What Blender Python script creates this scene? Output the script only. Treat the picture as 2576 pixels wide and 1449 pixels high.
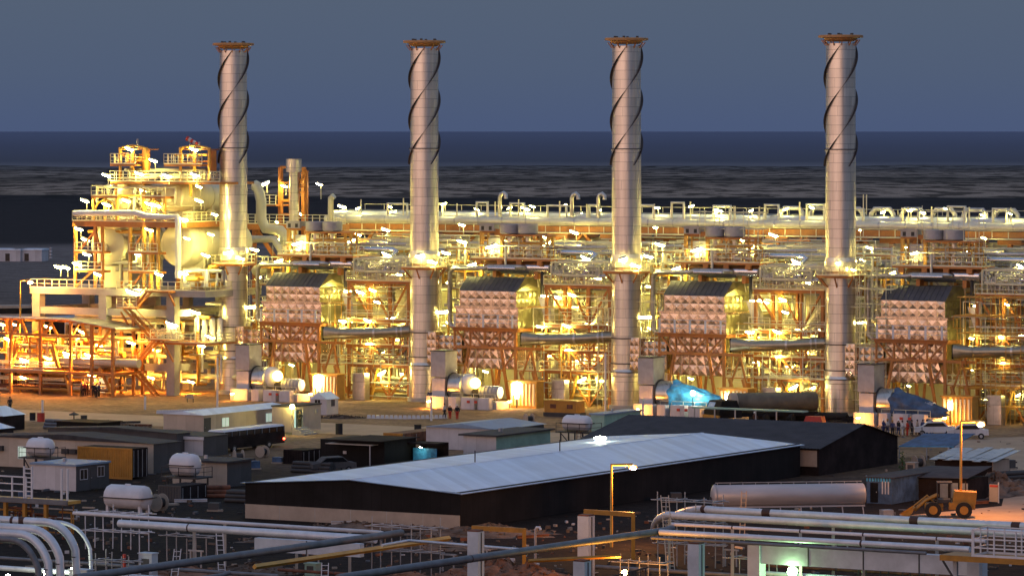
import bpy, math, random
from math import sin, cos, pi, radians as R
from mathutils import Vector, Matrix
for o in list(bpy.data.objects): bpy.data.objects.remove(o)
S = bpy.context.scene
COL = S.collection
rnd = random.Random(7)

# ---------------------------------------------------------------- camera
F, HOR, UC, H = 10500.0, 331.0, 1288.0, 34.0      # focal length and horizon in units of a 2576 wide frame; eye height in m
cd = bpy.data.cameras.new('camera'); cam = bpy.data.objects.new('camera', cd); COL.objects.link(cam)
cam.location = (0, 0, H); cam.rotation_euler = (R(90), 0, 0)
cd.sensor_width = 36; cd.lens = 36*F/2576; cd.shift_y = -(724.5-HOR)/2576
cd.clip_start = 1; cd.clip_end = 900000
S.camera = cam

# ---------------------------------------------------------------- sky
w = bpy.data.worlds.new('World'); S.world = w; w.use_nodes = True
nt = w.node_tree; nt.nodes.clear()
def wn(t, **k):
    n = nt.nodes.new(t)
    for a, b in k.items(): setattr(n, a, b)
    return n
lk = nt.links.new
tc = wn('ShaderNodeTexCoord'); sp = wn('ShaderNodeSeparateXYZ'); lk(tc.outputs['Generated'], sp.inputs[0])
# dusk blue by elevation
mr = wn('ShaderNodeMapRange'); mr.inputs[1].default_value = -0.02; mr.inputs[2].default_value = 0.6
lk(sp.outputs[2], mr.inputs[0])
cr = wn('ShaderNodeValToRGB'); lk(mr.outputs[0], cr.inputs[0])
e = cr.color_ramp.elements
e[0].position = 0.0; e[0].color = (.068, .096, .182, 1)
e[1].position = 1.0; e[1].color = (.25, .33, .50, 1)
for p_, c_ in ((.034, (.070, .100, .192, 1)), (.055, (.080, .111, .184, 1)), (.09, (.090, .121, .178, 1)), (.14, (.095, .124, .186, 1)), (.35, (.20, .26, .39, 1))):
    x = e.new(p_); x.color = c_
# afterglow of the sunset low in the south-west, behind the viewer
dt = wn('ShaderNodeVectorMath', operation='DOT_PRODUCT'); dt.inputs[1].default_value = Vector((-.76, -.64, .07)).normalized()
lk(tc.outputs['Generated'], dt.inputs[0])
m2 = wn('ShaderNodeMapRange', interpolation_type='SMOOTHERSTEP'); m2.inputs[1].default_value = .30; m2.inputs[2].default_value = 1.0
lk(dt.outputs['Value'], m2.inputs[0])
m3 = wn('ShaderNodeMapRange', interpolation_type='SMOOTHERSTEP'); m3.inputs[1].default_value = .45; m3.inputs[2].default_value = .02
lk(sp.outputs[2], m3.inputs[0])
mm = wn('ShaderNodeMath', operation='MULTIPLY'); lk(m2.outputs[0], mm.inputs[0]); lk(m3.outputs[0], mm.inputs[1])
mc = wn('ShaderNodeMix', data_type='RGBA', blend_type='ADD'); mc.inputs[0].default_value = 1
gl = wn('ShaderNodeVectorMath', operation='SCALE'); gl.inputs[0].default_value = (1.75, 1.0, .66); lk(mm.outputs[0], gl.inputs['Scale'])
lk(cr.outputs[0], mc.inputs[6]); lk(gl.outputs[0], mc.inputs[7])
bg = wn('ShaderNodeBackground'); bg.inputs[1].default_value = 1.0; lk(mc.outputs[2], bg.inputs[0])
wo = wn('ShaderNodeOutputWorld'); lk(bg.outputs[0], wo.inputs[0])
# the sun has set: what is left is a wide, weak, pink light from the same side
sd = bpy.data.lights.new('sun', 'SUN'); sd.energy = .09; sd.angle = R(40); sd.color = (1, .66, .5)
so = bpy.data.objects.new('sun', sd); COL.objects.link(so)
so.rotation_euler = Vector((-.62, -.78, .20)).to_track_quat('Z', 'Y').to_euler()
S.view_settings.view_transform = 'Standard'; S.view_settings.look = 'None'
S.view_settings.exposure = 0; S.view_settings.gamma = 1
S.cycles.use_denoising = True; S.cycles.max_bounces = 5; S.cycles.sample_clamp_indirect = 4
S.cycles.sample_clamp_direct = 0; S.cycles.use_light_tree = True

# ---------------------------------------------------------------- frames of reference
TH = R(30.6); CT, ST = cos(TH), sin(TH); PITCH = 29.17
P0 = Vector((-701/659*H, H*F/659, 0))
E1 = Vector((CT, -ST, 0)); E2 = Vector((ST, CT, 0))
def PI(i): return P0 + E1*(PITCH*i)
def G(u, v, z=0.0):                    # point at height z seen at (u,v)
    y = (H-z)*F/(v-HOR); return Vector(((u-UC)*y/F, y, z))
def AT(u, v, y): return Vector(((u-UC)*y/F, y, H-(v-HOR)*y/F))
def L(u, v, b=None, a=None, z=None, i=0):   # plant-frame coordinates (a along the row, b away from it, z)
    P = PI(i); dx = (u-UC)/F; dz = -(v-HOR)/F
    if z is not None: t = (z-H)/dz
    elif b is not None: t = (b + P.x*ST + P.y*CT)/(dx*ST+CT)
    else: t = (a + P.x*CT - P.y*ST)/(dx*CT-ST)
    X, Y = t*dx-P.x, t-P.y
    return Vector((X*CT-Y*ST, X*ST+Y*CT, H+t*dz))
def W(p, i=0):                              # plant frame -> world
    P = PI(i); return Vector((P.x+p[0]*CT+p[1]*ST, P.y-p[0]*ST+p[1]*CT, p[2]))
def YL(u, v, b, i=0): return W(L(u, v, b=b, i=i), i)

# ---------------------------------------------------------------- materials
M = {}
def mat(name, col, rough=.6, metal=0.0, var=.15, scale=.8, bump=0.0, bscale=6.0, spec=.5, col2=None, stretch=(1, 1, 1), emit=None, es=0, backf=None):
    m = bpy.data.materials.new(name); m.use_nodes = True; t = m.node_tree; b = t.nodes['Principled BSDF']
    b.inputs['Roughness'].default_value = rough; b.inputs['Metallic'].default_value = metal
    b.inputs['Specular IOR Level'].default_value = spec
    if emit:
        b.inputs['Base Color'].default_value = (*col, 1)
        b.inputs['Emission Color'].default_value = (*emit, 1); b.inputs['Emission Strength'].default_value = es
        M[name] = m; return m
    c = t.nodes.new('ShaderNodeTexCoord'); mp = t.nodes.new('ShaderNodeMapping'); mp.inputs['Scale'].default_value = stretch
    t.links.new(c.outputs['Object'], mp.inputs[0])
    n = t.nodes.new('ShaderNodeTexNoise'); n.inputs['Scale'].default_value = scale; n.inputs['Detail'].default_value = 6; n.inputs['Roughness'].default_value = .65
    t.links.new(mp.outputs[0], n.inputs['Vector'])
    r = t.nodes.new('ShaderNodeValToRGB'); r.color_ramp.elements[0].position = .32; r.color_ramp.elements[1].position = .68
    d = col2 or tuple(x*(1-2.2*var) if var < .4 else x*.15 for x in col)
    r.color_ramp.elements[0].color = (*d, 1); r.color_ramp.elements[1].color = (*[min(1, x*(1+var*.5)) for x in col], 1)
    t.links.new(n.outputs[0], r.inputs[0]); t.links.new(r.outputs[0], b.inputs['Base Color'])
    mr_ = t.nodes.new('ShaderNodeMapRange'); mr_.inputs[3].default_value = max(0, rough-.1); mr_.inputs[4].default_value = min(1, rough+.12)
    t.links.new(n.outputs[0], mr_.inputs[0]); t.links.new(mr_.outputs[0], b.inputs['Roughness'])
    if bump:
        n2 = t.nodes.new('ShaderNodeTexNoise'); n2.inputs['Scale'].default_value = bscale; n2.inputs['Detail'].default_value = 4
        t.links.new(mp.outputs[0], n2.inputs['Vector'])
        bp = t.nodes.new('ShaderNodeBump'); bp.inputs['Strength'].default_value = bump; bp.inputs['Distance'].default_value = .1
        t.links.new(n2.outputs[0], bp.inputs['Height']); t.links.new(bp.outputs[0], b.inputs['Normal'])
    M[name] = m; return m
def seams(m, pz=1.1, pw=2.2, wid=.03, dark=.45, ang=True):
    """sheet-metal joints: rings every pz m, vertical laps staggered"""
    t = m.node_tree; b = t.nodes['Principled BSDF']; src = b.inputs['Base Color'].links[0].from_socket
    c = t.nodes.new('ShaderNodeTexCoord'); s = t.nodes.new('ShaderNodeSeparateXYZ'); t.links.new(c.outputs['Object'], s.inputs[0])
    def math_(op, a, bb=None):
        n = t.nodes.new('ShaderNodeMath'); n.operation = op
        for k, x in enumerate((a, bb)):
            if x is None: continue
            if isinstance(x, (int, float)): n.inputs[k].default_value = x
            else: t.links.new(x, n.inputs[k])
        return n.outputs[0]
    fz = math_('FRACT', math_('DIVIDE', s.outputs[2], pz)); row = math_('FLOOR', math_('DIVIDE', s.outputs[2], pz))
    l1 = math_('LESS_THAN', fz, wid/pz)
    an = math_('ARCTAN2', s.outputs[1], s.outputs[0]) if ang else math_('ADD', s.outputs[0], s.outputs[1])
    q = math_('ADD', math_('DIVIDE', math_('MULTIPLY', an, 1.8 if ang else 1.0), pw), math_('MULTIPLY', row, .37))
    l2 = math_('LESS_THAN', math_('FRACT', q), wid*.6/pw)
    l = math_('MAXIMUM', l1, l2)
    # every sheet is a slightly different tone
    wn_ = t.nodes.new('ShaderNodeTexWhiteNoise'); wn_.noise_dimensions = '2D'
    cx = t.nodes.new('ShaderNodeCombineXYZ'); t.links.new(math_('FLOOR', q), cx.inputs[0]); t.links.new(row, cx.inputs[1]); t.links.new(cx.outputs[0], wn_.inputs['Vector'])
    f = math_('MULTIPLY', math_('ADD', math_('MULTIPLY', wn_.outputs['Value'], .18), .84), math_('SUBTRACT', 1, math_('MULTIPLY', l, 1-dark)))
    v = t.nodes.new('ShaderNodeVectorMath'); v.operation = 'SCALE'; t.links.new(src, v.inputs[0]); t.links.new(f, v.inputs['Scale'])
    t.links.new(v.outputs[0], b.inputs['Base Color'])
    return m
mat('cladding', (.86, .79, .70), .32, .82, .10, .9, stretch=(3, 3, .12)); seams(M['cladding'], 1.12, 2.9, .045, .42)
mat('clad_duct', (.62, .60, .56), .3, .85, .12, 1.2); seams(M['clad_duct'], 2.3, 1.4, .05, .5, False)
mat('bright_metal', (.72, .72, .72), .2, .95, .08, 1)
mat('duct_dark', (.36, .33, .25), .34, .85, .12, 1.2)
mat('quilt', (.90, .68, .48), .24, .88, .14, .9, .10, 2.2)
mat('quilt_side', (.40, .36, .20), .34, .75, .16, .7, .12, 5)  # same casing, its less lit side faces painted dimmer and olive
mat('hood_grey', (.10, .10, .11), .75, .0, .15, .6, spec=.2)
mat('steel_orange', (.52, .20, .045), .5, .0, .16, .7)
mat('steel_amber', (.66, .36, .07), .5, .0, .14, .7)
mat('rail_cream', (.80, .74, .50), .5, .0, .08, 1)
mat('strake_dark', (.055, .045, .045), .6, .2, .2, 1)
mat('dark_joint', (.05, .045, .045), .7, .0, .2, 1)
mat('concrete', (.44, .41, .37), .85, 0, .14, .35, .15, 4)
mat('concrete_pale', (.56, .59, .63), .85, 0, .12, .5, .15, 4)
mat('steel_tan', (.50, .25, .09), .5, 0, .14, .7)
mat('casing_olive', (.56, .52, .33), .5, .15, .14, .5); seams(M['casing_olive'], 1.6, 1.2, .05, .6, False)
mat('vessel_paint', (.74, .70, .52), .42, .1, .06, .35); seams(M['vessel_paint'], 50, 3.1, .04, .6, False)
mat('pipe_white', (.68, .66, .56), .4, .25, .08, .6)
mat('pipe_pale', (.62, .66, .72), .45, .25, .10, .8)
mat('pipe_grey', (.16, .17, .19), .55, .2, .18, 1)
mat('pipe_band', (.06, .025, .02), .7, 0, .2, 2)
mat('pot_grey', (.42, .41, .42), .5, .3, .12, 1)
mat('black_paint', (.014, .012, .013), .7, 0, .35, .3, spec=.2); seams(M['black_paint'], 90, 1.0, .08, .45, False)
mat('dark_wall', (.030, .022, .022), .85, 0, .3, .5, .2, 3, spec=.1)
mat('beige_wall', (.42, .34, .27), .85, 0, .10, .5, .1, 5)
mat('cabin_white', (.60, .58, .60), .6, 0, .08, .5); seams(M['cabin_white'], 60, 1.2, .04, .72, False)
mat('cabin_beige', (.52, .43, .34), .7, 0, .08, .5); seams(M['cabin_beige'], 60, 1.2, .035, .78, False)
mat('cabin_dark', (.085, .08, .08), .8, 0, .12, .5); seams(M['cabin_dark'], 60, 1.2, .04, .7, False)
mat('roof_dark', (.065, .062, .066), .8, 0, .2, .8, .25, 3, spec=.2)
mat('roof_blue', (.20, .29, .42), .5, .1, .12, .7)
mat('roof_sheet', (.70, .80, .92), .5, .0, .05, .2, .03, 2); seams(M['roof_sheet'], 90, .95, .05, .93, False)
mat('glass_dark', (.01, .012, .015), .12, 0, .1, 1, spec=.8)
mat('tank_white', (.66, .65, .68), .4, 0, .08, .6)
mat('tanker_shell', (.50, .47, .48), .42, .3, .10, .7, stretch=(.3, 1, 1))
mat('container_amber', (.50, .22, .025), .6, .0, .15, .8)
mat('loader_amber', (.44, .20, .02), .5, 0, .15, 1.2)
mat('rubber', (.015, .014, .013), .8, 0, .2, 2)
mat('green_panel', (.28, .45, .38), .6, 0, .12, .6)
mat('rust', (.20, .075, .04), .85, 0, .35, 1)
mat('red_paint', (.55, .05, .03), .6, 0, .15, 1)
mat('tarp_blue', (.09, .48, .85), .40, 0, .3, .8, .5, 2.5)
mat('tarp_navy', (.07, .13, .24), .6, 0, .3, .8, .5, 2.5)
mat('cyl_olive', (.17, .15, .11), .7, .2, .2, .5)
mat('rubble', (.17, .12, .09), .95, 0, .35, .5, .9, 3)
mat('rubble_red', (.26, .13, .08), .95, 0, .30, .8, .9, 3)
mat('skin', (.25, .14, .09), .6, 0, .05, 3)
mat('cloth_dark', (.02, .02, .025), .9, 0, .2, 2)
mat('cloth_red', (.55, .04, .02), .9, 0, .2, 2)
mat('cloth_white', (.6, .6, .6), .9, 0, .1, 2)
mat('cloth_blue', (.05, .06, .16), .9, 0, .2, 2)
mat('helmet', (.8, .8, .75), .4, 0, .05, 2)
mat('weed', (.06, .13, .03), .8, 0, .3, 3)
mat('lamp_white', (1, 1, 1), emit=(1, .83, .21), es=230)
mat('lamp_cool', (1, 1, 1), emit=(.92, 1, .74), es=120)
mat('lamp_small', (1, 1, 1), emit=(1, .80, .38), es=75)
mat('lamp_sodium', (1, 1, 1), emit=(1, .38, .05), es=900)
mat('lamp_amber', (1, 1, 1), emit=(1, .60, .09), es=14)
mat('lamp_street', (1, 1, 1), emit=(1, .34, .02), es=3.2)
mat('lamp_green', (1, 1, 1), emit=(.50, 1, .42), es=150)
mat('lamp_red', (1, .2, .2), emit=(1, .08, .03), es=14)
mat('lit_window', (.6, .7, .6), emit=(.55, .72, .60), es=.55)
mat('lit_room', (.8, 1, .9), emit=(.62, 1, .85), es=1.2)
mat('screen_blue', (.2, .2, 1), emit=(.35, .4, 1), es=3)

# ---------------------------------------------------------------- mesh building
class MB:
    def __init__(s): s.v = []; s.f = []; s.sm = []
    def add(s, vs, fs, sm=False):
        n = len(s.v); s.v += [tuple(x) for x in vs]
        for f in fs: s.f.append(tuple(n+k for k in f)); s.sm.append(sm)
        return s
    def bb(s, x0, x1, y0, y1, z0, z1):
        if x0 > x1: x0, x1 = x1, x0
        if y0 > y1: y0, y1 = y1, y0
        if z0 > z1: z0, z1 = z1, z0
        return s.add([(x0, y0, z0), (x1, y0, z0), (x1, y1, z0), (x0, y1, z0), (x0, y0, z1), (x1, y0, z1), (x1, y1, z1), (x0, y1, z1)],
              [(0, 3, 2, 1), (4, 5, 6, 7), (0, 1, 5, 4), (1, 2, 6, 5), (2, 3, 7, 6), (3, 0, 4, 7)])
    def beam(s, p, q, w=.3, h=None):
        p, q = Vector(p), Vector(q); h = h or w; d = (q-p)
        if d.length < 1e-4: return s
        d.normalize(); up = Vector((0, 0, 1)) if abs(d.z) < .95 else Vector((0, 1, 0))
        x = d.cross(up).normalized()*(w/2); y = x.cross(d).normalized()*(h/2)
        vs = [p-x-y, p+x-y, p+x+y, p-x+y, q-x-y, q+x-y, q+x+y, q-x+y]
        return s.add(vs, [(0, 1, 2, 3), (7, 6, 5, 4), (4, 5, 1, 0), (5, 6, 2, 1), (6, 7, 3, 2), (7, 4, 0, 3)])
    def cyl(s, p, q, r, n=14, r2=None, caps=True):
        return s.tube([p, q], r, n, caps, r2)
    def tube(s, pts, r, n=8, caps=True, r2=None):
        pts = [Vector(p) for p in pts]; m = len(pts); rings = []; px = None
        for k, p in enumerate(pts):
            a = (pts[k]-pts[k-1]).normalized() if k else None
            b = (pts[k+1]-pts[k]).normalized() if k < m-1 else None
            d = (a or b) if (a is None or b is None) else (a+b)
            if d.length < 1e-5: d = a
            d = d.normalized()
            if px is None:
                up = Vector((0, 0, 1)) if abs(d.z) < .9 else Vector((1, 0, 0)); x = d.cross(up).normalized()
            else: x = (px - d*px.dot(d)).normalized()
            px = x; y = d.cross(x); kk = 1.0
            if a is not None and b is not None: kk = 1/max(.5, math.sqrt(max(0.0, (1+a.dot(b))/2)))
            rr = r if r2 is None else r+(r2-r)*k/(m-1)
            rings.append([p+(x*cos(2*pi*j/n)+y*sin(2*pi*j/n))*rr for j in range(n)])
        vs = [q for g in rings for q in g]
        fs = [(k*n+j, k*n+(j+1) % n, (k+1)*n+(j+1) % n, (k+1)*n+j) for k in range(m-1) for j in range(n)]
        s.add(vs, fs, n > 5)
        if caps:
            s.add(rings[0], [tuple(range(n))[::-1]]); s.add(rings[-1], [tuple(range(n))])
        return s
    def lathe(s, prof, n=24, o=(0, 0, 0), axis='z', a0=0, a1=2*pi, soft=False):
        full = abs(a1-a0-2*pi) < 1e-6; m = n if full else n+1
        if not soft and len(prof) > 2:                  # crisp edges between bands
            for p, q in zip(prof, prof[1:]): s.lathe([p, q], n, o, axis, a0, a1)
            return s
        vs = []
        for r, z in prof:
            for j in range(m):
                t = a0+(a1-a0)*j/n; x, y = r*cos(t), r*sin(t)
                p = (x, y, z) if axis == 'z' else ((z, x, y) if axis == 'x' else (x, z, y))
                vs.append((p[0]+o[0], p[1]+o[1], p[2]+o[2]))
        fs = []
        for k in range(len(prof)-1):
            for j in range(n):
                j2 = (j+1) % m; f = (k*m+j, k*m+j2, (k+1)*m+j2, (k+1)*m+j)
                fs.append(f if axis != 'y' else f[::-1])
        return s.add(vs, fs, True)
    def hdrum(s, p, q, r, n=24, dish=.35):
        """horizontal drum with dished ends from p to q"""
        p, q = Vector(p), Vector(q); d = (q-p).normalized(); pts = []; rs = []
        for k in range(6):
            t = k/5*pi/2; pts.append(p-d*(cos(t)*r*dish)); rs.append(max(.01, sin(t)*r))
        for k in range(5, -1, -1):
            t = k/5*pi/2; pts.append(q+d*(cos(t)*r*dish)); rs.append(max(.01, sin(t)*r))
        x = d.cross(Vector((0, 0, 1))).normalized(); y = d.cross(x)
        vs = [c+(x*cos(2*pi*j/n)+y*sin(2*pi*j/n))*rr for c, rr in zip(pts, rs) for j in range(n)]
        fs = [(k*n+j, k*n+(j+1) % n, (k+1)*n+(j+1) % n, (k+1)*n+j) for k in range(len(pts)-1) for j in range(n)]
        return s.add(vs, fs, True)
    def ball(s, c, rx, ry=None, rz=None, n=8, m=6, rot=None):
        ry = ry or rx; rz = rz or rx; vs = []; c = Vector(c)
        for k in range(m+1):
            t = pi*k/m
            for j in range(n):
                p = Vector((rx*sin(t)*cos(2*pi*j/n), ry*sin(t)*sin(2*pi*j/n), rz*cos(t)))
                if rot is not None: p = rot @ p
                vs.append(c+p)
        fs = [(k*n+j, (k+1)*n+j, (k+1)*n+(j+1) % n, k*n+(j+1) % n) for k in range(m) for j in range(n)]
        return s.add(vs, fs, True)
    def quilt(s, o, du, dv, nu, nv, d=.10):
        """sheet-metal casing panels, each cross-broken to a shallow pyramid (o corner, du/dv full edges)"""
        o, du, dv = Vector(o), Vector(du), Vector(dv); nrm = du.cross(dv).normalized()
        cu, cv = du/nu, dv/nv
        for i in range(nu):
            for j in range(nv):
                b = o+cu*i+cv*j
                s.add([b, b+cu, b+cu+cv, b+cv, b+(cu+cv)/2+nrm*d*(.75+.5*rnd.random())], [(0, 1, 4), (1, 2, 4), (2, 3, 4), (3, 0, 4)])
        return s
    def rail(s, pts, h=1.1, sp=1.5, r=.075, toe=True, mids=1):
        pts = [Vector(p) for p in pts]; up = Vector((0, 0, 1))
        for a, b in zip(pts, pts[1:]):
            n = max(1, round((b-a).length/sp))
            for k in range(n+1):
                p = a.lerp(b, k/n); s.beam(p, p+up*h, r)
            s.beam(a+up*h, b+up*h, r)
            for k in range(mids): s.beam(a+up*h*(k+1)/(mids+1), b+up*h*(k+1)/(mids+1), r*.8)
            if toe: s.beam(a+up*.08, b+up*.08, .05, .16)
        return s
    def stair(s, p, q, w, n=10, side=(0, 1, 0)):
        p, q, sd_ = Vector(p), Vector(q), Vector(side).normalized()*w/2
        s.beam(p-sd_, q-sd_, .1, .3); s.beam(p+sd_, q+sd_, .1, .3)
        for k in range(n):
            c = p.lerp(q, (k+.5)/n); s.beam(c-sd_, c+sd_, .3, .05)
        return s
    def ladder(s, p, q, w=.5, side=(1, 0, 0), r=.06, step=.35):
        p, q, d = Vector(p), Vector(q), Vector(side).normalized()*w/2
        s.beam(p-d, q-d, r); s.beam(p+d, q+d, r)
        n = max(2, int((q-p).length/step))
        for k in range(n):
            c = p.lerp(q, (k+.5)/n); s.beam(c-d, c+d, r*.7)
        return s
    def build(s, name, m, parent=None, loc=None, rz=None):
        me = bpy.data.meshes.new(name); me.from_pydata(s.v, [], s.f)
        me.polygons.foreach_set('use_smooth', s.sm); me.materials.append(M[m] if isinstance(m, str) else m); me.update()
        o = bpy.data.objects.new(name, me); COL.objects.link(o)
        if parent is not None: o.parent = parent
        if loc is not None: o.location = loc
        if rz is not None: o.rotation_euler.z = rz
        return o
def B(*a): return MB().bb(*a)
def tag(o, label=None, cat=None, group=None, kind=None):
    if label: o['label'] = label
    if cat: o['category'] = cat
    if group: o['group'] = group
    if kind: o['kind'] = kind
    return o
def empty(name, loc=(0, 0, 0), rz=0, label=None, cat=None, group=None):
    o = bpy.data.objects.new(name, None); COL.objects.link(o); o.location = loc; o.rotation_euler.z = rz
    o.empty_display_size = .5
    return tag(o, label, cat, group)
KIDS = {}
def copy_tree(root, loc, rz=None, label=None, group=None):
    if root.name not in KIDS:
        KIDS[root.name] = True
    def rec(o, par):
        c = o.copy(); COL.objects.link(c)
        if par is not None: c.parent = par
        for ch in o.children: rec(ch, c)
        return c
    kids = list(root.children)
    r = root.copy(); COL.objects.link(r); r.location = loc
    if rz is not None: r.rotation_euler.z = rz
    for k in kids: rec(k, r)
    if label: r['label'] = label
    if group: r['group'] = group
    return r
NTH = ['first', 'second', 'third', 'fourth', 'fifth', 'sixth', 'seventh', 'eighth', 'ninth', 'tenth', 'eleventh', 'twelfth', 'thirteenth', 'fourteenth', 'fifteenth', 'sixteenth', 'seventeenth', 'eighteenth', 'nineteenth', 'twentieth', 'twenty-first', 'twenty-second', 'twenty-third', 'twenty-fourth']
ORD = ['leftmost', 'second from left', 'third from left', 'rightmost']
def row4(root, fmt, group, base=(0, 0, 0), only=(1, 2, 3)):
    if len((fmt % 'second from left').split()) > 16: fmt = fmt.replace(' of the four', '')
    if len((fmt % 'second from left').split()) > 16: fmt = fmt.replace(', %s', ' (%s)').replace('the ', '', 1)
    """root stands in module 0; repeat it along the row"""
    out = [root]; root['label'] = fmt % ORD[0]; root['group'] = group
    for i in only: out.append(copy_tree(root, PI(i), -TH, fmt % ORD[i], group))
    return out
def plant(name, label=None, cat=None, group=None, i=0): return empty(name, PI(i), -TH, label, cat, group)
def struct(o): o['kind'] = 'structure'; return o
# ================================================================ ground and sea
def ground_mat():
    m = bpy.data.materials.new('ground'); m.use_nodes = True; t = m.node_tree; b = t.nodes['Principled BSDF']; M['ground'] = m
    b.inputs['Roughness'].default_value = .95; b.inputs['Specular IOR Level'].default_value = .1
    N = t.nodes.new; K = t.links.new
    c = N('ShaderNodeTexCoord'); s = N('ShaderNodeSeparateXYZ'); K(c.outputs['Object'], s.inputs[0])
    def noise(sc, st, det=6):
        mp = N('ShaderNodeMapping'); mp.inputs['Scale'].default_value = st; K(c.outputs['Object'], mp.inputs[0])
        n = N('ShaderNodeTexNoise'); n.inputs['Scale'].default_value = sc; n.inputs['Detail'].default_value = det; n.inputs['Roughness'].default_value = .6
        K(mp.outputs[0], n.inputs['Vector']); return n.outputs[0]
    big = noise(.004, (.5, .9, 1), 6); 
    ad = N('ShaderNodeMath'); ad.operation = 'MULTIPLY_ADD'; ad.inputs[1].default_value = 420; K(big, ad.inputs[0]); K(s.outputs[1], ad.inputs[2])
    mr_ = N('ShaderNodeMapRange'); mr_.inputs[1].default_value = 210; mr_.inputs[2].default_value = 4210; K(ad.outputs[0], mr_.inputs[0])
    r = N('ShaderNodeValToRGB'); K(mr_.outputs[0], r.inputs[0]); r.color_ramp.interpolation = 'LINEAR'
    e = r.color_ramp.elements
    e[0].position = 0; e[0].color = (.030, .022, .018, 1)  # near soil coloured almost black to carry the yard's shade
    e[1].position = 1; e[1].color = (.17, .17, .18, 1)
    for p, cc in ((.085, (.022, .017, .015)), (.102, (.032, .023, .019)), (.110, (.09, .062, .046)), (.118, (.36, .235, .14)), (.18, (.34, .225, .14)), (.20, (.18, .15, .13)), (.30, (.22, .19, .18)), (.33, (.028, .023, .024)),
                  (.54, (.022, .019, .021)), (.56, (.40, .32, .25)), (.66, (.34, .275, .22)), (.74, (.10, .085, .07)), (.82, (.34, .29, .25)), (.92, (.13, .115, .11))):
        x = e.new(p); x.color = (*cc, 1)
    # dark scrub patches on the tidal flat, long and thin
    pt = noise(.012, (3.6, 1.1, 1), 12); pr = N('ShaderNodeValToRGB'); K(pt, pr.inputs[0])
    pr.color_ramp.elements[0].position = .49; pr.color_ramp.elements[0].color = (1, 1, 1, 1); pr.color_ramp.elements[1].position = .54; pr.color_ramp.elements[1].color = (.22, .21, .2, 1)
    far = N('ShaderNodeMapRange'); far.inputs[1].default_value = 1150; far.inputs[2].default_value = 1350; K(s.outputs[1], far.inputs[0])
    far.inputs[1].default_value = 1900; far.inputs[2].default_value = 2100
    m1 = N('ShaderNodeMix'); m1.data_type = 'RGBA'; K(far.outputs[0], m1.inputs[0]); m1.inputs[6].default_value = (1, 1, 1, 1); K(pr.outputs[0], m1.inputs[7])
    # soil mottling near
    sm = noise(.16, (1, 1, 1), 9); sr = N('ShaderNodeValToRGB'); K(sm, sr.inputs[0]); sr.color_ramp.elements[0].position = .3; sr.color_ramp.elements[0].color = (.55, .52, .5, 1)
    sr.color_ramp.elements[1].position = .72; sr.color_ramp.elements[1].color = (1.15, 1.1, 1.05, 1)
    mu = N('ShaderNodeMix'); mu.data_type = 'RGBA'; mu.blend_type = 'MULTIPLY'; mu.inputs[0].default_value = 1; K(r.outputs[0], mu.inputs[6]); K(m1.outputs[2], mu.inputs[7])
    mv = N('ShaderNodeMix'); mv.data_type = 'RGBA'; mv.blend_type = 'MULTIPLY'; mv.inputs[0].default_value = 1; K(mu.outputs[2], mv.inputs[6]); K(sr.outputs[0], mv.inputs[7])
    fine = noise(1.3, (1, 1, 1), 7); fr = N('ShaderNodeMapRange'); fr.inputs[1].default_value = .35; fr.inputs[2].default_value = .65; fr.inputs[3].default_value = .62; fr.inputs[4].default_value = 1.18; K(fine, fr.inputs[0])
    # wheel ruts along the row
    wv = N('ShaderNodeTexWave'); wv.inputs['Scale'].default_value = .16; wv.inputs['Distortion'].default_value = 9; wv.inputs['Detail'].default_value = 3; wm = N('ShaderNodeMapping'); wm.inputs['Rotation'].default_value = (0, 0, R(120)); K(c.outputs['Object'], wm.inputs[0]); K(wm.outputs[0], wv.inputs['Vector'])
    wr = N('ShaderNodeMapRange'); wr.inputs[1].default_value = .0; wr.inputs[2].default_value = .16; wr.inputs[3].default_value = .72; wr.inputs[4].default_value = 1; K(wv.outputs['Fac'], wr.inputs[0])
    fm = N('ShaderNodeMath'); fm.operation = 'MULTIPLY'; K(fr.outputs[0], fm.inputs[0]); K(wr.outputs[0], fm.inputs[1])
    vs_ = N('ShaderNodeVectorMath'); vs_.operation = 'SCALE'; K(mv.outputs[2], vs_.inputs[0]); K(fm.outputs[0], vs_.inputs['Scale'])
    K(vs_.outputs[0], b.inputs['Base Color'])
    n2 = noise(1.1, (1, 1, 1), 8); bp = N('ShaderNodeBump'); bp.inputs['Strength'].default_value = .6; bp.inputs['Distance'].default_value = .35; K(n2, bp.inputs['Height']); K(bp.outputs[0], b.inputs['Normal'])
ground_mat()
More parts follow.
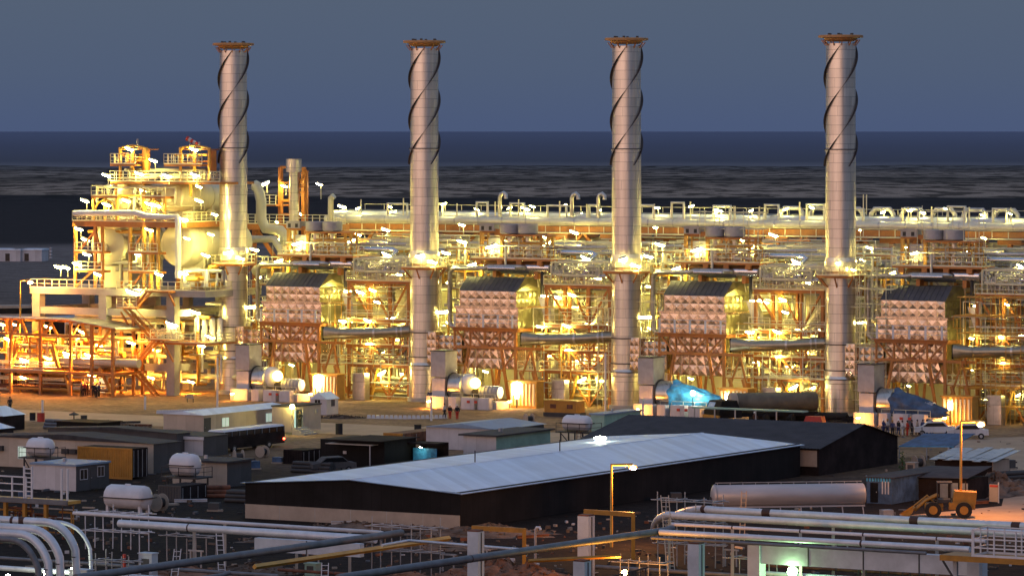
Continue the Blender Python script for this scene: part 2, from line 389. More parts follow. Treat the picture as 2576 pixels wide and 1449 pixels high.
def sea_mat():
    m = bpy.data.materials.new('sea'); m.use_nodes = True; t = m.node_tree; b = t.nodes['Principled BSDF']; M['sea'] = m
    N = t.nodes.new; K = t.links.new
    c = N('ShaderNodeTexCoord'); s = N('ShaderNodeSeparateXYZ'); K(c.outputs['Object'], s.inputs[0])
    d = N('ShaderNodeMath'); d.operation = 'DIVIDE'; d.inputs[0].default_value = 3800; K(s.outputs[1], d.inputs[1])
    r = N('ShaderNodeValToRGB'); K(d.outputs[0], r.inputs[0]); e = r.color_ramp.elements
    # deep water is bluer, the shallows over mud are darker and browner
    e[0].position = 0; e[0].color = (.085, .105, .18, 1); e[1].position = 1; e[1].color = (.15, .145, .16, 1)
    x = e.new(.4); x.color = (.056, .066, .115, 1); x = e.new(.8); x.color = (.045, .048, .075, 1)
    n = N('ShaderNodeTexNoise'); mp = N('ShaderNodeMapping'); mp.inputs['Scale'].default_value = (1, .3, 1); K(c.outputs['Object'], mp.inputs[0]); K(mp.outputs[0], n.inputs['Vector'])
    n.inputs['Scale'].default_value = .05; n.inputs['Detail'].default_value = 8
    bp = N('ShaderNodeBump'); bp.inputs['Strength'].default_value = .3; bp.inputs['Distance'].default_value = 1; K(n.outputs[0], bp.inputs['Height']); K(bp.outputs[0], b.inputs['Normal'])
    K(r.outputs[0], b.inputs['Base Color']); b.inputs['Roughness'].default_value = .7; b.inputs['Specular IOR Level'].default_value = .12
sea_mat()
g = MB()
xs = [-90000, -6000, -1500, -400, -160, 160, 400, 1500, 6000, 90000]; ys = [-300, 200, 300, 380, 460, 560, 700, 1000, 1500, 2500, 4600, 12000, 500000]
g.add([(x, y, 0) for y in ys for x in xs], [(j*10+i, j*10+i+1, (j+1)*10+i+1, (j+1)*10+i) for j in range(len(ys)-1) for i in range(9)])
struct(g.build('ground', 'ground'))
sh = []
rs = random.Random(3)
for k in range(81):
    x = -4000+k*100; sh.append((x, 3950+140*sin(k*.5)+rs.uniform(-70, 70)+(260 if k % 11 < 3 else 0)))
g = MB(); g.add([(x, y, .25) for x, y in sh]+[(x*1.0*12 if abs(x) > 3900 else x, 14000, .25) for x, y in sh]+[(x*60, 480000, .25) for x, y in sh],
    [(k, k+1, 82+k, 81+k) for k in range(80)]+[(81+k, 82+k, 163+k, 162+k) for k in range(80)])
struct(g.build('sea', 'sea'))

# ================================================================ chimneys
HS = 45.45                                  # height of a stack
def build_chimney():
    t = plant('chimney', cat='chimney')
    prof = [(1.88, .5), (1.88, 4.0), (1.95, 4.1), (1.95, 4.5), (1.80, 4.9), (1.80, 8.6), (1.84, 8.62), (1.84, 8.9), (1.80, 8.92),
            (1.80, 17.1), (1.92, 17.4), (1.92, 18.5), (1.80, 19.0), (1.80, 31.6), (1.90, 31.62), (1.90, 31.8), (1.78, 31.82), (1.76, HS-1.0)]
    sh_ = MB().lathe(prof, 40).build('shell', 'cladding', t)
    for z in (4.55, 8.7, 31.85, 5.6): MB().lathe([(1.83, z-.06), (1.98, z-.06), (1.98, z+.06), (1.83, z+.06)], 32).build('joint_ring', 'dark_joint', t)
    MB().lathe([(1.95, .0), (2.15, .0), (2.15, .5), (1.6, .5)], 24).build('base', 'concrete', t)
    MB().lathe([(1.55, HS-.75), (1.84, HS-.6), (2.0, HS-.38), (2.68, HS-.30), (2.68, HS-.06), (2.6, HS), (1.6, HS), (1.55, HS-.5)], 40).build('top_flange', 'steel_tan', t)
    for a in range(6): MB().bb(1.5*cos(a)-.12, 1.5*cos(a)+.12, 1.5*sin(a)-.12, 1.5*sin(a)+.12, HS-.05, HS+.22).build('lifting_lug', 'strake_dark', t)
    for a in range(12): c, s_ = cos(a*pi/6), sin(a*pi/6); MB().beam((1.8*c, 1.8*s_, HS-1.25), (2.3*c, 2.3*s_, HS-.55), .1).build('flange_bracket', 'steel_orange', t)
    # three helical strakes, 120 degrees apart
    pitch = 15.8; top, bot = HS-.9, HS-15.6
    for q in range(3):
        m = MB(); n = 64; vs = []
        for k_ in range(n+1):
            z = top-(top-bot)*k_/n; a = q*2*pi/3 + .55 - 2*pi*(top-z)/pitch + TH
            a = a  # turns clockwise going down
            c, s_ = cos(a), sin(a)
            for r, dz in ((1.72, 0), (2.06, 0), (2.06, .03), (1.72, .03)): vs.append((r*c, r*s_, z+dz))
        fs = [(4*k_+j, 4*k_+(j+1) % 4, 4*k_+4+(j+1) % 4, 4*k_+4+j) for k_ in range(n) for j in range(4)]
        m.add(vs, fs); m.build('helical_strake', 'strake_dark', t)
    # ring platform
    zp = 16.9
    MB().lathe([(1.85, zp-.28), (2.9, zp-.28), (2.95, zp), (1.85, zp)], 28).build('ring_platform', 'steel_orange', t)
    for a in range(8):
        c, s_ = cos(a*pi/4+.2), sin(a*pi/4+.2); MB().beam((1.8*c, 1.8*s_, zp-1.4), (2.8*c, 2.8*s_, zp-.3), .14).build('bracket', 'steel_orange', t)
    rl = MB(); rl.rail([(2.85*cos(a*pi/8), 2.85*sin(a*pi/8), zp) for a in range(17)], 1.15, 1.2, .07)
    rl.build('handrail', 'rail_cream', t)
    # ladder with hoops up the far right side
    ld = MB(); ld.ladder((2.2, .3, 0.5), (2.2, .3, zp), .5, (0, 1, 0)); ld.build('ladder', 'rail_cream', t)
    return t
ch = build_chimney()
row4(ch, 'tall silver chimney with orange top flange and spiral strakes, %s of the four', 'four chimneys in a row')

# graded road in front of the furnaces
p, q = G(-60, 1052), G(-60, 1026); n_ = 130; rd = MB(); vs = []
for k in range(41):
    d = k*2.6; wob = .6*sin(k*.5); a_, b_ = p+E1*d, q+E1*d
    vs += [(a_.x, a_.y-wob, .008), (b_.x, b_.y+wob*.5, .008)]
rd.add(vs, [(2*k, 2*k+2, 2*k+3, 2*k+1) for k in range(40)])
mat('road_sand', (.46, .31, .20), .95, 0, .12, .25, .4, 2)
struct(rd.build('road', 'road_sand'))

sp2 = [G(u, v, .012) for u, v in ((2400, 1102), (2720, 1096), (2720, 1350), (2300, 1334), (2285, 1296), (2520, 1272), (2545, 1165), (2390, 1132))]
c_ = sum(sp2, Vector())/8; tr = MB().add(sp2+[G(2500, 1140, .012), G(2530, 1310, .012)], [(0, 8, 1), (0, 7, 8), (7, 6, 8), (8, 6, 1), (1, 6, 2), (6, 9, 2), (6, 5, 9), (5, 4, 9), (4, 3, 9), (3, 2, 9)])
tr.f = [f if (Vector(tr.v[f[1]])-Vector(tr.v[f[0]])).cross(Vector(tr.v[f[2]])-Vector(tr.v[f[0]])).z > 0 else f[::-1] for f in tr.f]
struct(tr.build('sand_track', 'road_sand'))  # sand made paler here to carry the street lamp's pool of light
# ================================================================ helpers for steelwork, pipes, lamps
def frame(t, xs, ys, zs, m='steel_orange', cw=.34, bw=.3, brace=(), z0=0, cols=True):
    """columns at every xs*ys, beams round every level of zs; each column, level and brace is its own part"""
    if cols:
        for x in xs:
            for y in ys: MB().beam((x, y, z0), (x, y, zs[-1]), cw).build('column', m, t)
    for z in zs:
        b = MB()
        for y in ys: b.beam((xs[0], y, z-.2), (xs[-1], y, z-.2), bw*.7, bw*1.3)
        for x in xs: b.beam((x, ys[0], z-.2), (x, ys[-1], z-.2), bw*.7, bw*1.3)
        b.build('beam_level', m, t)
    for p, q in brace: MB().beam(p, q, bw*.75).build('brace', m, t)
def deck(t, x0, x1, y0, y1, z, rail=True, m='steel_orange', rm='rail_cream', sides='flrb', r=.075, sp=1.5, holes=None):
    MB().bb(x0, x1, y0, y1, z-.12, z).build('deck', m, t)
    if rail:
        k = MB(); c = [(x0, y0, z), (x1, y0, z), (x1, y1, z), (x0, y1, z)]
        for s_, (a, b) in {'f': (0, 1), 'r': (1, 2), 'b': (2, 3), 'l': (3, 0)}.items():
            if s_ in sides: k.rail([c[a], c[b]], 1.15, sp, r)
        k.build('handrail', rm, t)
def rpipe(rg, bx, r, n=5):
    """a pipe run with square elbows inside a box"""
    x0, x1, y0, y1, z0, z1 = bx; lo, hi = (x0, y0, z0), (x1, y1, z1)
    p = [rg.uniform(lo[k], hi[k]) for k in range(3)]; pts = [tuple(p)]; ax = rg.choice((0, 0, 2))
    for _ in range(n):
        q = pts[-1][ax]
        for _k in range(8):
            v = rg.uniform(lo[ax], hi[ax])
            if abs(v-q) > 3*r+.3: break
        p[ax] = v; pts.append(tuple(p)); ax = rg.choice([k for k in (0, 1, 2, 2, 0) if k != ax])
    return [a for k, a in enumerate(pts) if k == 0 or (Vector(a)-Vector(pts[k-1])).length > .2]
def pipes(t, bx, n, seed, mats=('pipe_white',), rr=(.08, .2), seg=4, name='pipe', sides=7):
    rg = random.Random(seed)
    for k in range(n):
        r = rg.uniform(*rr); MB().tube(rpipe(rg, bx, r, rg.randint(2, seg)), r, sides).build(name, rg.choice(mats), t)
def valve(t, p, s=.35, m='pipe_white'):
    x, y, z = p
    b = MB().cyl((x-s, y, z), (x+s, y, z), s*.5, 8).cyl((x, y, z), (x, y, z+s*1.6), s*.18, 6)
    b.lathe([(s*.55, -.03), (s*.62, 0), (s*.55, .03)], 10, (x, y, z+s*1.6)).cyl((x-s*.12-s, y, z), (x+s*.12-s, y, z), s*.75, 8).cyl((x+s-s*.12, y, z), (x+s+s*.12, y, z), s*.75, 8)
    b.build('valve', m, t)

NL = 0
PLACES = {}
def lamp(p, label, kind='white', yaw=0, tilt=.35, size=1.0, pole=1.2, group=None, cat='floodlight'):
    """floodlight head of about a metre on a thin pole; p is the centre of the head in world coordinates"""
    t = empty('floodlight', p, yaw, label, cat, group)
    rot = Matrix.Rotation(tilt, 3, 'Y')
    MB().ball((0, 0, 0), .62*size, .26*size, .17*size, 8, 4, rot).build('lens', 'lamp_'+kind, t)
    sh_ = MB().ball((0, 0, .09*size), .66*size, .30*size, .14*size, 8, 4, rot)
    sh_.v = [(x, y, z+.06) for x, y, z in sh_.v]
    sh_.build('housing', 'pot_grey', t)
    if pole: MB().beam((.3*size, 0, -pole), (.3*size, 0, .1), .09).build('pole', 'rail_cream', t)
    return t

# ================================================================ one furnace module (stands right of its chimney)
def build_furnace():
    t = plant('furnace', cat='furnace')
    a0, a1, b0, b1 = 5.8, 14.05, -1.0, 5.4
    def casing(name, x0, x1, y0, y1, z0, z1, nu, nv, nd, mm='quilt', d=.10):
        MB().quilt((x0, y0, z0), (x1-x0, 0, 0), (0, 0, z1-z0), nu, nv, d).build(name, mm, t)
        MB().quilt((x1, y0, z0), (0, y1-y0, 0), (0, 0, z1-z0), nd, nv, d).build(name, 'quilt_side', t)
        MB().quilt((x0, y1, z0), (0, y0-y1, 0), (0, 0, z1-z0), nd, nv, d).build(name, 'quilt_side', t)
        MB().bb(x0+.02, x1-.02, y0+.02, y1-.02, z0, z1).build('core', 'clad_duct', t)
    casing('upper_casing', a0, a1, b0, b1, 12.15, 14.1, 7, 2, 6)
    casing('lower_casing', a0-.4, a1+.4, b0-.25, b1+.3, 9.4, 11.9, 7, 2, 6)
    casing('neck_casing', a0+.6, a1-.3, b0+.1, b1, 6.9, 9.1, 7, 2, 6)
    MB().bb(a0-.5, a1+.5, b0-.4, b1+.4, 11.9, 12.15).build('trim_band', 'quilt', t)
    # hopper that narrows downwards
    h = MB(); x0, x1, y0, y1 = a0+1.2, a1-1.1, b0+.4, b1-.6
    X0, X1 = a0+.9, a1-.2
    n = 6
    for i in range(n):
        for j in range(2):
            def q(u_, v_): return Vector((X0+(X1-X0)*u_, y0, 4.4+2.5*v_))*(1) if False else Vector(((X0+(X1-X0)*u_)*(1-v_)+(x0+(x1-x0)*u_)*v_, y0, 4.4+2.5*v_))
            c = [q(i/n, j/2), q((i+1)/n, j/2), q((i+1)/n, (j+1)/2), q(i/n, (j+1)/2)]; m_ = sum(c, Vector())/4+Vector((0, -.12, 0))
            h.add(c+[m_], [(0, 1, 4), (1, 2, 4), (2, 3, 4), (3, 0, 4)])
    h.add([(X0, y0, 4.4), (X1, y0, 4.4), (X1+1.0, y1, 5.6), (X0, y1, 5.6), (x0, y0, 6.9), (x1, y0, 6.9), (x1+1.2, y1, 6.9), (x0, y1, 6.9)], [(0, 3, 2, 1), (1, 2, 6, 5), (2, 3, 7, 6), (0, 4, 7, 3)])
    h.build('hopper', 'quilt', t)
    # pitched hood of dull grey sheet
    z0, z1 = 14.1, 15.75
    r = MB(); r.add([(a0-.1, b0-.1, z0), (a1+.1, b0-.1, z0), (a1+.1, b1, z0), (a0-.1, b1, z0), (a0-.1, b0+2.0, z1), (a1+.1, b0+2.0, z1), (a1+.1, b1-1.2, z1), (a0-.1, b1-1.2, z1)],
                    [(0, 1, 5, 4), (4, 5, 6, 7), (7, 6, 2, 3), (0, 4, 7, 3)])
    for k in range(1, 12):
        x = a0+(a1-a0)*k/12; r.beam((x, b0-.12, z0+.03), (x+.0, b0+1.98, z1+.03), .05)
    r.build('hood', 'hood_grey', t)
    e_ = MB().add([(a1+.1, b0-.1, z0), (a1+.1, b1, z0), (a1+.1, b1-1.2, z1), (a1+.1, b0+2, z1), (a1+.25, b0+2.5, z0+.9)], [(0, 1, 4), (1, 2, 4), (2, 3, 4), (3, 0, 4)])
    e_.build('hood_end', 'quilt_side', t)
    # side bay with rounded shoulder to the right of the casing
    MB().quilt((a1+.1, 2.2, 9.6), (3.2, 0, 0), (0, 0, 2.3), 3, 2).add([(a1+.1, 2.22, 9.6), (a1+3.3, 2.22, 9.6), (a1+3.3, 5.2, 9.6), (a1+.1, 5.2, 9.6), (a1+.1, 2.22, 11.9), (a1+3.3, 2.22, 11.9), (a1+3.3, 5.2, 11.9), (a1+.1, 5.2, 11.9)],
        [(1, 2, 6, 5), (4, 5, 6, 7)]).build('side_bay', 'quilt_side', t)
    # flue duct to the chimney, quilted, at the chimney's near right side
    MB().quilt((1.2, -1.35, 4.9), (1.3, 0, 0), (0, 0, 3.9), 2, 4, .12).quilt((2.5, -1.35, 4.9), (0, 2.2, 0), (0, 0, 3.9), 2, 4, .12).bb(1.2, 2.48, -1.33, .8, 4.9, 8.8).build('flue_duct', 'quilt', t)
    MB().quilt((2.55, -.7, 5.0), (3.4, 0, 0), (0, 0, 3.4), 4, 4, .16).bb(2.55, 5.95, -.68, 1.5, 5.0, 8.4).build('flue_duct', 'quilt', t)
    return t
row4(build_furnace(), 'quilted sheet metal furnace casing with grey hood, %s of the four', 'four furnace casings beside the chimneys')

def build_furnace_frame():
    t = plant('furnace_support', cat='steel frame')
    a0, a1, bf = 5.4, 14.4, -1.7
    bp = 4.8
    O = 'steel_orange'
    for y in (bf, bp):
        MB().beam((a0, y, 9.3), (a1+ .3, y, 9.3), .3, .4).build('beam', O, t)
        MB().beam((a0+.3, y, 7.1), (a1+.2, y, 7.1), .26, .32).build('beam', O, t)
    MB().beam((a1+.2, bf, 9.3), (a1+.2, bp+.6, 9.3), .3, .4).build('beam', O, t)
    MB().beam((a0, bf, 9.3), (a0, bp+.6, 9.3), .3, .4).build('beam', O, t)
    for x in (a0+.1, a0+2.4, a0+4.5, a0+6.7): MB().beam((x, bf, 7.1), (x, bf, 9.2), .2).build('strut', O, t)
    for p, q in (((a0+.3, 9.2), (a0+2.2, 7.2)), ((a0+2.4, 9.2), (a0+4.4, 7.2)), ((a0+6.7, 9.2), (a0+4.6, 7.2)), ((a1-.1, 9.2), (a0+6.9, 7.2))):
        MB().beam((p[0], bf-.02, p[1]), (q[0], bf-.02, q[1]), .2).build('brace', O, t)
    # columns and raking legs
    for y in (bf, bp): MB().beam((a1, y, .3), (a1, y, 9.3), .34).build('column', O, t)
    MB().beam((a0+.2, bf, 7.0), (a0-.9, bf, 3.0), .3).build('leg', O, t)
    MB().beam((a0+2.2, bf, 7.0), (a0+.9, bf, .3), .3).build('leg', O, t)
    MB().beam((a0+6.9, bf, 7.0), (a1-1.0, bf, .3), .3).build('leg', O, t)
    MB().beam((a0+2.2, bp, 7.0), (a0+2.4, bp, .3), .3).build('leg', O, t)
    MB().beam((a0+4.2, 0.5, 4.3), (a0+4.8, 0.5, .3), .26).build('leg', O, t)
    MB().beam((a0+5.4, 0.5, 4.3), (a0+5.0, 0.5, .3), .26).build('leg', O, t)
    for p, q in (((a0+7.0, 4.2), (a1, 6.9)), ((a1, 1.2), (a1+2.1, 6.8)), ((a1+2.2, 6.9), (a1+3.6, 1.0)), ((a1, .4), (a1+1.7, 2.9))):
        MB().beam((p[0], bf+.02, p[1]), (q[0], bf+.02, q[1]), .2).build('brace', O, t)
    MB().beam((a1, bf, 7.1), (a1+4, bf, 7.1), .24, .32).build('beam', O, t)
    # walkway round the furnace at the beam, with flat pale posts
    MB().bb(a0-.2, a1+.7, bf-.7, bf+.4, 9.5, 9.6).build('walkway', O, t)
    k = MB()
    for j in range(5):
        x = a0+.5+j*2.1; k.bb(x-.13, x+.13, bf-.72, bf-.66, 9.6, 11.2)
    k.beam((a0-.2, bf-.68, 10.2), (a1+.6, bf-.68, 10.2), .05).beam((a0-.2, bf-.68, 11.2), (a1+.6, bf-.68, 11.2), .06).beam((a0-.2, bf-.68, 10.7), (a1+.6, bf-.68, 10.7), .05)
    k.build('handrail', 'tank_white', t)
    return t
row4(build_furnace_frame(), 'orange steel frame with raking legs under the furnace casing, %s of the four', 'four orange frames under the furnaces')

def build_tower():
    t = plant('access_tower', cat='access tower')
    xs, ys = [17.6, 20.9, 26.6], [0.4, 5.0]
    zs = [4.4, 6.9, 10.1, 15.0]
    br = []
    for z0, z1 in ((0, 4.2), (4.4, 6.8), (6.9, 10), (10.1, 14.9)):
        br += [((17.6, .35, z0+.2), (20.9, .35, z1)) if z0 in (0, 6.9) else ((20.9, .35, z0+.2), (17.6, .35, z1)), ((20.9, .35, z1), (23.6, .35, z0+.2)), ((26.6, .35, z1), (23.8, .35, z0+.2))]
    frame(t, xs, ys, zs, brace=br)
    MB().beam((23.7, .4, 0), (23.7, .4, 15), .24).build('column', 'steel_orange', t)
    for z in zs: deck(t, 17.4, 27.0, 0.0, 5.2, z, sides='frb')
    deck(t, 14.6, 17.6, -1.6, 1.0, 4.4, sides='fr')
    # splayed front legs
    for x in (15.6, 17.4): MB().beam((x, -2.6, 4.3), (x+1.3, -2.6, 0), .34).build('leg', 'steel_orange', t)
    MB().beam((20.7, -.2, 3.9), (19.3, -.2, 0), .28).build('leg', 'steel_amber', t)
    MB().beam((22.3, -.2, 3.9), (21.3, -.2, 0), .28).build('leg', 'steel_amber', t)
    # flights of stairs between the levels
    for z0, z1, x0, x1 in ((4.4, 6.9, 23, 26), (6.9, 10.1, 26, 22.6), (10.1, 15.0, 22.3, 26.2)):
        MB().stair((x0, 4.4, z0), (x1, 4.4, z1), .8, 12).build('stair', 'rail_cream', t)
    return t
row4(build_tower(), 'orange steel access tower with four railed floors, %s of the four', 'four access towers between furnace and next chimney')

def build_drum():
    t = plant('steam_drum', cat='drum')
    MB().hdrum((8.0, 2.0, 17.0), (17.3, 2.0, 17.0), .80, 28).build('shell', 'bright_metal', t)
    for x in (9.5, 15.5): MB().bb(x-.25, x+.25, 1.3, 2.7, 15.6, 16.5).build('saddle', 'steel_orange', t)
    MB().tube([(3.4, 0.6, 9.7), (3.4, .6, 16.3), (3.9, .6, 16.8), (8.6, .6, 16.9), (9.2, .6, 17.1), (13.6, .6, 17.1), (14.0, 1.2, 17.0)], .30, 12).build('downcomer', 'clad_duct', t)
    MB().tube([(9.2, .35, 16.9), (13.2, .35, 16.9)], .26, 12).build('feed_pipe', 'bright_metal', t)
    MB().tube([(3.4, .6, 9.8), (3.9, .6, 9.4), (5.2, .2, 9.3)], .3, 12).build('elbow', 'clad_duct', t)
    for x in (9.5, 11.2, 12.9, 14.6, 16.2): MB().tube([(x, 2.4, 16.3), (x, 3.2, 15.9), (x, 3.6, 14.5)], .1, 6).build('tube', 'pipe_white', t)
    MB().tube([(16.4, 1.4, 16.4), (16.4, 1.4, 13.3)], .22, 8).build('drain', 'dark_joint', t)
    MB().add([(15.9, 1.2, 13.4), (16.9, 1.2, 13.4), (17.7, 1.2, 12.0), (17.7, 1.2, 10.4), (17.0, 1.2, 10.4), (15.9, 2.2, 13.4), (16.9, 2.2, 13.4), (17.7, 2.2, 12.0), (17.7, 2.2, 10.4), (17.0, 2.2, 10.4)],
             [(0, 4, 3, 2, 1)[::-1], (0, 1, 6, 5), (1, 2, 7, 6), (2, 3, 8, 7), (4, 0, 5, 9), (3, 4, 9, 8)]).build('chute', 'clad_duct', t)
    return t
row4(build_drum(), 'shiny horizontal steam drum above the furnace hood, %s of the four', 'four steam drums on the furnaces')

def build_drum_platform():
    t = plant('drum_platform', cat='platform')
    O = 'steel_orange'
    MB().bb(6.4, 18.0, .7, 4.4, 17.85, 18.1).build('deck', O, t)
    MB().rail([(6.4, .7, 18.1), (18.0, .7, 18.1), (18.0, 4.4, 18.1), (6.4, 4.4, 18.1), (6.4, .7, 18.1)], 1.2, 1.3, .08).build('handrail', 'rail_cream', t)
    for x in (6.9, 9.9): MB().beam((x, 2.6, 15.7), (x, 2.6, 21.6), .4).build('column', 'steel_amber', t)
    for x in (12.9, 15.4, 16.3): MB().beam((x, 2.9, 18.1), (x, 2.9, 21.1), .26).build('column', 'steel_amber', t)
    for x in (6.9, 9.9, 13, 16.3): MB().beam((x, 4.2, 15.7), (x, 4.2, 21.2), .26).build('column', 'steel_amber', t)
    MB().beam((6.7, 2.6, 21.5), (10.5, 2.6, 21.5), .4, .5).build('top_beam', O, t)
    MB().bb(9.9, 17.0, 1.9, 3.9, 20.9, 21.1).build('upper_deck', O, t)
    for x in (7.2, 10.2, 13, 16): MB().bb(x, x+.7, .75, 1.1, 17.3, 17.85).build('bracket', O, t)
    for x in (8, 9, 11, 12.4, 14, 17): MB().tube([(x, 3.6, 18.1), (x, 3.6, 19.0), (x+.5, 3.6, 19.4)], .12, 7).build('pipe', 'pipe_white', t)
    MB().cyl((11.55, .6, 16.9), (11.55, .6, 19.6), .16, 10).build('vent_pipe', 'pipe_white', t)
    for k in range(9): valve(t, (7.6+k*1.15, 1.6+.7*(k % 3), 18.55), .34)
    # lit white equipment cubicle on the left bay
    MB().bb(7.5, 9.3, 3.2, 4.1, 18.1, 20.6).build('cubicle', 'cabin_white', t)
    for k in range(6): MB().tube([(9.6+k*.35, 3.9, 18.1), (9.6+k*.35, 3.9, 20.8)], .07, 6).build('riser', 'pipe_white', t)
    pipes(t, (6.6, 17.6, 1.2, 4.0, 18.3, 20.6), 14, 55, ('pipe_white', 'vessel_paint', 'steel_amber'), (.06, .14), 4)
    return t
row4(build_drum_platform(), 'railed orange platform over the steam drum, %s of the four', 'four platforms over the steam drums')
def build_silencer():
    t = plant('vent_silencer', cat='silencer')
    for o in (0,):
        MB().lathe([(.95, 21.1), (1.28, 21.25), (1.28, 22.35), (1.18, 22.4), (1.1, 22.35), (1.1, 22.2), (.05, 22.2)], 22, (0, 0, 0)).build('pot', 'pot_grey', t)
        MB().lathe([(.95, 18.9), (.95, 21.1)], 12, (0, 0, 0), a0=0, a1=.01).lathe([(.32, 18.1), (.32, 21.2)], 12).build('tail_pipe', 'cladding', t)
        MB().lathe([(.5, 20.7), (.55, 20.95), (.3, 20.95)], 12).build('collar', 'pipe_white', t)
    return t
s0 = build_silencer(); sl = []
for i in range(4):
    for k, a in enumerate((10.85, 13.45)):
        if i == 0 and k == 0: o = s0
        else: o = copy_tree(s0, (0, 0, 0), -TH)
        o.location = W((a, 2.9, 0), i); o.rotation_euler.z = -TH
        for c in o.children: pass
        o['label'] = 'grey pot-shaped vent silencer, %s one of its pair, %s furnace' % (('left', 'right')[k], ORD[i]); o['group'] = 'pairs of grey vent silencers'
def build_ventbox():
    t = plant('ventilation_box', cat='box')
    MB().bb(6.9, 9.0, 2.0, 3.4, 21.5, 22.35).build('body', 'pot_grey', t)
    MB().bb(6.7, 9.2, 1.8, 3.6, 22.3, 22.4).build('lid', 'pot_grey', t)
    for x in (7.4, 8.5): MB().bb(x-.2, x+.2, 1.95, 2.0, 21.6, 22.1).build('grille', 'dark_joint', t)
    return t
row4(build_ventbox(), 'grey ventilation box on the orange top beam of the drum platform, %s of the four', 'four ventilation boxes')

def build_air_duct():
    t = plant('air_duct', cat='duct')
    c = MB()            # square black mouth changing to a round duct
    n = 16; y0, z0 = -2.4, 8.35; rings = []
    for x, k in ((16.1, 1.0), (16.6, .75), (17.4, .3), (18.4, 0.0)):
        g = []
        for j in range(n):
            a = 2*pi*(j+.5)/n; rx, rz = .68*cos(a), .68*sin(a); m_ = max(abs(cos(a)), abs(sin(a))); sx, sz = .9*cos(a)/m_, .85*sin(a)/m_
            g.append((x, y0+rx*(1-k)+sx*k, z0+rz*(1-k)+sz*k))
        rings.append(g)
    c.add([p for g in rings for p in g], [(k*n+j, k*n+(j+1) % n, (k+1)*n+(j+1) % n, (k+1)*n+j) for k in range(3) for j in range(n)], True)
    c.build('transition', 'duct_dark', t)
    MB().tube([(18.4, -2.4, 8.35), (23.0, -1.9, 8.5), (27.2, -.2, 8.8)], .68, 20).build('duct', 'duct_dark', t)
    MB().bb(15.98, 16.1, -3.3, -1.5, 7.5, 9.2).build('mouth', 'black_paint', t)
    for p, q in (((22.9, -1.91, 8.5), (23.15, -1.86, 8.51)), ((25.6, -.85, 8.68), (25.8, -.78, 8.7)), ((26.1, -.64, 8.72), (26.3, -.56, 8.74))): MB().cyl(p, q, .76, 20).build('joint_band', 'clad_duct', t)
    for x in (17.2, 20.6, 25): MB().beam((x, -2.2+(x-17)*.18, 6.9), (x, -2.2+(x-17)*.18, 7.9), .2).build('support', 'steel_orange', t)
    return t
row4(build_air_duct(), 'silver insulated duct with black square mouth before the access tower, %s of the four', 'four insulated air ducts')

def build_fan(cowl):
    t = plant('draught_fan', cat='fan')
    b = -8.0; G_ = 'pot_grey'
    MB().bb(6.9, 9.0, b-1.6, b+1.2, 3.75, 6.9).build('intake_box', 'pot_grey', t)
    MB().bb(6.8, 9.1, b-1.7, b+1.3, 6.9, 7.0).build('intake_lid', 'dark_joint', t)
    MB().quilt((7.0, b-1.5, .9), (1.85, 0, 0), (0, 0, 2.7), 1, 2, .06).bb(7.02, 8.83, b-1.48, b+1.0, .9, 3.6).build('lower_box', 'cabin_white', t)
    MB().lathe([(.3, 9.0), (1.55, 9.0), (1.62, 9.15), (1.62, 11.0), (1.45, 11.1), (.6, 11.3)], 32, (0, b, 2.55), 'x').build('drum', 'clad_duct', t)
    MB().lathe([(1.62, 9.1), (1.74, 9.1), (1.74, 9.25), (1.62, 9.25)], 32, (0, b, 2.55), 'x').build('rim', 'dark_joint', t)
    if cowl:
        MB().lathe([(1.3, 11.05), (1.3, 11.7), (1.0, 12.3), (.5, 12.8), (.1, 12.9)], 24, (0, b, 2.9), 'x', soft=True).build('cowl', 'tank_white', t)
    # motor, gearbox, skid and switch cabinets in front
    MB().cyl((13.2, b, 2.0), (15.9, b, 2.0), .75, 16).build('motor', G_, t)
    for x in (13.4, 13.9, 14.4, 14.9, 15.4): MB().cyl((x, b, 2.0), (x+.12, b, 2.0), .84, 16).build('motor_rib', G_, t)
    MB().bb(12.2, 13.1, b-.7, b+.7, 1.0, 2.7).build('gearbox', 'dark_joint', t)
    MB().bb(6.8, 16.3, b-1.6, b+1.4, .0, .85).build('skid', 'cabin_white', t)
    for x, w_ in ((7.0, 2.6), (10.2, 1.1), (12.0, 1.9), (14.4, 1.6)): MB().bb(x, x+w_, b-2.9, b-1.9, .0, 1.45).build('cabinet', 'cabin_white', t)
    for x in (12.9, 13.95): MB().bb(x, x+.4, b-2.98, b-2.9, .8, 1.1).build('warning_sign', 'red_paint', t)
    MB().rail([(10, b-1.7, .85), (16.2, b-1.7, .85)], 1.0, 1.5, .05).build('handrail', 'rail_cream', t)
    return t
f = build_fan(True); f['label'] = 'forced draught fan with glowing yellow cowl and grey intake box, leftmost of the four'; f['group'] = 'four draught fans before the chimneys'
copy_tree(f, PI(1), -TH, 'forced draught fan with glowing yellow cowl, second from left, by two workers in red trousers')
f = build_fan(False); f.location = PI(2); f['label'] = 'draught fan half wrapped in a bright blue tarpaulin, third from left'; f['group'] = 'four draught fans before the chimneys'
copy_tree(f, PI(3), -TH, 'draught fan half wrapped in a dark blue tarpaulin, rightmost of the four')
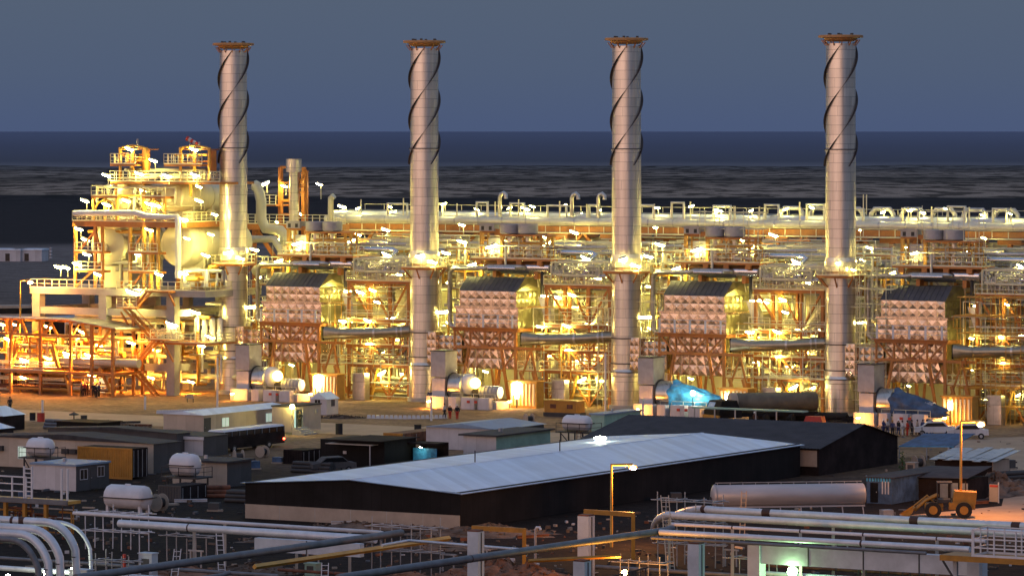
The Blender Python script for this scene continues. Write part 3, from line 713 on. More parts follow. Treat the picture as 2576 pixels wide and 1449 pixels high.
def tarp(name, i, m, label, sc):
    b = -8.0; k = MB(); n, mm = 34, 22; r_ = random.Random(5+i); vs = []
    for q in range(mm+1):
        s_ = q/mm; x = 11.0+s_*(5.6+i*.3); rad = 1.35*(1-s_)**.8+.42; zc = 2.5-s_*.5*(i-1)
        for j in range(n+1):
            a = pi*1.22*(j/n)-.11*pi; f_ = 1+.05*sin(j*.8+q*.5)+.05*sin(j*.45-q*.9)+r_.uniform(-.012, .012)
            vs.append((x+.25*sin(j*.8), b-cos(a)*rad*f_, max(.5, zc+sin(a)*rad*f_*.95 if sin(a) > 0 else zc+sin(a)*rad*2.4)))
    k.add(vs, [(q*(n+1)+j, q*(n+1)+j+1, (q+1)*(n+1)+j+1, (q+1)*(n+1)+j) for q in range(mm) for j in range(n)], True)
    o = k.build(name, m, None, PI(i), -TH); tag(o, label, 'tarpaulin'); return o
tarp('tarpaulin', 2, 'tarp_blue', 'bright blue tarpaulin wrapped over the third draught fan', 1)
tarp('tarpaulin', 3, 'tarp_navy', 'dark blue tarpaulin draped over the rightmost draught fan', 1)

def build_heater():
    t = plant('start_heater', cat='heater')
    MB().bb(15.6, 19.4, -5.2, -3.4, 0, 3.2).build('body', 'steel_amber', t)
    for k in range(7): MB().bb(15.8+k*.52, 16.02+k*.52, -5.32, -5.2, .3, 3.0).build('rib', 'vessel_paint', t)
    MB().bb(20.2, 22.0, -2.8, -1.6, 0, 3.4).build('cubicle', 'clad_duct', t)
    MB().bb(15.4, 19.6, -5.4, -3.2, 3.2, 3.35).build('lid', 'steel_amber', t)
    return t
row4(build_heater(), 'ribbed amber heater unit at the foot of the furnace frame, %s of the four', 'four ribbed heater units')

def build_valves():
    t = plant('valve_platform', cat='pipework')
    rg = random.Random(12)
    for k in range(16):
        x = 18.2+k*.5; MB().tube([(x, 1+rg.random()*3, 15.0), (x, 1+rg.random()*.1, 16.2+rg.random()*1.5), (x+rg.uniform(-.6, .6), 3, 17.2+rg.random())], .09, 6).build('pipe', 'pipe_white', t)
    for k in range(26): valve(t, (18.0+rg.random()*8.2, .7+rg.random()*2.5, 15.6+rg.random()*2.0), rg.uniform(.2, .42), rg.choice(['pipe_white', 'bright_metal']))
    # elbowed silver steam line above
    MB().tube([(16.3, 3.4, 18.9), (22.3, 3.4, 18.9), (22.9, 3.4, 18.7), (21.3, 2.6, 16.9)], .33, 14).build('steam_line', 'bright_metal', t)
    MB().tube([(15.5, 4.2, 19.5), (24, 4.2, 19.6)], .2, 10).build('steam_line', 'clad_duct', t)
    frame(t, [17.9, 26.6], [1.0, 4.6], [18.0], 'rail_cream', .14, .14, z0=15)
    MB().rail([(20.5, 4.4, 18.9), (25.6, 4.4, 18.9), (25.6, 6.4, 18.9)], 1.1, 1.3, .08).build('handrail', 'rail_cream', t)
    pipes(t, (17.4, 26.8, .6, 4.6, 15.3, 18.2), 22, 31, ('pipe_white', 'rail_cream'), (.06, .13), 5)
    return t
row4(build_valves(), 'cluster of white valves and pipes on top of the access tower, %s of the four', 'four valve clusters')

def build_recovery():
    t = plant('heat_recovery_casing', cat='casing')
    MB().bb(14.8, 27.6, 6.4, 12.5, 0, 13.6).build('casing', 'casing_olive', t)
    for x in (15.3, 17.9, 20.5, 23.1, 25.7): MB().beam((x, 6.3, 0), (x, 6.3, 13.6), .2).build('stiffener', 'vessel_paint', t)
    MB().lathe([(2.0, .5), (2.0, 13.5), (1.8, 14.2), (.8, 14.9), (.05, 15.0)], 28, (22.4, 7.2, 0)).build('vessel', 'casing_olive', t)
    MB().hdrum((2.8, 9, 15.6), (9.5, 9, 15.6), 1.3, 20).build('drum', 'vessel_paint', t)
    MB().lathe([(1.3, .5), (1.3, 15.8), (1.0, 16.5), (.05, 16.8)], 22, (3.6, 4.6, 0)).build('vessel', 'cladding', t)
    MB().bb(0.2, 13.8, 9.0, 12.5, 0, 12.0).build('casing', 'vessel_paint', t)
    for z in (13.9,): MB().bb(12.0, 27.8, 6.2, 12.8, z-.2, z).rail([(12, 6.2, z), (27.8, 6.2, z)], 1.15, 1.4, .08).build('roof_walk', 'rail_cream', t)
    return t
row4(build_recovery(), 'tall olive lit heat recovery casing behind the access tower, %s of the four', 'four heat recovery casings')
MT = ('pipe_white', 'vessel_paint', 'clad_duct', 'steel_amber', 'rail_cream', 'bright_metal')
for i in range(4):
    t = plant('process_pipework', 'tangle of lit process pipes woven through furnace and tower, %s of the four' % ORD[i], 'pipework', 'four tangles of process pipes', i)
    pipes(t, (1.8, 6.2, 2.0, 6.5, 1.0, 17.0), 26, 3+i*17, MT, (.07, .2), 5)
    pipes(t, (14.6, 27.0, 1.0, 6.0, .6, 9.8), 52, 4+i*17, MT, (.06, .17), 5)
    pipes(t, (1.6, 27.4, 6.8, 12.5, 14.2, 19.0), 60, 5+i*17, MT, (.07, .24), 5)
    pipes(t, (15.0, 27.4, 5.3, 6.2, 10.0, 15.0), 16, 6+i*17, MT, (.06, .14), 5)
def build_sidetower():
    """low railed stair platforms tucked between chimney and furnace"""
    t = plant('pipe_tower', cat='access tower')
    for z in (4.6, 8.6, 11.4, 14.2, 16.6):
        deck(t, 2.6, 5.0, 1.6, 4.2, z, sides='flr', m='steel_amber')
    frame(t, [2.6, 5.0], [1.6, 4.2], [16.6], 'steel_amber', .22, .2)
    for k in range(6): valve(t, (2.2+k*.5, 1.2, 9.4+(k % 3)*2.7), .34)
    return t
row4(build_sidetower(), 'narrow railed platform stack between chimney and furnace casing, %s of the four', 'four narrow platform stacks')

# second line of equipment further back, seen above the first
def build_backrow():
    t = plant('back_gantry', cat='gantry')
    frame(t, [1.5, 8.2, 14.9, 21.6], [15.0, 21.0], [9.0, 14.0, 17.6], 'steel_orange', .36, .34,
          brace=[((1.5, 14.9, 14.2), (5, 14.9, 17.3)), ((8.2, 14.9, 14.2), (5, 14.9, 17.3)), ((14.9, 14.9, 17.3), (18, 14.9, 14.2)), ((21.6, 14.9, 17.3), (18, 14.9, 14.2))])
    for z in (14.0, 17.6): deck(t, 1, 22.4, 14.8, 21.2, z, sides='f')
    MB().hdrum((2.5, 18, 11.5), (13, 18, 11.5), 1.5, 20).build('exchanger', 'vessel_paint', t)
    MB().hdrum((10.5, 18, 16), (20, 18, 16), 1.1, 18).build('exchanger', 'pipe_white', t)
    MB().tube([(1.4, 16.2, 19.1), (6, 16.2, 19.1), (6, 16.2, 15)], .5, 14).build('header', 'pipe_white', t)
    pipes(t, (1.5, 26.5, 14.9, 24.5, 14.3, 20.0), 60, 15, ('pipe_white', 'vessel_paint', 'clad_duct', 'steel_amber', 'rail_cream'), (.1, .34), 4)
    return t
row4(build_backrow(), 'orange gantry of pipes and exchangers standing behind the furnaces, %s of the four', 'four gantries behind the furnaces')

# ================================================================ long pipe rack behind the furnaces
RB = 30.0; RA0, RA1 = -3.0, 112.0
t = plant('pipe_rack', 'long orange pipe rack with a big white header running behind all furnaces', 'pipe rack')
O = 'steel_orange'
MB().bb(RA0, RA1, RB-.1, RB+.3, 20.75, 21.5).build('girder', O, t)
MB().bb(RA0, RA1, RB-1.3, RB-.1, 20.55, 20.7).build('walkway', 'rail_cream', t)
MB().rail([(RA0, RB-1.3, 20.7), (RA1, RB-1.3, 20.7)], 1.0, 2.2, .09, toe=False, mids=0).build('handrail', 'rail_cream', t)
MB().beam((RA0, RB, 16.6), (RA1, RB, 16.6), .4, .5).build('girder', O, t)
x = RA0+2; k = 0
while x < RA1:
    for y in (RB, RB+8): MB().beam((x, y, 0), (x, y, 20.7), .55).build('column', O, t)
    MB().beam((x+.3, RB, 16.8), (x+3.6, RB, 20.5), .35).build('brace', O, t)
    MB().beam((x+7.4, RB, 16.8), (x+4.0, RB, 20.5), .35).build('brace', O, t)
    MB().bb(x-1.6, x+1.6, RB-.3, RB+8, 19.9, 20.5).build('cap_beam', O, t)
    MB().beam((x+1.2, RB-.1, 14.5), (x+3.2, RB-.1, 16.4), .3).beam((x-1.2, RB-.1, 14.5), (x-3.2, RB-.1, 16.4), .3).build('brace', O, t)
    x += 8.1; k += 1
MB().bb(RA0, RA1, RB+8.2, RB+8.5, 9, 20.0).build('cladding', 'vessel_paint', t)
MB().cyl((-6, RB+1.2, 22.0), (RA1, RB+1.2, 22.0), .58, 20).build('header', 'pipe_white', t)
MB().cyl((-6, RB+3.0, 22.6), (RA1, RB+3.0, 22.6), .55, 16).build('header', 'pipe_pale', t)
MB().cyl((-6, RB+5.0, 22.7), (RA1, RB+5.0, 22.7), .62, 16).build('header', 'pipe_grey', t)
for k in range(30): MB().cyl((RA0+3+k*3.7, RB+1.2, 21.95), (RA0+3.2+k*3.7, RB+1.2, 21.98), .64, 18).build('pipe_clamp', 'clad_duct', t)
rg = random.Random(8)
for k in range(16):                                   # small expansion loops and drains rising off the headers
    a = 4+k*6.3+rg.uniform(-1, 1); w_ = rg.uniform(1.3, 3.2); h_ = rg.uniform(.9, 1.5)
    MB().tube([(a, RB+2, 22.3), (a, RB+2, 23.2+h_), (a+w_, RB+2, 23.2+h_), (a+w_, RB+2, 22.3)], .19, 8).build('expansion_loop', 'pipe_white', t)
for k in range(11):                                   # fat pale loops on the right half
    a = 62+k*4.3
    MB().tube([(a, RB+4.6, 22.4), (a, RB+4.6, 23.5), (a+.5, RB+4.6, 24.1), (a+2.6, RB+4.6, 24.1), (a+3.1, RB+4.6, 23.5), (a+3.1, RB+4.6, 22.4)], .32, 12).build('expansion_loop', 'pot_grey', t)
for a in (21.5, 32.6, 36.6):
    MB().tube([(a, RB+1.5, 22.4), (a, RB+1.5, 25.2), (a+.2, RB+1.5, 25.6), (a+.6, RB+1.5, 25.8), (a+.95, RB+1.5, 25.5), (a+.95, RB+1.5, 25.0)], .28, 10).build('relief_valve', 'clad_duct', t)
MB().rail([(RA0, RB+6.4, 22.6), (RA1, RB+6.4, 22.6)], 1.4, 3.1, .07, toe=False, mids=0).build('handrail', 'rail_cream', t)
for k in range(22):
    a = 1+k*5+rg.uniform(-1.5, 1.5); MB().beam((a, RB+1, 22.6), (a, RB+1, 24.2+rg.random()*.8), .14).build('vent_stub', 'rail_cream', t)
# thin lattice mast behind
def mast(u, v0, v1, b):
    p = L(u, v1, b=b); q = L(u, v0, b=b); t = empty('vent_mast', W((p.x, b, 0)), -TH, cat='mast')
    MB().beam((0, 0, 0), (.0, 0, q.z), .12).build('pole', 'rail_cream', t); MB().beam((.35, 0, 0), (.45, 0, q.z), .12).build('pole', 'rail_cream', t)
    for z in range(1, int(q.z), 2): MB().beam((0, 0, z), (.4, 0, z+.6), .06).build('rung', 'rail_cream', t)
    return t
mast(2172, 490, 560, 40)['label'] = 'thin twin-pole vent mast behind the pipe rack, right of the rightmost chimney'

for bb_, z_, lb in ((13.2, 18.9, 'long thin railed walkway running behind the drum platforms of all furnaces'), (25.0, 18.2, 'second long railed walkway, under the front of the pipe rack')):
    t = plant('long_walkway', lb, 'walkway')
    MB().bb(-1, 112, bb_, bb_+.9, z_-.12, z_).build('deck', 'steel_orange', t)
    MB().rail([(-1, bb_, z_), (112, bb_, z_)], 1.1, 1.6, .07).build('handrail', 'rail_cream', t)
    for k in range(20): MB().beam((k*6, bb_+.5, 0), (k*6, bb_+.5, z_), .24).build('column', 'steel_amber', t)
for i in range(4):
    t = plant('fine_pipework', 'thin cream pipes and conduits rising behind the furnace hood, %s of the four' % ORD[i], 'pipework', 'four bundles of thin pipes', i)
    pipes(t, (0.5, 28, 6.5, 13.0, 13.5, 20.0), 46, 300+i, ('rail_cream', 'pipe_white', 'steel_amber', 'casing_olive'), (.035, .09), 6, sides=6)
    pipes(t, (0.5, 28, 24, 29.3, 15.5, 20.4), 34, 320+i, ('rail_cream', 'pipe_white', 'steel_orange', 'casing_olive'), (.05, .14), 5, sides=6)
    pipes(t, (14.5, 28, -.6, .6, .4, 14.5), 22, 340+i, ('rail_cream', 'steel_amber', 'pipe_white'), (.04, .09), 5, sides=6)
# ================================================================ lamps of the furnace area
FL = 'white floodlights of the furnaces'
WHERE = ['leftmost', 'second', 'third', 'rightmost']
def mlamp(i, u0, v, b, txt, kind='white', yaw=.5, tilt=.3, size=1.0, pole=1.2):
    if i == 3: size *= .58
    """lamp described in module 0 pixels and depth b, repeated in module i"""
    p = L(u0, v, b=b); lamp(W(p, i), txt, kind, -TH+yaw, tilt, size, pole, FL)
for i in range(4):
    n = WHERE[i]; d = .62 if i < 3 else .6
    mlamp(i, 573, 634, -2.6, 'floodlight on the ring platform against the front of the %s chimney' % n, yaw=1.3, tilt=-.2, size=1.15, pole=.5)
    mlamp(i, 608, 650, -1.6, 'small floodlight on the right of the ring platform of the %s chimney' % n, size=.9, yaw=-.3)
    mlamp(i, 640, 628, 2.0, 'floodlight beside the ring platform right of the %s chimney' % n, yaw=.4, tilt=.25)
    mlamp(i, 748, 612, 1.9, 'floodlight in the left bay of the drum platform by the %s furnace' % n, yaw=.4, tilt=-.3, size=1.2)
    mlamp(i, 700, 657, 1.0, 'floodlight at the left corner under the drum platform of the %s furnace' % n, yaw=.4, tilt=-.35)
    mlamp(i, 885, 606, 8.0, 'floodlight between drum platform and pipe rack above the %s furnace' % n, yaw=.4, tilt=-.35)
    mlamp(i, 970, 578, 26, 'floodlight on the pipe rack walkway right of the %s furnace' % n, yaw=.5, tilt=.35)
    mlamp(i, 972, 640, 2.2, 'floodlight under the elbowed steam line of the %s access tower' % n, yaw=.4, tilt=.4)
    if i < 3:
        mlamp(i, 1002, 690, 2.6, 'floodlight on the top floor of the %s access tower, right half' % n, size=.9)
        mlamp(i, 905, 735, 4.6, 'floodlight high behind the left bay of the %s access tower' % n, size=1.1)
    mlamp(i, 937, 730, -.4, 'floodlight on the middle column of the %s access tower under its top floor' % n, yaw=.3, tilt=.35, size=.8)
    mlamp(i, 874, 733, .4, 'floodlight on the right shoulder of the %s furnace casing' % n, yaw=.3, tilt=0, size=.85)
    mlamp(i, 862, 808, -.6, 'lower floodlight at the right corner of the %s furnace casing' % n, yaw=.3, tilt=.1, size=.85)
    mlamp(i, 885, 806, 1.5, 'floodlight on the third floor of the %s access tower, left bay' % n, yaw=.2, tilt=.0, size=1.0)
    mlamp(i, 925, 806, -.3, 'floodlight on the third floor of the %s access tower, at the middle column' % n, yaw=.2, tilt=.3, size=.9)
    mlamp(i, 978, 802, 3.0, 'floodlight on the third floor of the %s access tower, right bay' % n, yaw=.2, tilt=-.15, size=1.2)
    mlamp(i, 1020, 804, 4.0, 'floodlight on the third floor of the %s access tower, at its right end' % n, yaw=.2, tilt=-.15, size=1.1)
    mlamp(i, 928, 865, -.4, 'small floodlight under the second floor of the %s access tower' % n, yaw=.2, tilt=-.1, size=.7)
    mlamp(i, 885, 880, 5.6, 'floodlight behind the railings of the second floor of the %s access tower' % n, yaw=.2, tilt=-.1, size=.9)
    mlamp(i, 960, 938, -.8, 'floodlight on an amber arm at the foot of the %s access tower' % n, yaw=.3, tilt=-.5, size=1.0)
    mlamp(i, 632, 772, 1.0, 'floodlight on the narrow platform stack right of the %s chimney' % n, yaw=.3, tilt=-.1, size=1.2)
    mlamp(i, 733, 918, 0.6, 'small floodlight under the hopper of the %s furnace' % n, yaw=.3, tilt=.3, size=.6)
    mlamp(i, 760, 540, 33, 'floodlight among the expansion loops above the pipe rack, span behind furnace %s' % n, size=1.1, yaw=.4)
    mlamp(i, 985, 535, 33, 'floodlight among the expansion loops above the pipe rack, span right of furnace %s' % n, size=1.1, yaw=.6, tilt=-.3)
    mlamp(i, 860, 520, 33, 'floodlight over the pipe rack header, middle of the span by furnace %s' % n, size=1.0, yaw=.6, tilt=.3)
    mlamp(i, 760, 690, 12, 'floodlight behind the hood of the %s furnace' % n, size=1.0)
    for q, (u, v, b, tx) in enumerate(((650, 700, 6.0, 'left of the hood, upper'), (652, 800, 5.0, 'left of the casing, middle'), (655, 880, 4.0, 'left of the casing, low'), (920, 660, 12.5, 'behind the access tower roof, left'), (1000, 655, 12.8, 'behind the access tower roof, right'),
            (700, 560, 24.0, 'under the pipe rack, left'), (800, 600, 25.0, 'under the pipe rack, middle'), (900, 590, 26.0, 'under the pipe rack, right'), (1010, 610, 24.0, 'under the pipe rack, far right'), (950, 760, 3.2, 'inside the tower, fourth floor'), (1000, 855, 3.0, 'inside the tower, third floor, right'),
            (960, 890, 3.5, 'inside the tower, second floor'), (905, 950, 3.0, 'inside the tower foot, left'), (1010, 940, 3.0, 'inside the tower foot, right'), (830, 650, 5.0, 'behind the steam drum'), (780, 905, 3.0, 'under the hopper, rear'), (860, 620, 12.0, 'over the exchangers'), (740, 640, 12.0, 'over the exchangers, left'))):
        if i == 3 and q in (0, 1, 3, 4, 9, 10, 11, 13, 14): continue
        mlamp(i, u, v, b, 'floodlight %s, %s module' % (tx, n), yaw=rnd.uniform(-1, 1), tilt=rnd.uniform(-.4, .4), size=.8)  # fill lamps added inside each module to light the rear surfaces
    mlamp(i, 690, 600, 14, 'floodlight on the gantry behind the %s furnace, left end' % n, size=1.1)
    mlamp(i, 940, 615, 13.5, 'floodlight on the gantry behind the %s furnace, right end' % n, size=1.1)
for k in range(24):
    a = -1+k*4.6; lamp(W((a, RB+1.4+(k % 3)*.9, 23.5+(k % 4)*.25), 0), 'floodlight above the pipe rack header, %s from the left end' % NTH[k], 'white', -TH+rnd.uniform(-.6, 1), rnd.choice((-.35, .3, 0)), .6, 1.0, 'floodlights along the pipe rack header')
n_ = lambda i: WHERE[i]
# work lights at the foot of the frames
for i in range(4):
    p = W(L(801, 963, b=-5.4), i)
    t = empty('work_light', p, -TH, 'tall glaring work light at the foot of the frame, %s of the four' % ORD[i], 'work light', 'four glaring work lights at the furnace feet')
    k = 1.0 if i < 2 else .45
    MB().lathe([(.10, -1.0*k), (.42*k, -.3*k), (.55*k, .5*k), (.5*k, .9*k), (.05, 1.0*k)], 12, soft=True).build('lens', 'lamp_small', t)
    MB().beam((0, 0, -p.z), (0, 0, -.9*k), .12).build('stand', 'dark_joint', t)
    for q, (a, b_) in enumerate(((8.2, -12.2), (17.0, -7.6))):
        lamp(W((a, b_, .9), i), 'low sodium floodlight on the ground %s, %s module' % (('before the fan skid', 'before the ribbed heater', 'at the chimney foot')[q], n_(i)), 'sodium', -TH, -.2, (.42, .45)[q], .8, 'low sodium floodlights on the ground')  # floods added to light the furnace fronts from below
    if i < 2:
        p = W(L(698, 946, b=-9.2), i); t = empty('work_light', p, -TH, 'round yellow glaring work light against the fan cowl, %s fan' % WHERE[i], 'work light')
        MB().ball((0, 0, 0), .72, .55, .68, 14, 10).build('lens', 'lamp_amber', t); MB().beam((0, 0, -p.z), (0, 0, -.5), .1).build('stand', 'dark_joint', t)  # glowing ball added in place of a lamp-lit cowl
    elif i == 2:
        p = W(L(714, 952, b=-10.2), i); t = empty('work_light', p, -TH, 'bluish white work light shining on the bright blue tarpaulin', 'work light')
        MB().ball((0, 0, 0), .3, n=10).build('lens', 'lamp_cool', t); MB().beam((0, 0, -p.z), (0, 0, -.2), .08).build('stand', 'dark_joint', t)
def sodium(u, v, y, label, post=True, arm=1, scale=1.0, kind='lamp_small', size=.42):
    """street lamp on a steel post with an outreach arm; (u,v) is where the lamp shows at depth y"""
    p = AT(u, v, y); t = empty('street_lamp', (p.x, y, 0), 0, label, 'street lamp')
    MB().ball((0, 0, p.z), size, size*.7, size*.6, 12, 8).build('lens', 'lamp_street', t)  # orange glowing ball shapes the halo round the bulb
    MB().ball((0, -size*.45, p.z-size*.1), size*.62, size*.5, size*.45, 10, 8).build('bulb', kind, t)
    ld = bpy.data.lights.new('sodium_light', 'POINT'); ld.energy = 5200; ld.color = (1, .40, .09); ld.shadow_soft_size = .1
    lo = bpy.data.objects.new('sodium_light', ld); COL.objects.link(lo); lo.parent = t; lo.location = (0, -.1, p.z-size*.6-.35)
    MB().bb(-size*.9, size*.9, -size*.4, size*.4, p.z+size*.45, p.z+size*.6).build('lamp_head', 'pot_grey', t)
    if post:
        MB().tube([(-arm, 0, 0), (-arm, 0, p.z+.2), (0, 0, p.z+size*.6)], .13, 8).build('post', 'steel_amber', t)
    return t

p = W(L(2255-1530, 703-41, b=3.0), 3); t = empty('work_light', AT(2255, 703, 575), 0, 'cold greenish work light left of the rightmost furnace hood', 'work light')
MB().ball((0, 0, 0), .42, n=10).build('lens', 'lamp_green', t); MB().beam((.2, .2, -1.2), (.2, .2, 0), .09).build('pole', 'rail_cream', t)
# ================================================================ left: storage drums on a concrete table, shelter, stairs
def A(u, v, b): return L(u, v, b=b)
def aa(u, b, v=700): return L(u, v, b=b).x
def zz(u, v, b): return L(u, v, b=b).z
CF = -7.0                                       # front of the table
t = plant('concrete_table', 'tall concrete frame table carrying the storage drums at left', 'concrete frame')
C_ = 'concrete'; AX = [-26.2, -15.4, -4.6]; BY = [CF, 4.0]
for x in AX:
    for y in BY: MB().bb(x-.62, x+.62, y-.6, y+.6, 0, 12.7).build('column', C_, t)
for x in (-20.8, -10): MB().bb(x-.5, x+.5, 3.5, 4.5, 0, 12.7).build('column', C_, t)
MB().bb(-27, 1.0, CF-.8, 5, 12.72, 13.5).build('slab', C_, t)
for z0, z1 in ((10.1, 11.0),):
    for x0, x1 in zip(AX, AX[1:]): MB().bb(x0+.62, x1-.62, CF-.4, CF+.4, z0, z1).build('beam', C_, t)
for x0, x1 in zip(AX, AX[1:]): MB().bb(x0+.62, x1-.62, 3.6, 4.4, 10.0, 11.0).build('beam', C_, t)
for x in AX:
    for z0, z1 in ((3.1, 4.0), (10.1, 11.0)): MB().bb(x-.4, x+.4, CF+.6, 3.4, z0, z1).build('beam', C_, t)
MB().bb(-14.8, -5.2, CF-.4, CF+.4, 3.1, 4.0).build('beam', C_, t)
MB().rail([(-27, CF-.8, 13.5), (-15, CF-.8, 13.5)], 1.15, 1.2, .09).rail([(-13, CF-.8, 13.5), (1, CF-.8, 13.5), (1, 5, 13.5)], 1.15, 1.2, .08).build('handrail', 'rail_cream', t)
t = plant('pipe_bundle', 'bundle of horizontal pipes running inside the concrete table', 'pipework')
for z, r in ((2.2, .35), (5.2, .4), (6.3, .3), (4.7, .45), (7.6, .25), (9.0, .35), (9.6, .22)):
    MB().cyl((-26, -2+z*.3, z), (2, -2+z*.3, z), r, 10).build('pipe', 'vessel_paint', t)
pipes(t, (-14, -5.5, -5, 3, .5, 9.5), 22, 77, ('vessel_paint', 'pipe_white', 'steel_amber', 'clad_duct'), (.1, .3), 5)
pipes(t, (-4, 1.5, -5, 3, .5, 12), 14, 78, ('vessel_paint', 'pipe_white', 'steel_amber', 'clad_duct'), (.1, .3), 5)
pipes(t, (-25.5, -16, -4, 3, .5, 9.5), 12, 79, ('vessel_paint', 'steel_amber', 'clad_duct'), (.1, .3), 4)
t = plant('equipment_floor', 'railed steel floor with pump casings halfway up the concrete table', 'platform')
MB().bb(-9.5, 1.2, CF-.9, 3, 6.6, 6.85).build('deck', 'steel_orange', t)
MB().rail([(-9.5, CF-.9, 6.85), (1.2, CF-.9, 6.85), (1.2, 3, 6.85)], 1.15, 1.2, .09, mids=2).build('handrail', 'rail_cream', t)
for x in (-3.6, -2.4, -1.2, 0.0): MB().cyl((x, -3, 6.85), (x, -3, 9.6), .38, 12).ball((x, -3, 9.6), .38).build('filter_vessel', 'tank_white', t)
for k in range(7): valve(t, (-9+k*.8, -6, 7.5+(k % 2)*.9), .4)
MB().bb(-25, -16.2, 4.6, 6.2, 9.2, 12).build('wall_panel', 'beige_wall', t)

def big_drum(u, v, r, ln, b, label, zbase, m='vessel_paint'):
    p = L(u, v, b=b); t = plant('storage_drum', label, 'drum', 'horizontal storage drums on the table')
    MB().hdrum((p.x, b+.9, p.z), (p.x, b+ln, p.z), r, 40, .2).build('shell', m, t)
    for k in (.2, .5, .82):
        y = b+.9+ln*k; MB().lathe([(r, y-.06), (r+.07, y-.06), (r+.07, y+.06), (r, y+.06)], 32, (p.x, 0, p.z), 'y').build('weld_band', m, t)
        MB().bb(p.x-r*.8, p.x+r*.8, y-.2, y+.2, zbase, p.z-r*.55).build('saddle', 'vessel_paint', t)
    MB().cyl((p.x, b+2, p.z+r), (p.x, b+2, p.z+r+.8), .3, 12).lathe([(.42, p.z+r+.7), (.42, p.z+r+.85)], 12, (p.x, b+2, 0)).build('nozzle', 'pipe_white', t)
    MB().lathe([(.55, b+.14), (.55, b-.0), (.05, b-.05)], 16, (p.x, 0, p.z-.3), 'y').build('manhole', 'pipe_white', t)
    return p
big_drum(262, 617, 2.75, 11, -5.0, 'large pale lower storage drum on the left behind the orange steel tower', 13.5)
big_drum(438, 617, 2.75, 14, -5.0, 'large pale lower storage drum on the right, next to the leftmost chimney', 13.5)
big_drum(300, 497, 1.75, 10, -4.0, 'small upper storage drum on the left, above the grey crossover pipe', 22.4)
big_drum(424, 497, 1.85, 14, -4.0, 'small upper storage drum on the right, under the windsock', 22.4)
t = plant('drum_tower', 'orange multi-floor steel tower wrapped round the storage drums', 'access tower')
ZD = zz(250, 557, -6.4)
A1 = [aa(x, -6.4) for x in (190, 240, 258, 328, 362, 380, 398)]
for x in A1:
    MB().beam((x, -6.4, 13.5), (x, -6.4, ZD), .36).build('column', 'steel_orange' if x < A1[3] else 'steel_amber', t)
for x in (A1[0], A1[2], A1[3], A1[6]): MB().beam((x, -2.0, 13.5), (x, -2.0, ZD), .36).build('column', 'steel_orange', t)
for zl in (zz(250, 632, -6.4), zz(250, 680, -6.4)):
    for x0, x1 in ((A1[0], A1[2]), (A1[3], A1[6])):
        MB().bb(x0-.2, x1+.2, -6.6, -4.9, zl-.3, zl).build('deck', 'steel_orange', t)
        MB().rail([(x0, -6.6, zl), (x1, -6.6, zl)], 1.1, 1.2, .08).build('handrail', 'rail_cream', t)
MB().bb(A1[0]-.3, aa(462, -6.4), -6.7, 6, ZD-.7, ZD).build('deck', 'steel_orange', t)
MB().rail([(A1[0]-.3, 6, ZD), (A1[0]-.3, -6.7, ZD), (aa(462, -6.4), -6.7, ZD), (aa(462, -6.4), 4, ZD)], 1.3, 1.1, .09, mids=2).build('handrail', 'rail_cream', t)
for x0, x1, z0, z1 in ((A1[0], A1[1], 17.8, 21), (A1[2], A1[1], 17.8, 21), (A1[3], A1[4], 18, 21), (A1[6], A1[5], 18, 21), (A1[3], A1[5], 13.6, 17), (A1[0], A1[2], 13.6, 17)): MB().beam((x0, -6.42, z0), (x1, -6.42, z1), .26).build('brace', 'steel_orange', t)
# floor at the upper drums with arched legs
zu = zz(250, 493, -5.6)
for x0, x1 in ((aa(234, -5.6), aa(300, -5.6)), (aa(360, -5.6), aa(420, -5.6))):
    MB().bb(x0, x1, -6.0, -3.6, zu-.3, zu).build('deck', 'steel_orange', t)
    MB().rail([(x0, -3.6, zu), (x0, -6, zu), (x1, -6, zu)], 1.3, 1.1, .09).build('handrail', 'rail_cream', t)
    for x in (x0+.2, (x0+x1)/2, x1-.2): MB().beam((x, -5.8, ZD), (x, -5.8, zu-.3), .32).build('column', 'steel_amber', t)
    MB().tube([(x0+.2, -5.82, zu-2.2), (x0+1.0, -5.82, zu-.9), ((x0+x1)/2, -5.82, zu-.4), (x1-1.0, -5.82, zu-.9), (x1-.2, -5.82, zu-2.2)], .14, 6).build('brace', 'steel_amber', t)
zt = zz(350, 457, -4.6)
x0, x1 = aa(284, -4.6), aa(560, -4.6)
MB().bb(x0, x1, -5.2, 2.6, zt-.3, zt).build('deck', 'steel_orange', t)
MB().rail([(x0, 2.6, zt), (x0, -5.2, zt), (x1, -5.2, zt)], 1.35, 1.0, .09, mids=2).build('handrail', 'rail_cream', t)
for x in (x0+.5, x0+5, x1-5): MB().beam((x, -4.6, zu), (x, -4.6, zt-.3), .28).build('column', 'steel_amber', t)
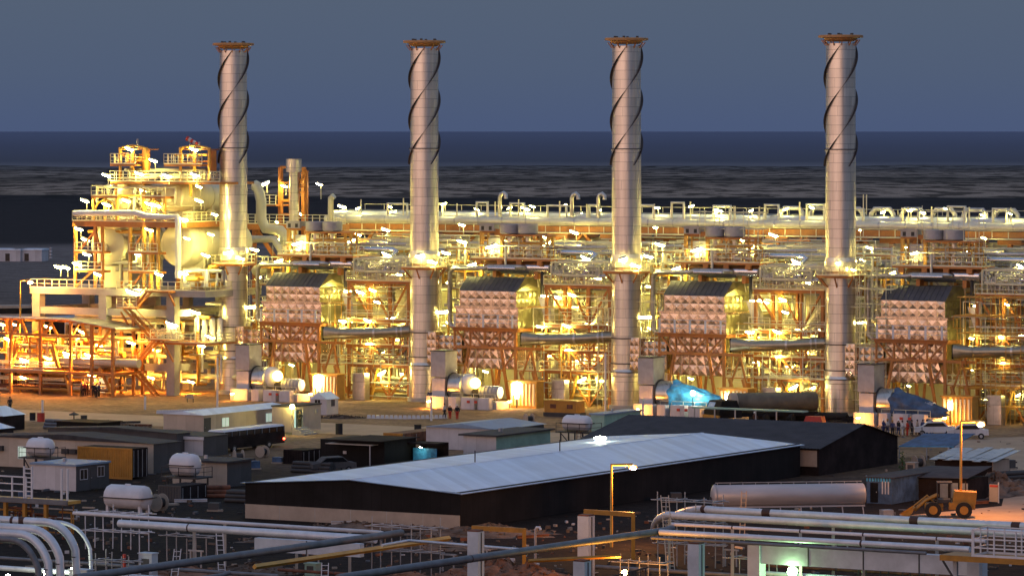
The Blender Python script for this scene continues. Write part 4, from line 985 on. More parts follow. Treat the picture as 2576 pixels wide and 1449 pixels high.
for n_, (u0, u1, uL, uR) in enumerate(((300, 365, 287, 350), (452, 524, 421, 517))):
    za, zb = zz(320, 413, -3.6), zz(320, 371, -3.6)
    c0, c1 = aa(u0, -3.6), aa(u1, -3.6); d0, d1 = aa(uL, -3.6), aa(uR, -3.6)
    MB().bb(d0, d1, -4.4, -1, za-.3, za).build('deck', 'steel_orange', t)
    MB().rail([(d0, -1, za), (d0, -4.4, za), (d1, -4.4, za)], 1.35, .8, .09, mids=2).build('handrail', 'rail_cream', t)
    for x in (c0, (c0+c1)/2, c1):
        MB().beam((x, -3.4, zt), (x, -3.4, zb), .3).build('column', 'steel_amber', t)
    MB().beam((c0, -.6, zt), (c0, -.6, zb), .3).build('column', 'steel_amber', t)
    MB().tube([(c0, -3.4, zb-.3), (c0+.4, -3.4, zb), ((c0+c1)/2, -3.4, zb+.25), (c1-.4, -3.4, zb), (c1, -3.4, zb-.3)], .17, 6).build('arch_beam', 'steel_amber', t)
    MB().bb(c0, c1, -3.4, -.5, zb-.35, zb-.2).build('roof_panel', 'steel_orange', t)
    MB().cyl((c1-.7+n_*.5, -2.4, za-1.0), (c1-.7+n_*.5, -2.4, zb-.4), .55, 16).build('vent_drum', 'steel_orange', t)
    MB().cyl((c0+1, -2.4, zt), (c0+1, -2.4, zb-1.0), .2, 8).build('pipe', 'pipe_white', t)
    MB().cyl(((c0+c1)/2, -2.4, zb), ((c0+c1)/2, -2.4, zb+1.1-n_*.4), .14, 8).build('vent_tip', 'pot_grey', t)
    pipes(t, (d0+.3, c1-.2, -3.2, -1, za, zb-.8), 7, 90+n_, ('pipe_white', 'steel_amber', 'steel_orange'), (.08, .2), 4)
MB().tube([tuple(A(187, 537, -7)), tuple(A(340, 536, -7)), tuple(A(372, 545, -7)), tuple(A(420, 547, -7)), tuple(A(445, 545, -7)), tuple(A(448, 560, -7)), tuple(A(448, 700, -7))], .40, 14).build('crossover_pipe', 'tank_white', t)
pipes(t, (A1[0], A1[3]+2, -4.6, -3.2, 13.6, 22), 12, 91, ('pipe_white', 'vessel_paint', 'steel_amber'), (.1, .3), 4)
pipes(t, (x0+.5, x1-2, -4.8, 1, zt, zt+1.5), 12, 92, ('pipe_white', 'vessel_paint', 'steel_amber'), (.1, .3), 4)
pipes(t, (A1[0]+2, aa(450, -4), -4.8, 2, ZD, zt-.5), 20, 93, ('pipe_white', 'vessel_paint', 'steel_amber', 'tank_white'), (.1, .35), 5)
pipes(t, (-5, 0, -6, -1, 13.7, 16.5), 14, 94, ('pipe_white', 'tank_white', 'steel_amber'), (.1, .38), 5)
# windsock
p = W(L(478, 371, b=-2), 0); ws = empty('windsock', p, -TH, 'red and white striped windsock on top of the drum tower', 'windsock')
MB().cyl((0, 0, -1), (0, 0, 1.0), .06, 8).build('pole', 'pot_grey', ws)
for k in range(5):
    d0, d1 = k*.34, (k+1)*.34; MB().tube([(-.45+d0, 0, 1.15-d0*.42), (-.45+d1, 0, 1.15-d1*.42)], .34-.035*k, 12, True, .31-.035*k).build('sleeve', 'red_paint' if k % 2 == 0 else 'cabin_white', ws)

# zigzag stair in front of the table
t = plant('zigzag_stair', 'orange steel staircase zigzagging down the front of the concrete table', 'staircase')
b = -8.9
def sp_(u, v): return tuple(L(u, v, b=b))
land = [((300, 773), (350, 773)), ((385, 853), (455, 853)), ((300, 917), (350, 917))]
for (u0, v0), (u1, v1) in land:
    p, q = L(u0, v0, b=b), L(u1, v1, b=b)
    MB().bb(p.x, q.x, b-.6, b+.7, p.z-.15, p.z).build('landing', 'steel_orange', t)
    MB().rail([(p.x, b-.6, p.z), (q.x, b-.6, q.z)], 1.2, 1.0, .09, mids=2).build('handrail', 'rail_cream', t)
for p, q in (((376, 733), (346, 771)), ((316, 776), (388, 853)), ((396, 856), (346, 914)), ((328, 920), (398, 1000))):
    P_, Q_ = L(*p, b=b), L(*q, b=b)
    MB().stair(P_, Q_, 1.0, 14).build('flight', 'steel_orange', t)
    MB().beam(P_+Vector((0, -.5, 1.0)), Q_+Vector((0, -.5, 1.0)), .08).beam(P_+Vector((0, .5, 1.0)), Q_+Vector((0, .5, 1.0)), .08).beam(P_+Vector((0, -.5, .5)), Q_+Vector((0, -.5, .5)), .06).build('handrail', 'steel_orange', t)
p = L(430, 733, b=b); q = L(372, 733, b=b); MB().bb(q.x, p.x, b-.6, b+1, p.z-.2, p.z).build('landing', 'steel_orange', t)
for p, q in (((304, 785), (332, 835)), ((410, 858), (436, 910)), ((425, 740), (440, 770))): MB().beam(sp_(*p), sp_(*q), .2).build('brace', 'steel_orange', t)
MB().beam(sp_(336, 790), (L(336, 790, b=b).x, b, 0), .35).build('column', 'steel_orange', t)

# ---------------------------------------------------------------- open shelter at far left
SB = -14.0
t = plant('open_shelter', 'open orange steel shelter with sloping sheet roof at far left', 'shelter')
us = [-60, 27, 102, 178, 231, 284]
for k, u in enumerate(us):
    a = aa(u, SB, 900); rv = 795+max(0, u)*.04 if u < 180 else 802+(u-178)*.175
    z = zz(u, rv, SB)-.3
    for y in (SB, SB+6.5): MB().beam((a, y, 0), (a, y, z-.02*(y-SB)*3), .36).build('column', 'steel_orange', t)
zr0, zr1, zr2 = zz(-70, 794, SB), zz(178, 802, SB), zz(298, 824, SB)
r0, r1, r2 = aa(-70, SB, 794), aa(178, SB, 802), aa(298, SB, 824)
rf = MB(); y0, y1 = SB-.8, SB+7.5
rf.add([(r0, y0, zr0), (r1, y0, zr1), (r2, y0, zr2), (r0, y1, zr0-.3), (r1, y1, zr1-.3), (r2, y1, zr2-.3)], [(0, 1, 4, 3), (1, 2, 5, 4)])
rf.add([(r0, y0, zr0-.12), (r1, y0, zr1-.12), (r2, y0, zr2-.12), (r0, y1, zr0-.42), (r1, y1, zr1-.42), (r2, y1, zr2-.42)], [(3, 4, 1, 0), (4, 5, 2, 1)])
rf.beam((r0, y0, zr0-.06), (r1, y0, zr1-.06), .1, .14).beam((r1, y0, zr1-.06), (r2, y0, zr2-.06), .1, .14).beam((r2, y0, zr2-.06), (r2, y1, zr2-.36), .1, .14)
rf.build('roof', 'clad_duct', t)
for k in range(14):
    f_ = k/13; x = r0+(r2-r0)*f_; z = (zr0+(zr1-zr0)*(x-r0)/(r1-r0)) if x < r1 else zr1+(zr2-zr1)*(x-r1)/(r2-r1)
    MB().beam((x, y0+.1, z-.3), (x, y1-.1, z-.6), .16, .3).build('rafter', 'steel_orange', t)
for z in (3.1,):
    MB().bb(r0, aa(290, SB), SB-.3, SB+7, z-.35, z).build('deck', 'steel_orange', t)
    MB().rail([(r0, SB-.2, z), (aa(110, SB), SB-.2, z)], 1.1, 1.3, .08, mids=2).build('handrail', 'rail_cream', t)
MB().beam((r0, SB, 7.8), (aa(231, SB), SB, 7.6), .22, .3).build('beam', 'steel_orange', t)
for u0, u1, v0, v1 in ((35, 52, 840, 800), (52, 70, 800, 850), (110, 128, 845, 812), (128, 148, 812, 850), (180, 198, 845, 815), (205, 228, 815, 865), (240, 278, 880, 830), (148, 132, 925, 860), (130, 148, 880, 925), (250, 278, 925, 985), (27, 45, 925, 870), (178, 160, 990, 930)):
    MB().beam(tuple(L(u0, v0, b=SB+1.0)), tuple(L(u1, v1, b=SB+1.0)), .3).build('brace', 'steel_amber', t)
t = plant('shelter_machinery', 'lit pumps, tanks and pipes crowded under the orange shelter roof', 'machinery')
for u, w_ in ((90, 2.2), (20, 1.4), (150, .9), (215, 1.0)): a = aa(u, SB+3); MB().cyl((a, SB+3.4, 3.1), (a, SB+3.4, 7.2), w_*.4, 14).ball((a, SB+3.4, 7.2), w_*.4).build('tank', 'steel_amber', t)
MB().cyl((aa(150, SB+2), SB+2, 4.3), (aa(350, SB+2), SB+2, 4.3), .55, 14).build('header', 'vessel_paint', t)
MB().cyl((r0, SB+4, 5.2), (aa(290, SB+2), SB+4, 5.2), .4, 12).build('header', 'steel_amber', t)
pipes(t, (r0+1, aa(280, SB), SB+1.2, SB+5.5, 3.3, 7.4), 42, 21, ('steel_amber', 'vessel_paint', 'steel_orange', 'pipe_white'), (.08, .25), 5)
pipes(t, (r0+1, aa(280, SB), SB+1.2, SB+5.5, .3, 2.7), 34, 22, ('steel_amber', 'steel_orange', 'rust', 'vessel_paint'), (.08, .22), 5)
MB().bb(aa(228, SB+5), aa(262, SB+5), SB+4.6, SB+5.2, .2, 2.6).build('lit_panel', 'lit_window', t)
for k in range(5): MB().bb(r0+2+k*4, r0+4+k*4, SB+5.6, SB+6, 3.2, 6.0).build('control_panel', 'beige_wall', t)

# ---------------------------------------------------------------- tower with a fat vent pipe, between the first two chimneys, further back
t = plant('vent_tower', 'orange lattice tower holding a fat grey vent pipe, behind the first furnace', 'tower')
bt = 20.0
xs = [aa(u, bt, 480) for u in (706, 733)]; zt0, zt1 = zz(720, 564, bt), zz(720, 421, bt)
for y in (bt, bt+3): 
    for x in xs: MB().beam((x, y, 0), (x, y, zt1), .5).build('column', 'steel_orange', t)
for v in (421, 460, 505, 540): MB().beam((xs[0], bt, zz(720, v, bt)), (xs[1], bt, zz(720, v, bt)), .35).build('beam', 'steel_orange', t)
xr = [aa(u, bt, 480) for u in (749, 771)]
for x in xr: MB().beam((x, bt, zt0), (x, bt, zz(760, 430, bt)), .36).build('column', 'steel_orange', t)
for v in (430, 470, 484): MB().beam((xr[0], bt, zz(760, v, bt)), (xr[1], bt, zz(760, v, bt)), .3).build('beam', 'steel_orange', t)
MB().beam((xr[0], bt, zz(760, 468, bt)), (xr[1], bt, zz(760, 432, bt)), .28).build('brace', 'steel_orange', t)
xc = aa(738, bt-1, 480)
MB().lathe([(.62, zz(738, 600, bt)), (.62, zz(738, 434, bt)), (1.05, zz(738, 433, bt)), (1.05, zz(738, 400, bt)), (.9, zz(738, 400, bt)), (.9, zz(738, 420, bt)), (.05, zz(738, 420, bt))], 22, (xc, bt-.9, 0)).build('vent_pipe', 'cladding', t)
MB().bb(aa(622, bt), aa(838, bt), bt-1.5, bt+4, zt0-.8, zt0).build('deck', 'steel_orange', t)
MB().rail([(aa(622, bt), bt-1.5, zt0), (aa(838, bt), bt-1.5, zt0), (aa(838, bt), bt+3, zt0)], 1.3, 1.2, .1, mids=2).build('handrail', 'rail_cream', t)
zb_ = zz(720, 478, bt)
MB().bb(aa(675, bt), aa(706, bt), bt-1.2, bt+3, zb_-2.2, zb_-2.0).build('deck', 'steel_orange', t)
MB().rail([(aa(675, bt), bt-1.2, zb_-2), (aa(706, bt), bt-1.2, zb_-2)], 1.3, 1.0, .1, mids=2).build('handrail', 'rail_cream', t)
for u0, v0, u1, v1 in ((715, 570, 690, 600), (640, 570, 700, 660), (820, 575, 770, 640), (850, 620, 780, 560)): MB().beam(tuple(L(u0, v0, b=bt-.2)), tuple(L(u1, v1, b=bt-.2)), .45).build('brace', 'steel_orange', t)
for u in (640, 830): MB().beam((aa(u, bt), bt, 0), (aa(u, bt), bt, zt0), .45).build('column', 'steel_orange', t)
t = plant('bypass_pipe', 'thick white bent pipe left of the orange vent tower', 'pipe')
MB().tube([tuple(L(u, v, b=14)) for u, v in ((640, 466), (648, 470), (657, 505), (657, 550), (668, 575), (705, 580), (715, 592), (715, 660), (700, 672), (640, 680))], .72, 16).build('pipe', 'vessel_paint', t)
MB().tube([tuple(L(u, v, b=13)) for u, v in ((600, 600), (640, 602), (690, 602), (712, 640), (716, 735))], .5, 14).build('pipe', 'pipe_white', t)
MB().tube([tuple(L(u, v, b=16)) for u, v in ((832, 650), (832, 500), (840, 493))], .4, 12).build('pipe', 'vessel_paint', t)

# ---------------------------------------------------------------- lamps of the left part
LG = None
def ll(u, v, b, txt, kind='white', yaw=.3, tilt=.3, size=1.0, pole=1.2): lamp(W(L(u, v, b=b), 0), txt, kind, -TH+yaw, tilt, size, pole, 'floodlights of the storage drum tower')
for a in ((325, 375, -3.9, 'floodlight in the top left orange cage of the drum tower'), (487, 376, -3.9, 'floodlight in the top right orange cage under the windsock'),
          (385, 404, -4, 'floodlight on a mast between the two orange cages'), (267, 441, -6, 'floodlight on a short pole left of the upper railings'),
          (213, 505, -6.5, 'floodlight on a pole at the left edge of the crossover pipe'), (420, 442, -5.4, 'bright floodlight on the upper railing, near the middle'),
          (350, 437, -5.4, 'floodlight on the upper railing, left half'), (490, 440, -5.4, 'floodlight on the upper railing, right half'),
          (318, 505, -6.2, 'floodlight at the head of the left upper drum'), (375, 513, -6.3, 'twin-bright floodlight under the middle arch'),
          (394, 517, -6.3, 'floodlight at the left of the right upper drum'), (268, 515, -6.3, 'floodlight under the left arched floor'),
          (198, 576, -6.8, 'floodlight at the top left corner of the orange drum tower'), (375, 578, -6.8, 'floodlight at the top of the second orange bay'),
          (218, 640, -6.8, 'floodlight halfway up the left orange bay'), (194, 665, -7.2, 'floodlight low at the left of the orange drum tower'), (165, 673, -7.6, 'floodlight on a slanted arm left of the drum tower'),
          (147, 672, -7.8, 'outermost floodlight on a slanted arm left of the drum tower'), (246, 690, -6.6, 'floodlight on the table between the two orange bays'), (215, 603, -6.0, 'floodlight against the dished end of the left lower drum'),
          (400, 690, -7, 'floodlight under the right lower storage drum'), (462, 687, -7, 'floodlight under the belly of the right lower drum'), (517, 642, -7, 'floodlight between right lower drum and leftmost chimney'),
          (500, 505, -6, 'floodlight below the right upper drum'), (462, 552, -6.5, 'floodlight at the bend of the crossover pipe')):
    ll(*a)
ll(334, 735, -9, 'very bright floodlight over the top landing of the zigzag stair', size=1.6)
ll(432, 815, -7.6, 'bright floodlight on the middle concrete column above the equipment floor', size=1.4)
ll(490, 785, -4.5, 'floodlight over the filter vessels of the equipment floor', size=1.3)
ll(528, 847, -5, 'floodlight at the right corner of the equipment floor', size=1.1)
ll(506, 869, -4, 'floodlight under the equipment floor', size=1.0)
ll(329, 862, -9.5, 'floodlight on the stair column, second landing', 'sodium', size=1.0)
for u, v, n_ in ((3, 815, 'first'), (36, 816, 'second'), (121, 822, 'third'), (207, 835, 'fourth'), (20, 853, 'fifth'), (167, 889, 'sixth'), (222, 893, 'seventh'), (120, 901, 'eighth'), (60, 905, 'ninth'), (250, 870, 'tenth'), (230, 945, 'eleventh'), (60, 950, 'twelfth')):
    ll(u, v, SB+1.6, 'sodium lamp hanging inside the orange shelter, %s from the roof downwards' % n_, 'sodium', size=.9, pole=.8)
ll(665, 463, 19, 'floodlight on a slanted arm left of the vent tower', size=1.3, tilt=-.4)
ll(715, 469, 19.5, 'floodlight inside the orange vent tower', size=.8)
ll(803, 464, 21, 'unlit-looking small lamp on a thin pole right of the vent tower', 'small', size=.8, pole=2)
ll(735, 497, 19.5, 'floodlight in the middle of the orange vent tower', size=.7)

for u, v, b, tx in ((130, 900, -3, 'low at the left'), (300, 940, -4, 'behind the lower stair flight'), (380, 950, -4, 'near the ground in the middle bay'), (480, 960, -3, 'near the ground in the right bay'), (390, 880, -3, 'among the pipes of the middle bay')):
    ll(u, v, b, 'sodium floodlight under the concrete table, '+tx, 'sodium', size=.8)
for u, v, b, tx in ((300, 560, -4.6, 'over the left lower drum'), (470, 600, -8.5, 'in front of the right lower drum'), (345, 640, -4.4, 'between the two lower drums'), (530, 590, -5, 'between right lower drum and chimney'), (285, 470, -4.2, 'left of the left upper drum'), (360, 480, -4.4, 'between the two upper drums'), (500, 470, -5.6, 'above the right upper drum'), (540, 540, -5, 'under the right upper drum, rear')):
    ll(u, v, b, 'floodlight of the drum tower '+tx, size=.75)  # extra lamps added to brighten the storage drums
sodium(1500, 880, 520, 'sodium street lamp glowing orange between second tower and third chimney', arm=-.9)
sodium(1592, 1175, G(1533, 1375).y, 'tall sodium street lamp in front of the long pale roof', arm=1.75, size=.36)
sodium(2467, 1066, G(2405, 1300).y, 'tall sodium street lamp by the wheel loader at right', arm=1.75, size=.40)
sodium(76, 710, 545, 'sodium street lamp at far left beside the concrete table', arm=1.3)
# ================================================================ yard: cabins, tanks, containers, vehicles
def near(name, u, v, label, cat, group=None, z=0.0, rz=-TH):
    return empty(name, G(u, v, z), rz, label, cat, group)
def span(u, v, u2, ang):
    """length in m from the ground point at (u,v) to the column u2, running at azimuth ang (world, 0 = +x)"""
    p = G(u, v); k = (u2-UC)/F; c, s = cos(ang), sin(ang)
    return (k*p.y-p.x)/(c-k*s)
def LE1(u, v, u2): return span(u, v, u2, -TH)
def LE2(u, v, u2): return span(u, v, u2, R(90)-TH)
def hgt(u, v, v2):                      # height of something whose foot is at (u,v) and top at v2
    return (v-v2)*G(u, v).y/F
def window(t, x0, x1, y, z0, z1, side='f', lit=False, par=None):
    w_ = MB(); f = MB(); m = 'lit_window' if lit else 'glass_dark'
    def q(mb, a, b, c, d, dep, off):
        if side == 'f': mb.bb(a, b, y-off, y-off+dep, c, d)
        else: mb.bb(y+off-dep, y+off, a, b, c, d)
    q(w_, x0, x1, z0, z1, .03, .035); o = w_.build('window', m, t)
    for a, b, c, d in ((x0-.05, x1+.05, z0-.06, z0), (x0-.05, x1+.05, z1, z1+.06), (x0-.05, x0, z0, z1), (x1, x1+.05, z0, z1), ((x0+x1)/2-.02, (x0+x1)/2+.02, z0, z1)): q(f, a, b, c, d, .05, .06)
    f.build('frame', 'cabin_white', o)
def door(t, x0, x1, y, z0, z1, side='f', m='cabin_dark'):
    d = MB(); h = MB()
    if side == 'f': d.bb(x0, x1, y-.04, y-.002, z0, z1); h.bb(x1-.16, x1-.1, y-.1, y-.04, 1, 1.1)
    else: d.bb(y+.002, y+.04, x0, x1, z0, z1); h.bb(y+.04, y+.1, x0+.1, x0+.16, z0+1, z0+1.1)
    o = d.build('door', m, t); h.build('handle', 'pot_grey', o)
def cabin(u, v, ul, ur, vt, label, wall='cabin_white', side=None, roof='roof_dark', name='site_cabin', cat='cabin', over=.15, rh=.18, gable=0, group=None, h=None):
    t = near(name, u, v, label, cat, group)
    a = -LE1(u, v, ul); b = LE2(u, v, ur); h = h or hgt(u, v, vt)
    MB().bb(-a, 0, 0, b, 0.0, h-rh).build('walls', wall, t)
    if side: MB().bb(.0, .03, .02, b-.02, .02, h-rh-.02).build('side_wall', side, t)  # overlay colours in the shade of the end turned from the afterglow
    if gable:      # ridge along y
        r = MB(); r.add([(-a-over, -over, h-rh), (-a/2, -over, h-rh+gable), (over, -over, h-rh), (-a-over, b+over, h-rh), (-a/2, b+over, h-rh+gable), (over, b+over, h-rh)],
                        [(0, 1, 4, 3), (1, 2, 5, 4), (0, 2, 1), (3, 4, 5), (0, 3, 5, 2)]); r.build('roof', roof, t)
    else:
        MB().bb(-a-over, over, -over, b+over, h-rh+.002, h).build('roof', roof, t)
        MB().bb(-a*.6, -a*.55, b*.4, b*.45, h, h+.35).build('vent', 'pot_grey', t)
    return t, a, b, h
# white cabin in front, left
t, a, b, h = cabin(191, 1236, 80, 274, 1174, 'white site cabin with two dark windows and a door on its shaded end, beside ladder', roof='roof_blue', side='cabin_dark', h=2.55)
window(t, .6, 1.7, .04, 1.1, 2.0, 's'); window(t, b-1.9, b-.9, .04, 1.2, 2.1, 's'); door(t, b*.42, b*.42+.95, .04, .1, 2.1, 's')
# long beige block at left
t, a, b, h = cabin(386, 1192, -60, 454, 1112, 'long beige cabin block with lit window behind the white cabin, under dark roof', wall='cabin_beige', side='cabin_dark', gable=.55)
window(t, -LE1(386, 1192, 46)*-1, -LE1(386, 1192, 66)*-1, 0, .9, 2.1, 'f', True)
x = LE1(386, 1192, 165); door(t, LE1(386, 1192, 110), LE1(386, 1192, 110)+.9, 0, .05, 2.1)
for u_ in (167, 186, 2): x = LE1(386, 1192, u_); MB().bb(x-.4, x+.4, -.35, -.0, 1.6, 2.1).build('air_conditioner', 'dark_joint', t)
t, a, b, h = cabin(445, 1150, 120, 478, 1086, 'low dark-roofed shed row behind the long beige block', wall='cabin_dark', gable=.4)
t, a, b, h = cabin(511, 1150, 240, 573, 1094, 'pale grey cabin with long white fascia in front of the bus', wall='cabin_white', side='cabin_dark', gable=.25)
MB().bb(-a-.2, .2, -.24, -.16, h-.5, h-.2).build('fascia', 'tank_white', t)
# beige cabin with pale blue roof and the lit doorway
u0, v0 = 512, 1104
t, a, b, h = cabin(u0, v0, 411, 733, 1042, 'beige cabin with pale blue pitched roof, window and closed door, behind the bus', wall='cabin_beige', roof='roof_sheet', gable=.38, rh=.12, name='site_office', cat='cabin')
for ua, ub, lit in ((558, 575, True), (668, 683, True)):
    ya, yb = LE2(u0, v0, ua), LE2(u0, v0, ub); window(t, ya, yb, .0, 1.15, 2.1, 's', lit)
ya, yb = LE2(u0, v0, 709), LE2(u0, v0, 729); door(t, ya, yb, .0, .3, 2.4, 's', 'cabin_beige'); door(t, LE2(u0, v0, 513), LE2(u0, v0, 530), 0, .2, 2.3, 's', 'cabin_dark')
ub0, vb0 = 733, 1094
t = near('site_office', ub0, vb0, 'flat beige cabin with a person in its brightly lit doorway', 'cabin')
b = LE2(ub0, vb0, 807); y0, y1 = LE2(ub0, vb0, 741), LE2(ub0, vb0, 762); h = 3.1
w_ = MB(); w_.bb(-2.6, -2.4, 0, b, .3, h); w_.bb(-2.4, 0, 0, .1, .3, h); w_.bb(-2.4, 0, b-.1, b, .3, h)
w_.bb(-.12, 0, .1, y0, .3, h); w_.bb(-.12, 0, y1, b-.1, .3, h); w_.bb(-.12, 0, y0, y1, 2.75, h); w_.build('walls', 'cabin_beige', t)
MB().bb(-2.7, .1, -.1, b+.1, h, h+.15).build('roof', 'roof_dark', t)
MB().bb(-2.39, -2.3, .2, b-.2, .4, 2.9).build('room_lining', 'cabin_white', t)
MB().bb(-2.0, -.4, (y0+y1)/2-.6, (y0+y1)/2+.6, 2.82, 2.9).build('room_light', 'lit_room', t)
MB().bb(-2.29, -2.2, y0-.6, y1+1.8, .5, 2.8).build('lit_wall', 'lit_room', t)  # wall given its own glow for the light of the room
for k in range(4): MB().bb(0.05+k*.4, .45+k*.4, y0-.6, y1+.3, 0, .8-k*.2).build('step', 'concrete', t)
MB().bb(0, .1, b-1.2, b-.7, 2.2, 2.6).build('air_conditioner', 'pot_grey', t)
p = G(735, 1094); pw = empty('wall_lamp', Vector((p.x, p.y, 0))+E1*.35-E2*.5, -TH, 'round bright wall lamp over the corner of the lit-doorway cabin', 'lamp')
MB().ball((0, 0, 3.2), .26, n=10).build('lens', 'lamp_white', pw); MB().bb(-.35, .05, -.05, .05, 2.9, 3.0).build('bracket', 'pot_grey', pw)
# containers
def container(u, v, ul, ur, vt, label, m='container_amber', side='dark_wall'):
    t = near('shipping_container', u, v, label, 'container'); a = -LE1(u, v, ul); b = LE2(u, v, ur); h = hgt(u, v, vt)
    k = MB(); n = int(a/.28); vs = []
    for j in range(n*4+1):
        x = -a+a*j/(n*4); d = -.06 if (j % 4) in (1, 2) else 0
        vs += [(x, d, .18), (x, d, h-.15)]
    k.add(vs, [(2*j, 2*j+2, 2*j+3, 2*j+1) for j in range(n*4)]); k.build('corrugated_side', m, t)
    MB().bb(-a, 0, .01, b, .15, h-.1).build('body', side, t)  # on the amber container, dark body colour stands for its shaded faces
    MB().bb(-a-.05, .03, -.08, .03, h-.16, h).bb(-a-.05, .03, -.08, .03, 0, .18).bb(-a-.06, -a+.1, -.08, .05, .16, h-.15).bb(-.1, .04, -.08, .05, .16, h-.15).build('edge_frame', m, t)
    MB().bb(-a, 0, 0, b, h-.1, h-.04).build('roof', side, t)
    for k_ in range(4): MB().bb(.02, .06, .25+k_*(b-.5)/3-.03, .25+k_*(b-.5)/3+.03, .2, h-.2).build('lock_bar', 'pot_grey', t)
    return t
container(332, 1206, 197, 372, 1128, 'amber corrugated shipping container in front of the long beige block')
container(1012, 1116, 966, 1112, 1090, 'dark shipping container with small amber end, behind the black shed', side='rust')
t, a, b, h = cabin(571, 1226, 434, 632, 1160, 'small pale cabin with dark flat roof behind the tank on its stand', wall='cabin_beige', side='cabin_dark', over=.3)
def water_tank(u, v, uw, vt, vb, ln, label, stand=True, name='water_tank', ring=True, ang=None):
    t = near(name, u, v, label, 'tank'); s = F/G(u, v).y; zb, z1 = (v-vb)/s, (v-vt)/s; r = (z1-zb)/2; zc = zb+r
    MB().hdrum((-ln/2+r*.4, 0, zc), (ln/2-r*.4, 0, zc), r, 12, .42 if not stand else .6).build('shell', 'tank_white', t)
    MB().hdrum((-.28, 0, z1), (.28, 0, z1), .1, 8).build('hatch', 'tank_white', t)
    MB().bb(-ln/2-.1, ln/2+.1, -r-.08, r+.08, zc-.06, zc+.03).build('band', 'dark_joint', t) if ring else None
    if stand:
        MB().bb(-ln/2-.5, ln/2+.9, -r-.3, r+.3, zb-.15, zb-.02).build('stand_deck', 'dark_joint', t)
        for x in (-ln/2, 0.2, ln/2+.5):
            for y in (-r, r): MB().beam((x, y, 0), (x, y, zb-.1), .12).build('leg', 'dark_joint', t)
        MB().beam((-ln/2, -r, zb-.2), (0, -r, .1), .08).beam((ln/2+.5, -r, zb-.2), (0.3, -r, .1), .08).build('brace', 'dark_joint', t)
        MB().rail([(-ln/2-.4, -r-.3, zb), (ln/2+.8, -r-.3, zb), (ln/2+.8, r+.3, zb)], .9, 1.6, .05, toe=False).build('handrail', 'dark_joint', t)
    else:
        for x in (-ln/2+.5, ln/2-.5): MB().bb(x-.12, x+.12, -r*.7, -r*.4, 0, zc).bb(x-.12, x+.12, r*.4, r*.7, 0, zc).build('leg', 'tank_white', t)
    return t
water_tank(102, 1205, 66, 1101, 1148, 2.6, 'white faceted water tank on a dark stand above the white cabin, at far left')
water_tank(466, 1232, 72, 1140, 1197, 2.7, 'white faceted water tank on a dark legged stand before the small pale cabin')
water_tank(322, 1291, 118, 1219, 1281, 4.5, 'large white barrel tank standing low on the ground on short legs', False)
t = water_tank(1452, 1128, 74, 1044, 1084, 3.1, 'white tank on a railed stand with ladder behind the long pale roof')
MB().ladder((.9, -1.2, 0), (.9, -1.2, 2.0), .5).build('ladder', 'rust', t)
# middle sheds behind the big roof
t = near('black_shed', 967, 1178, 'black tin shed with tattered flat roof beyond the pale roof', 'shed')
b = 6.0; a = -LE1(967, 1178, 806)
MB().bb(-a, 0, 0, b, 0, 2.7).build('walls', 'black_paint', t); MB().bb(-a+2, .3, -1.2, b+.3, 2.71, 2.8).build('roof', 'dark_wall', t)
MB().bb(-a+1.5, -.6, -1.4, -.2, 2.35, 2.42).build('awning', 'cabin_beige', t); MB().beam((-.9, -1.3, 0), (-.9, -1.3, 2.4), .1).build('post', 'pot_grey', t)
MB().bb(-a+2.8, -a+3.2, -.1, -.02, 1.3, 1.6).build('notice', 'cabin_white', t)
t = near('blue_stall', 1050, 1172, 'small stall lined with blue sheeting beside a glowing screen', 'stall')
MB().bb(-1.2, 2.2, 0, 2.5, 2.2, 2.35).bb(-1.2, 2.2, 2.4, 2.5, 0, 2.2).build('shell', 'dark_wall', t); MB().bb(-.9, 1.9, .6, .7, .5, 1.8).build('sheet', 'tarp_blue', t); MB().bb(-2.0, -1.3, .1, .2, 1.2, 1.9).build('screen', 'screen_blue', t)
p = G(1050, 1172)
lamp(Vector((p.x, p.y, 1.9))+E1*.4, 'small bluish lamp under the roof of the blue-lined stall', 'cool', size=.25, pole=0)
t, a, b, h = cabin(1250, 1136, 1072, 1368, 1076, 'low pale cabin with dark blue roof behind the black shed', wall='cabin_white', side='cabin_dark', roof='roof_blue', gable=.5, over=.3)
t, a, b, h = cabin(1248, 1160, 1166, 1384, 1094, 'pale cabin with wide dark roof and green shaded side, left of the railed tank', wall='cabin_white', side='green_panel', over=.4)
t, a, b, h = cabin(1520, 1092, 1486, 1612, 1052, 'long green-walled cabin with grey roof behind the railed tank', wall='green_panel', side='green_panel', roof='roof_blue', h=2.3)
t, a, b, h = cabin(822, 1044, 780, 851, 1001, 'small white kiosk with dark windows and grey pitched roof near the first fan', wall='cabin_white', gable=.8, roof='roof_sheet', name='kiosk', cat='kiosk')
window(t, -1.7, -.9, 0, 1.0, 1.8); window(t, .9, 1.7, 0, 1.0, 1.8, 's')
t = near('generator_set', 1450, 1050, 'orange generator housing on a dark skid before the second tower', 'generator')
MB().bb(-4.4, 0, 0, 2.0, .5, 1.9).build('housing', 'container_amber', t); MB().bb(-4.5, .1, -.1, 2.1, 0, .5).build('skid', 'dark_joint', t); MB().bb(-4.5, .1, -.1, 2.1, 1.9, 1.98).build('lid', 'steel_amber', t)
for x in (-3.6, -1.3): MB().bb(x, x+.8, -.04, 0, 1.0, 1.5).build('louvre', 'rust', t)
t = near('generator_set', 560, 1096-60, '', 'generator') if False else None
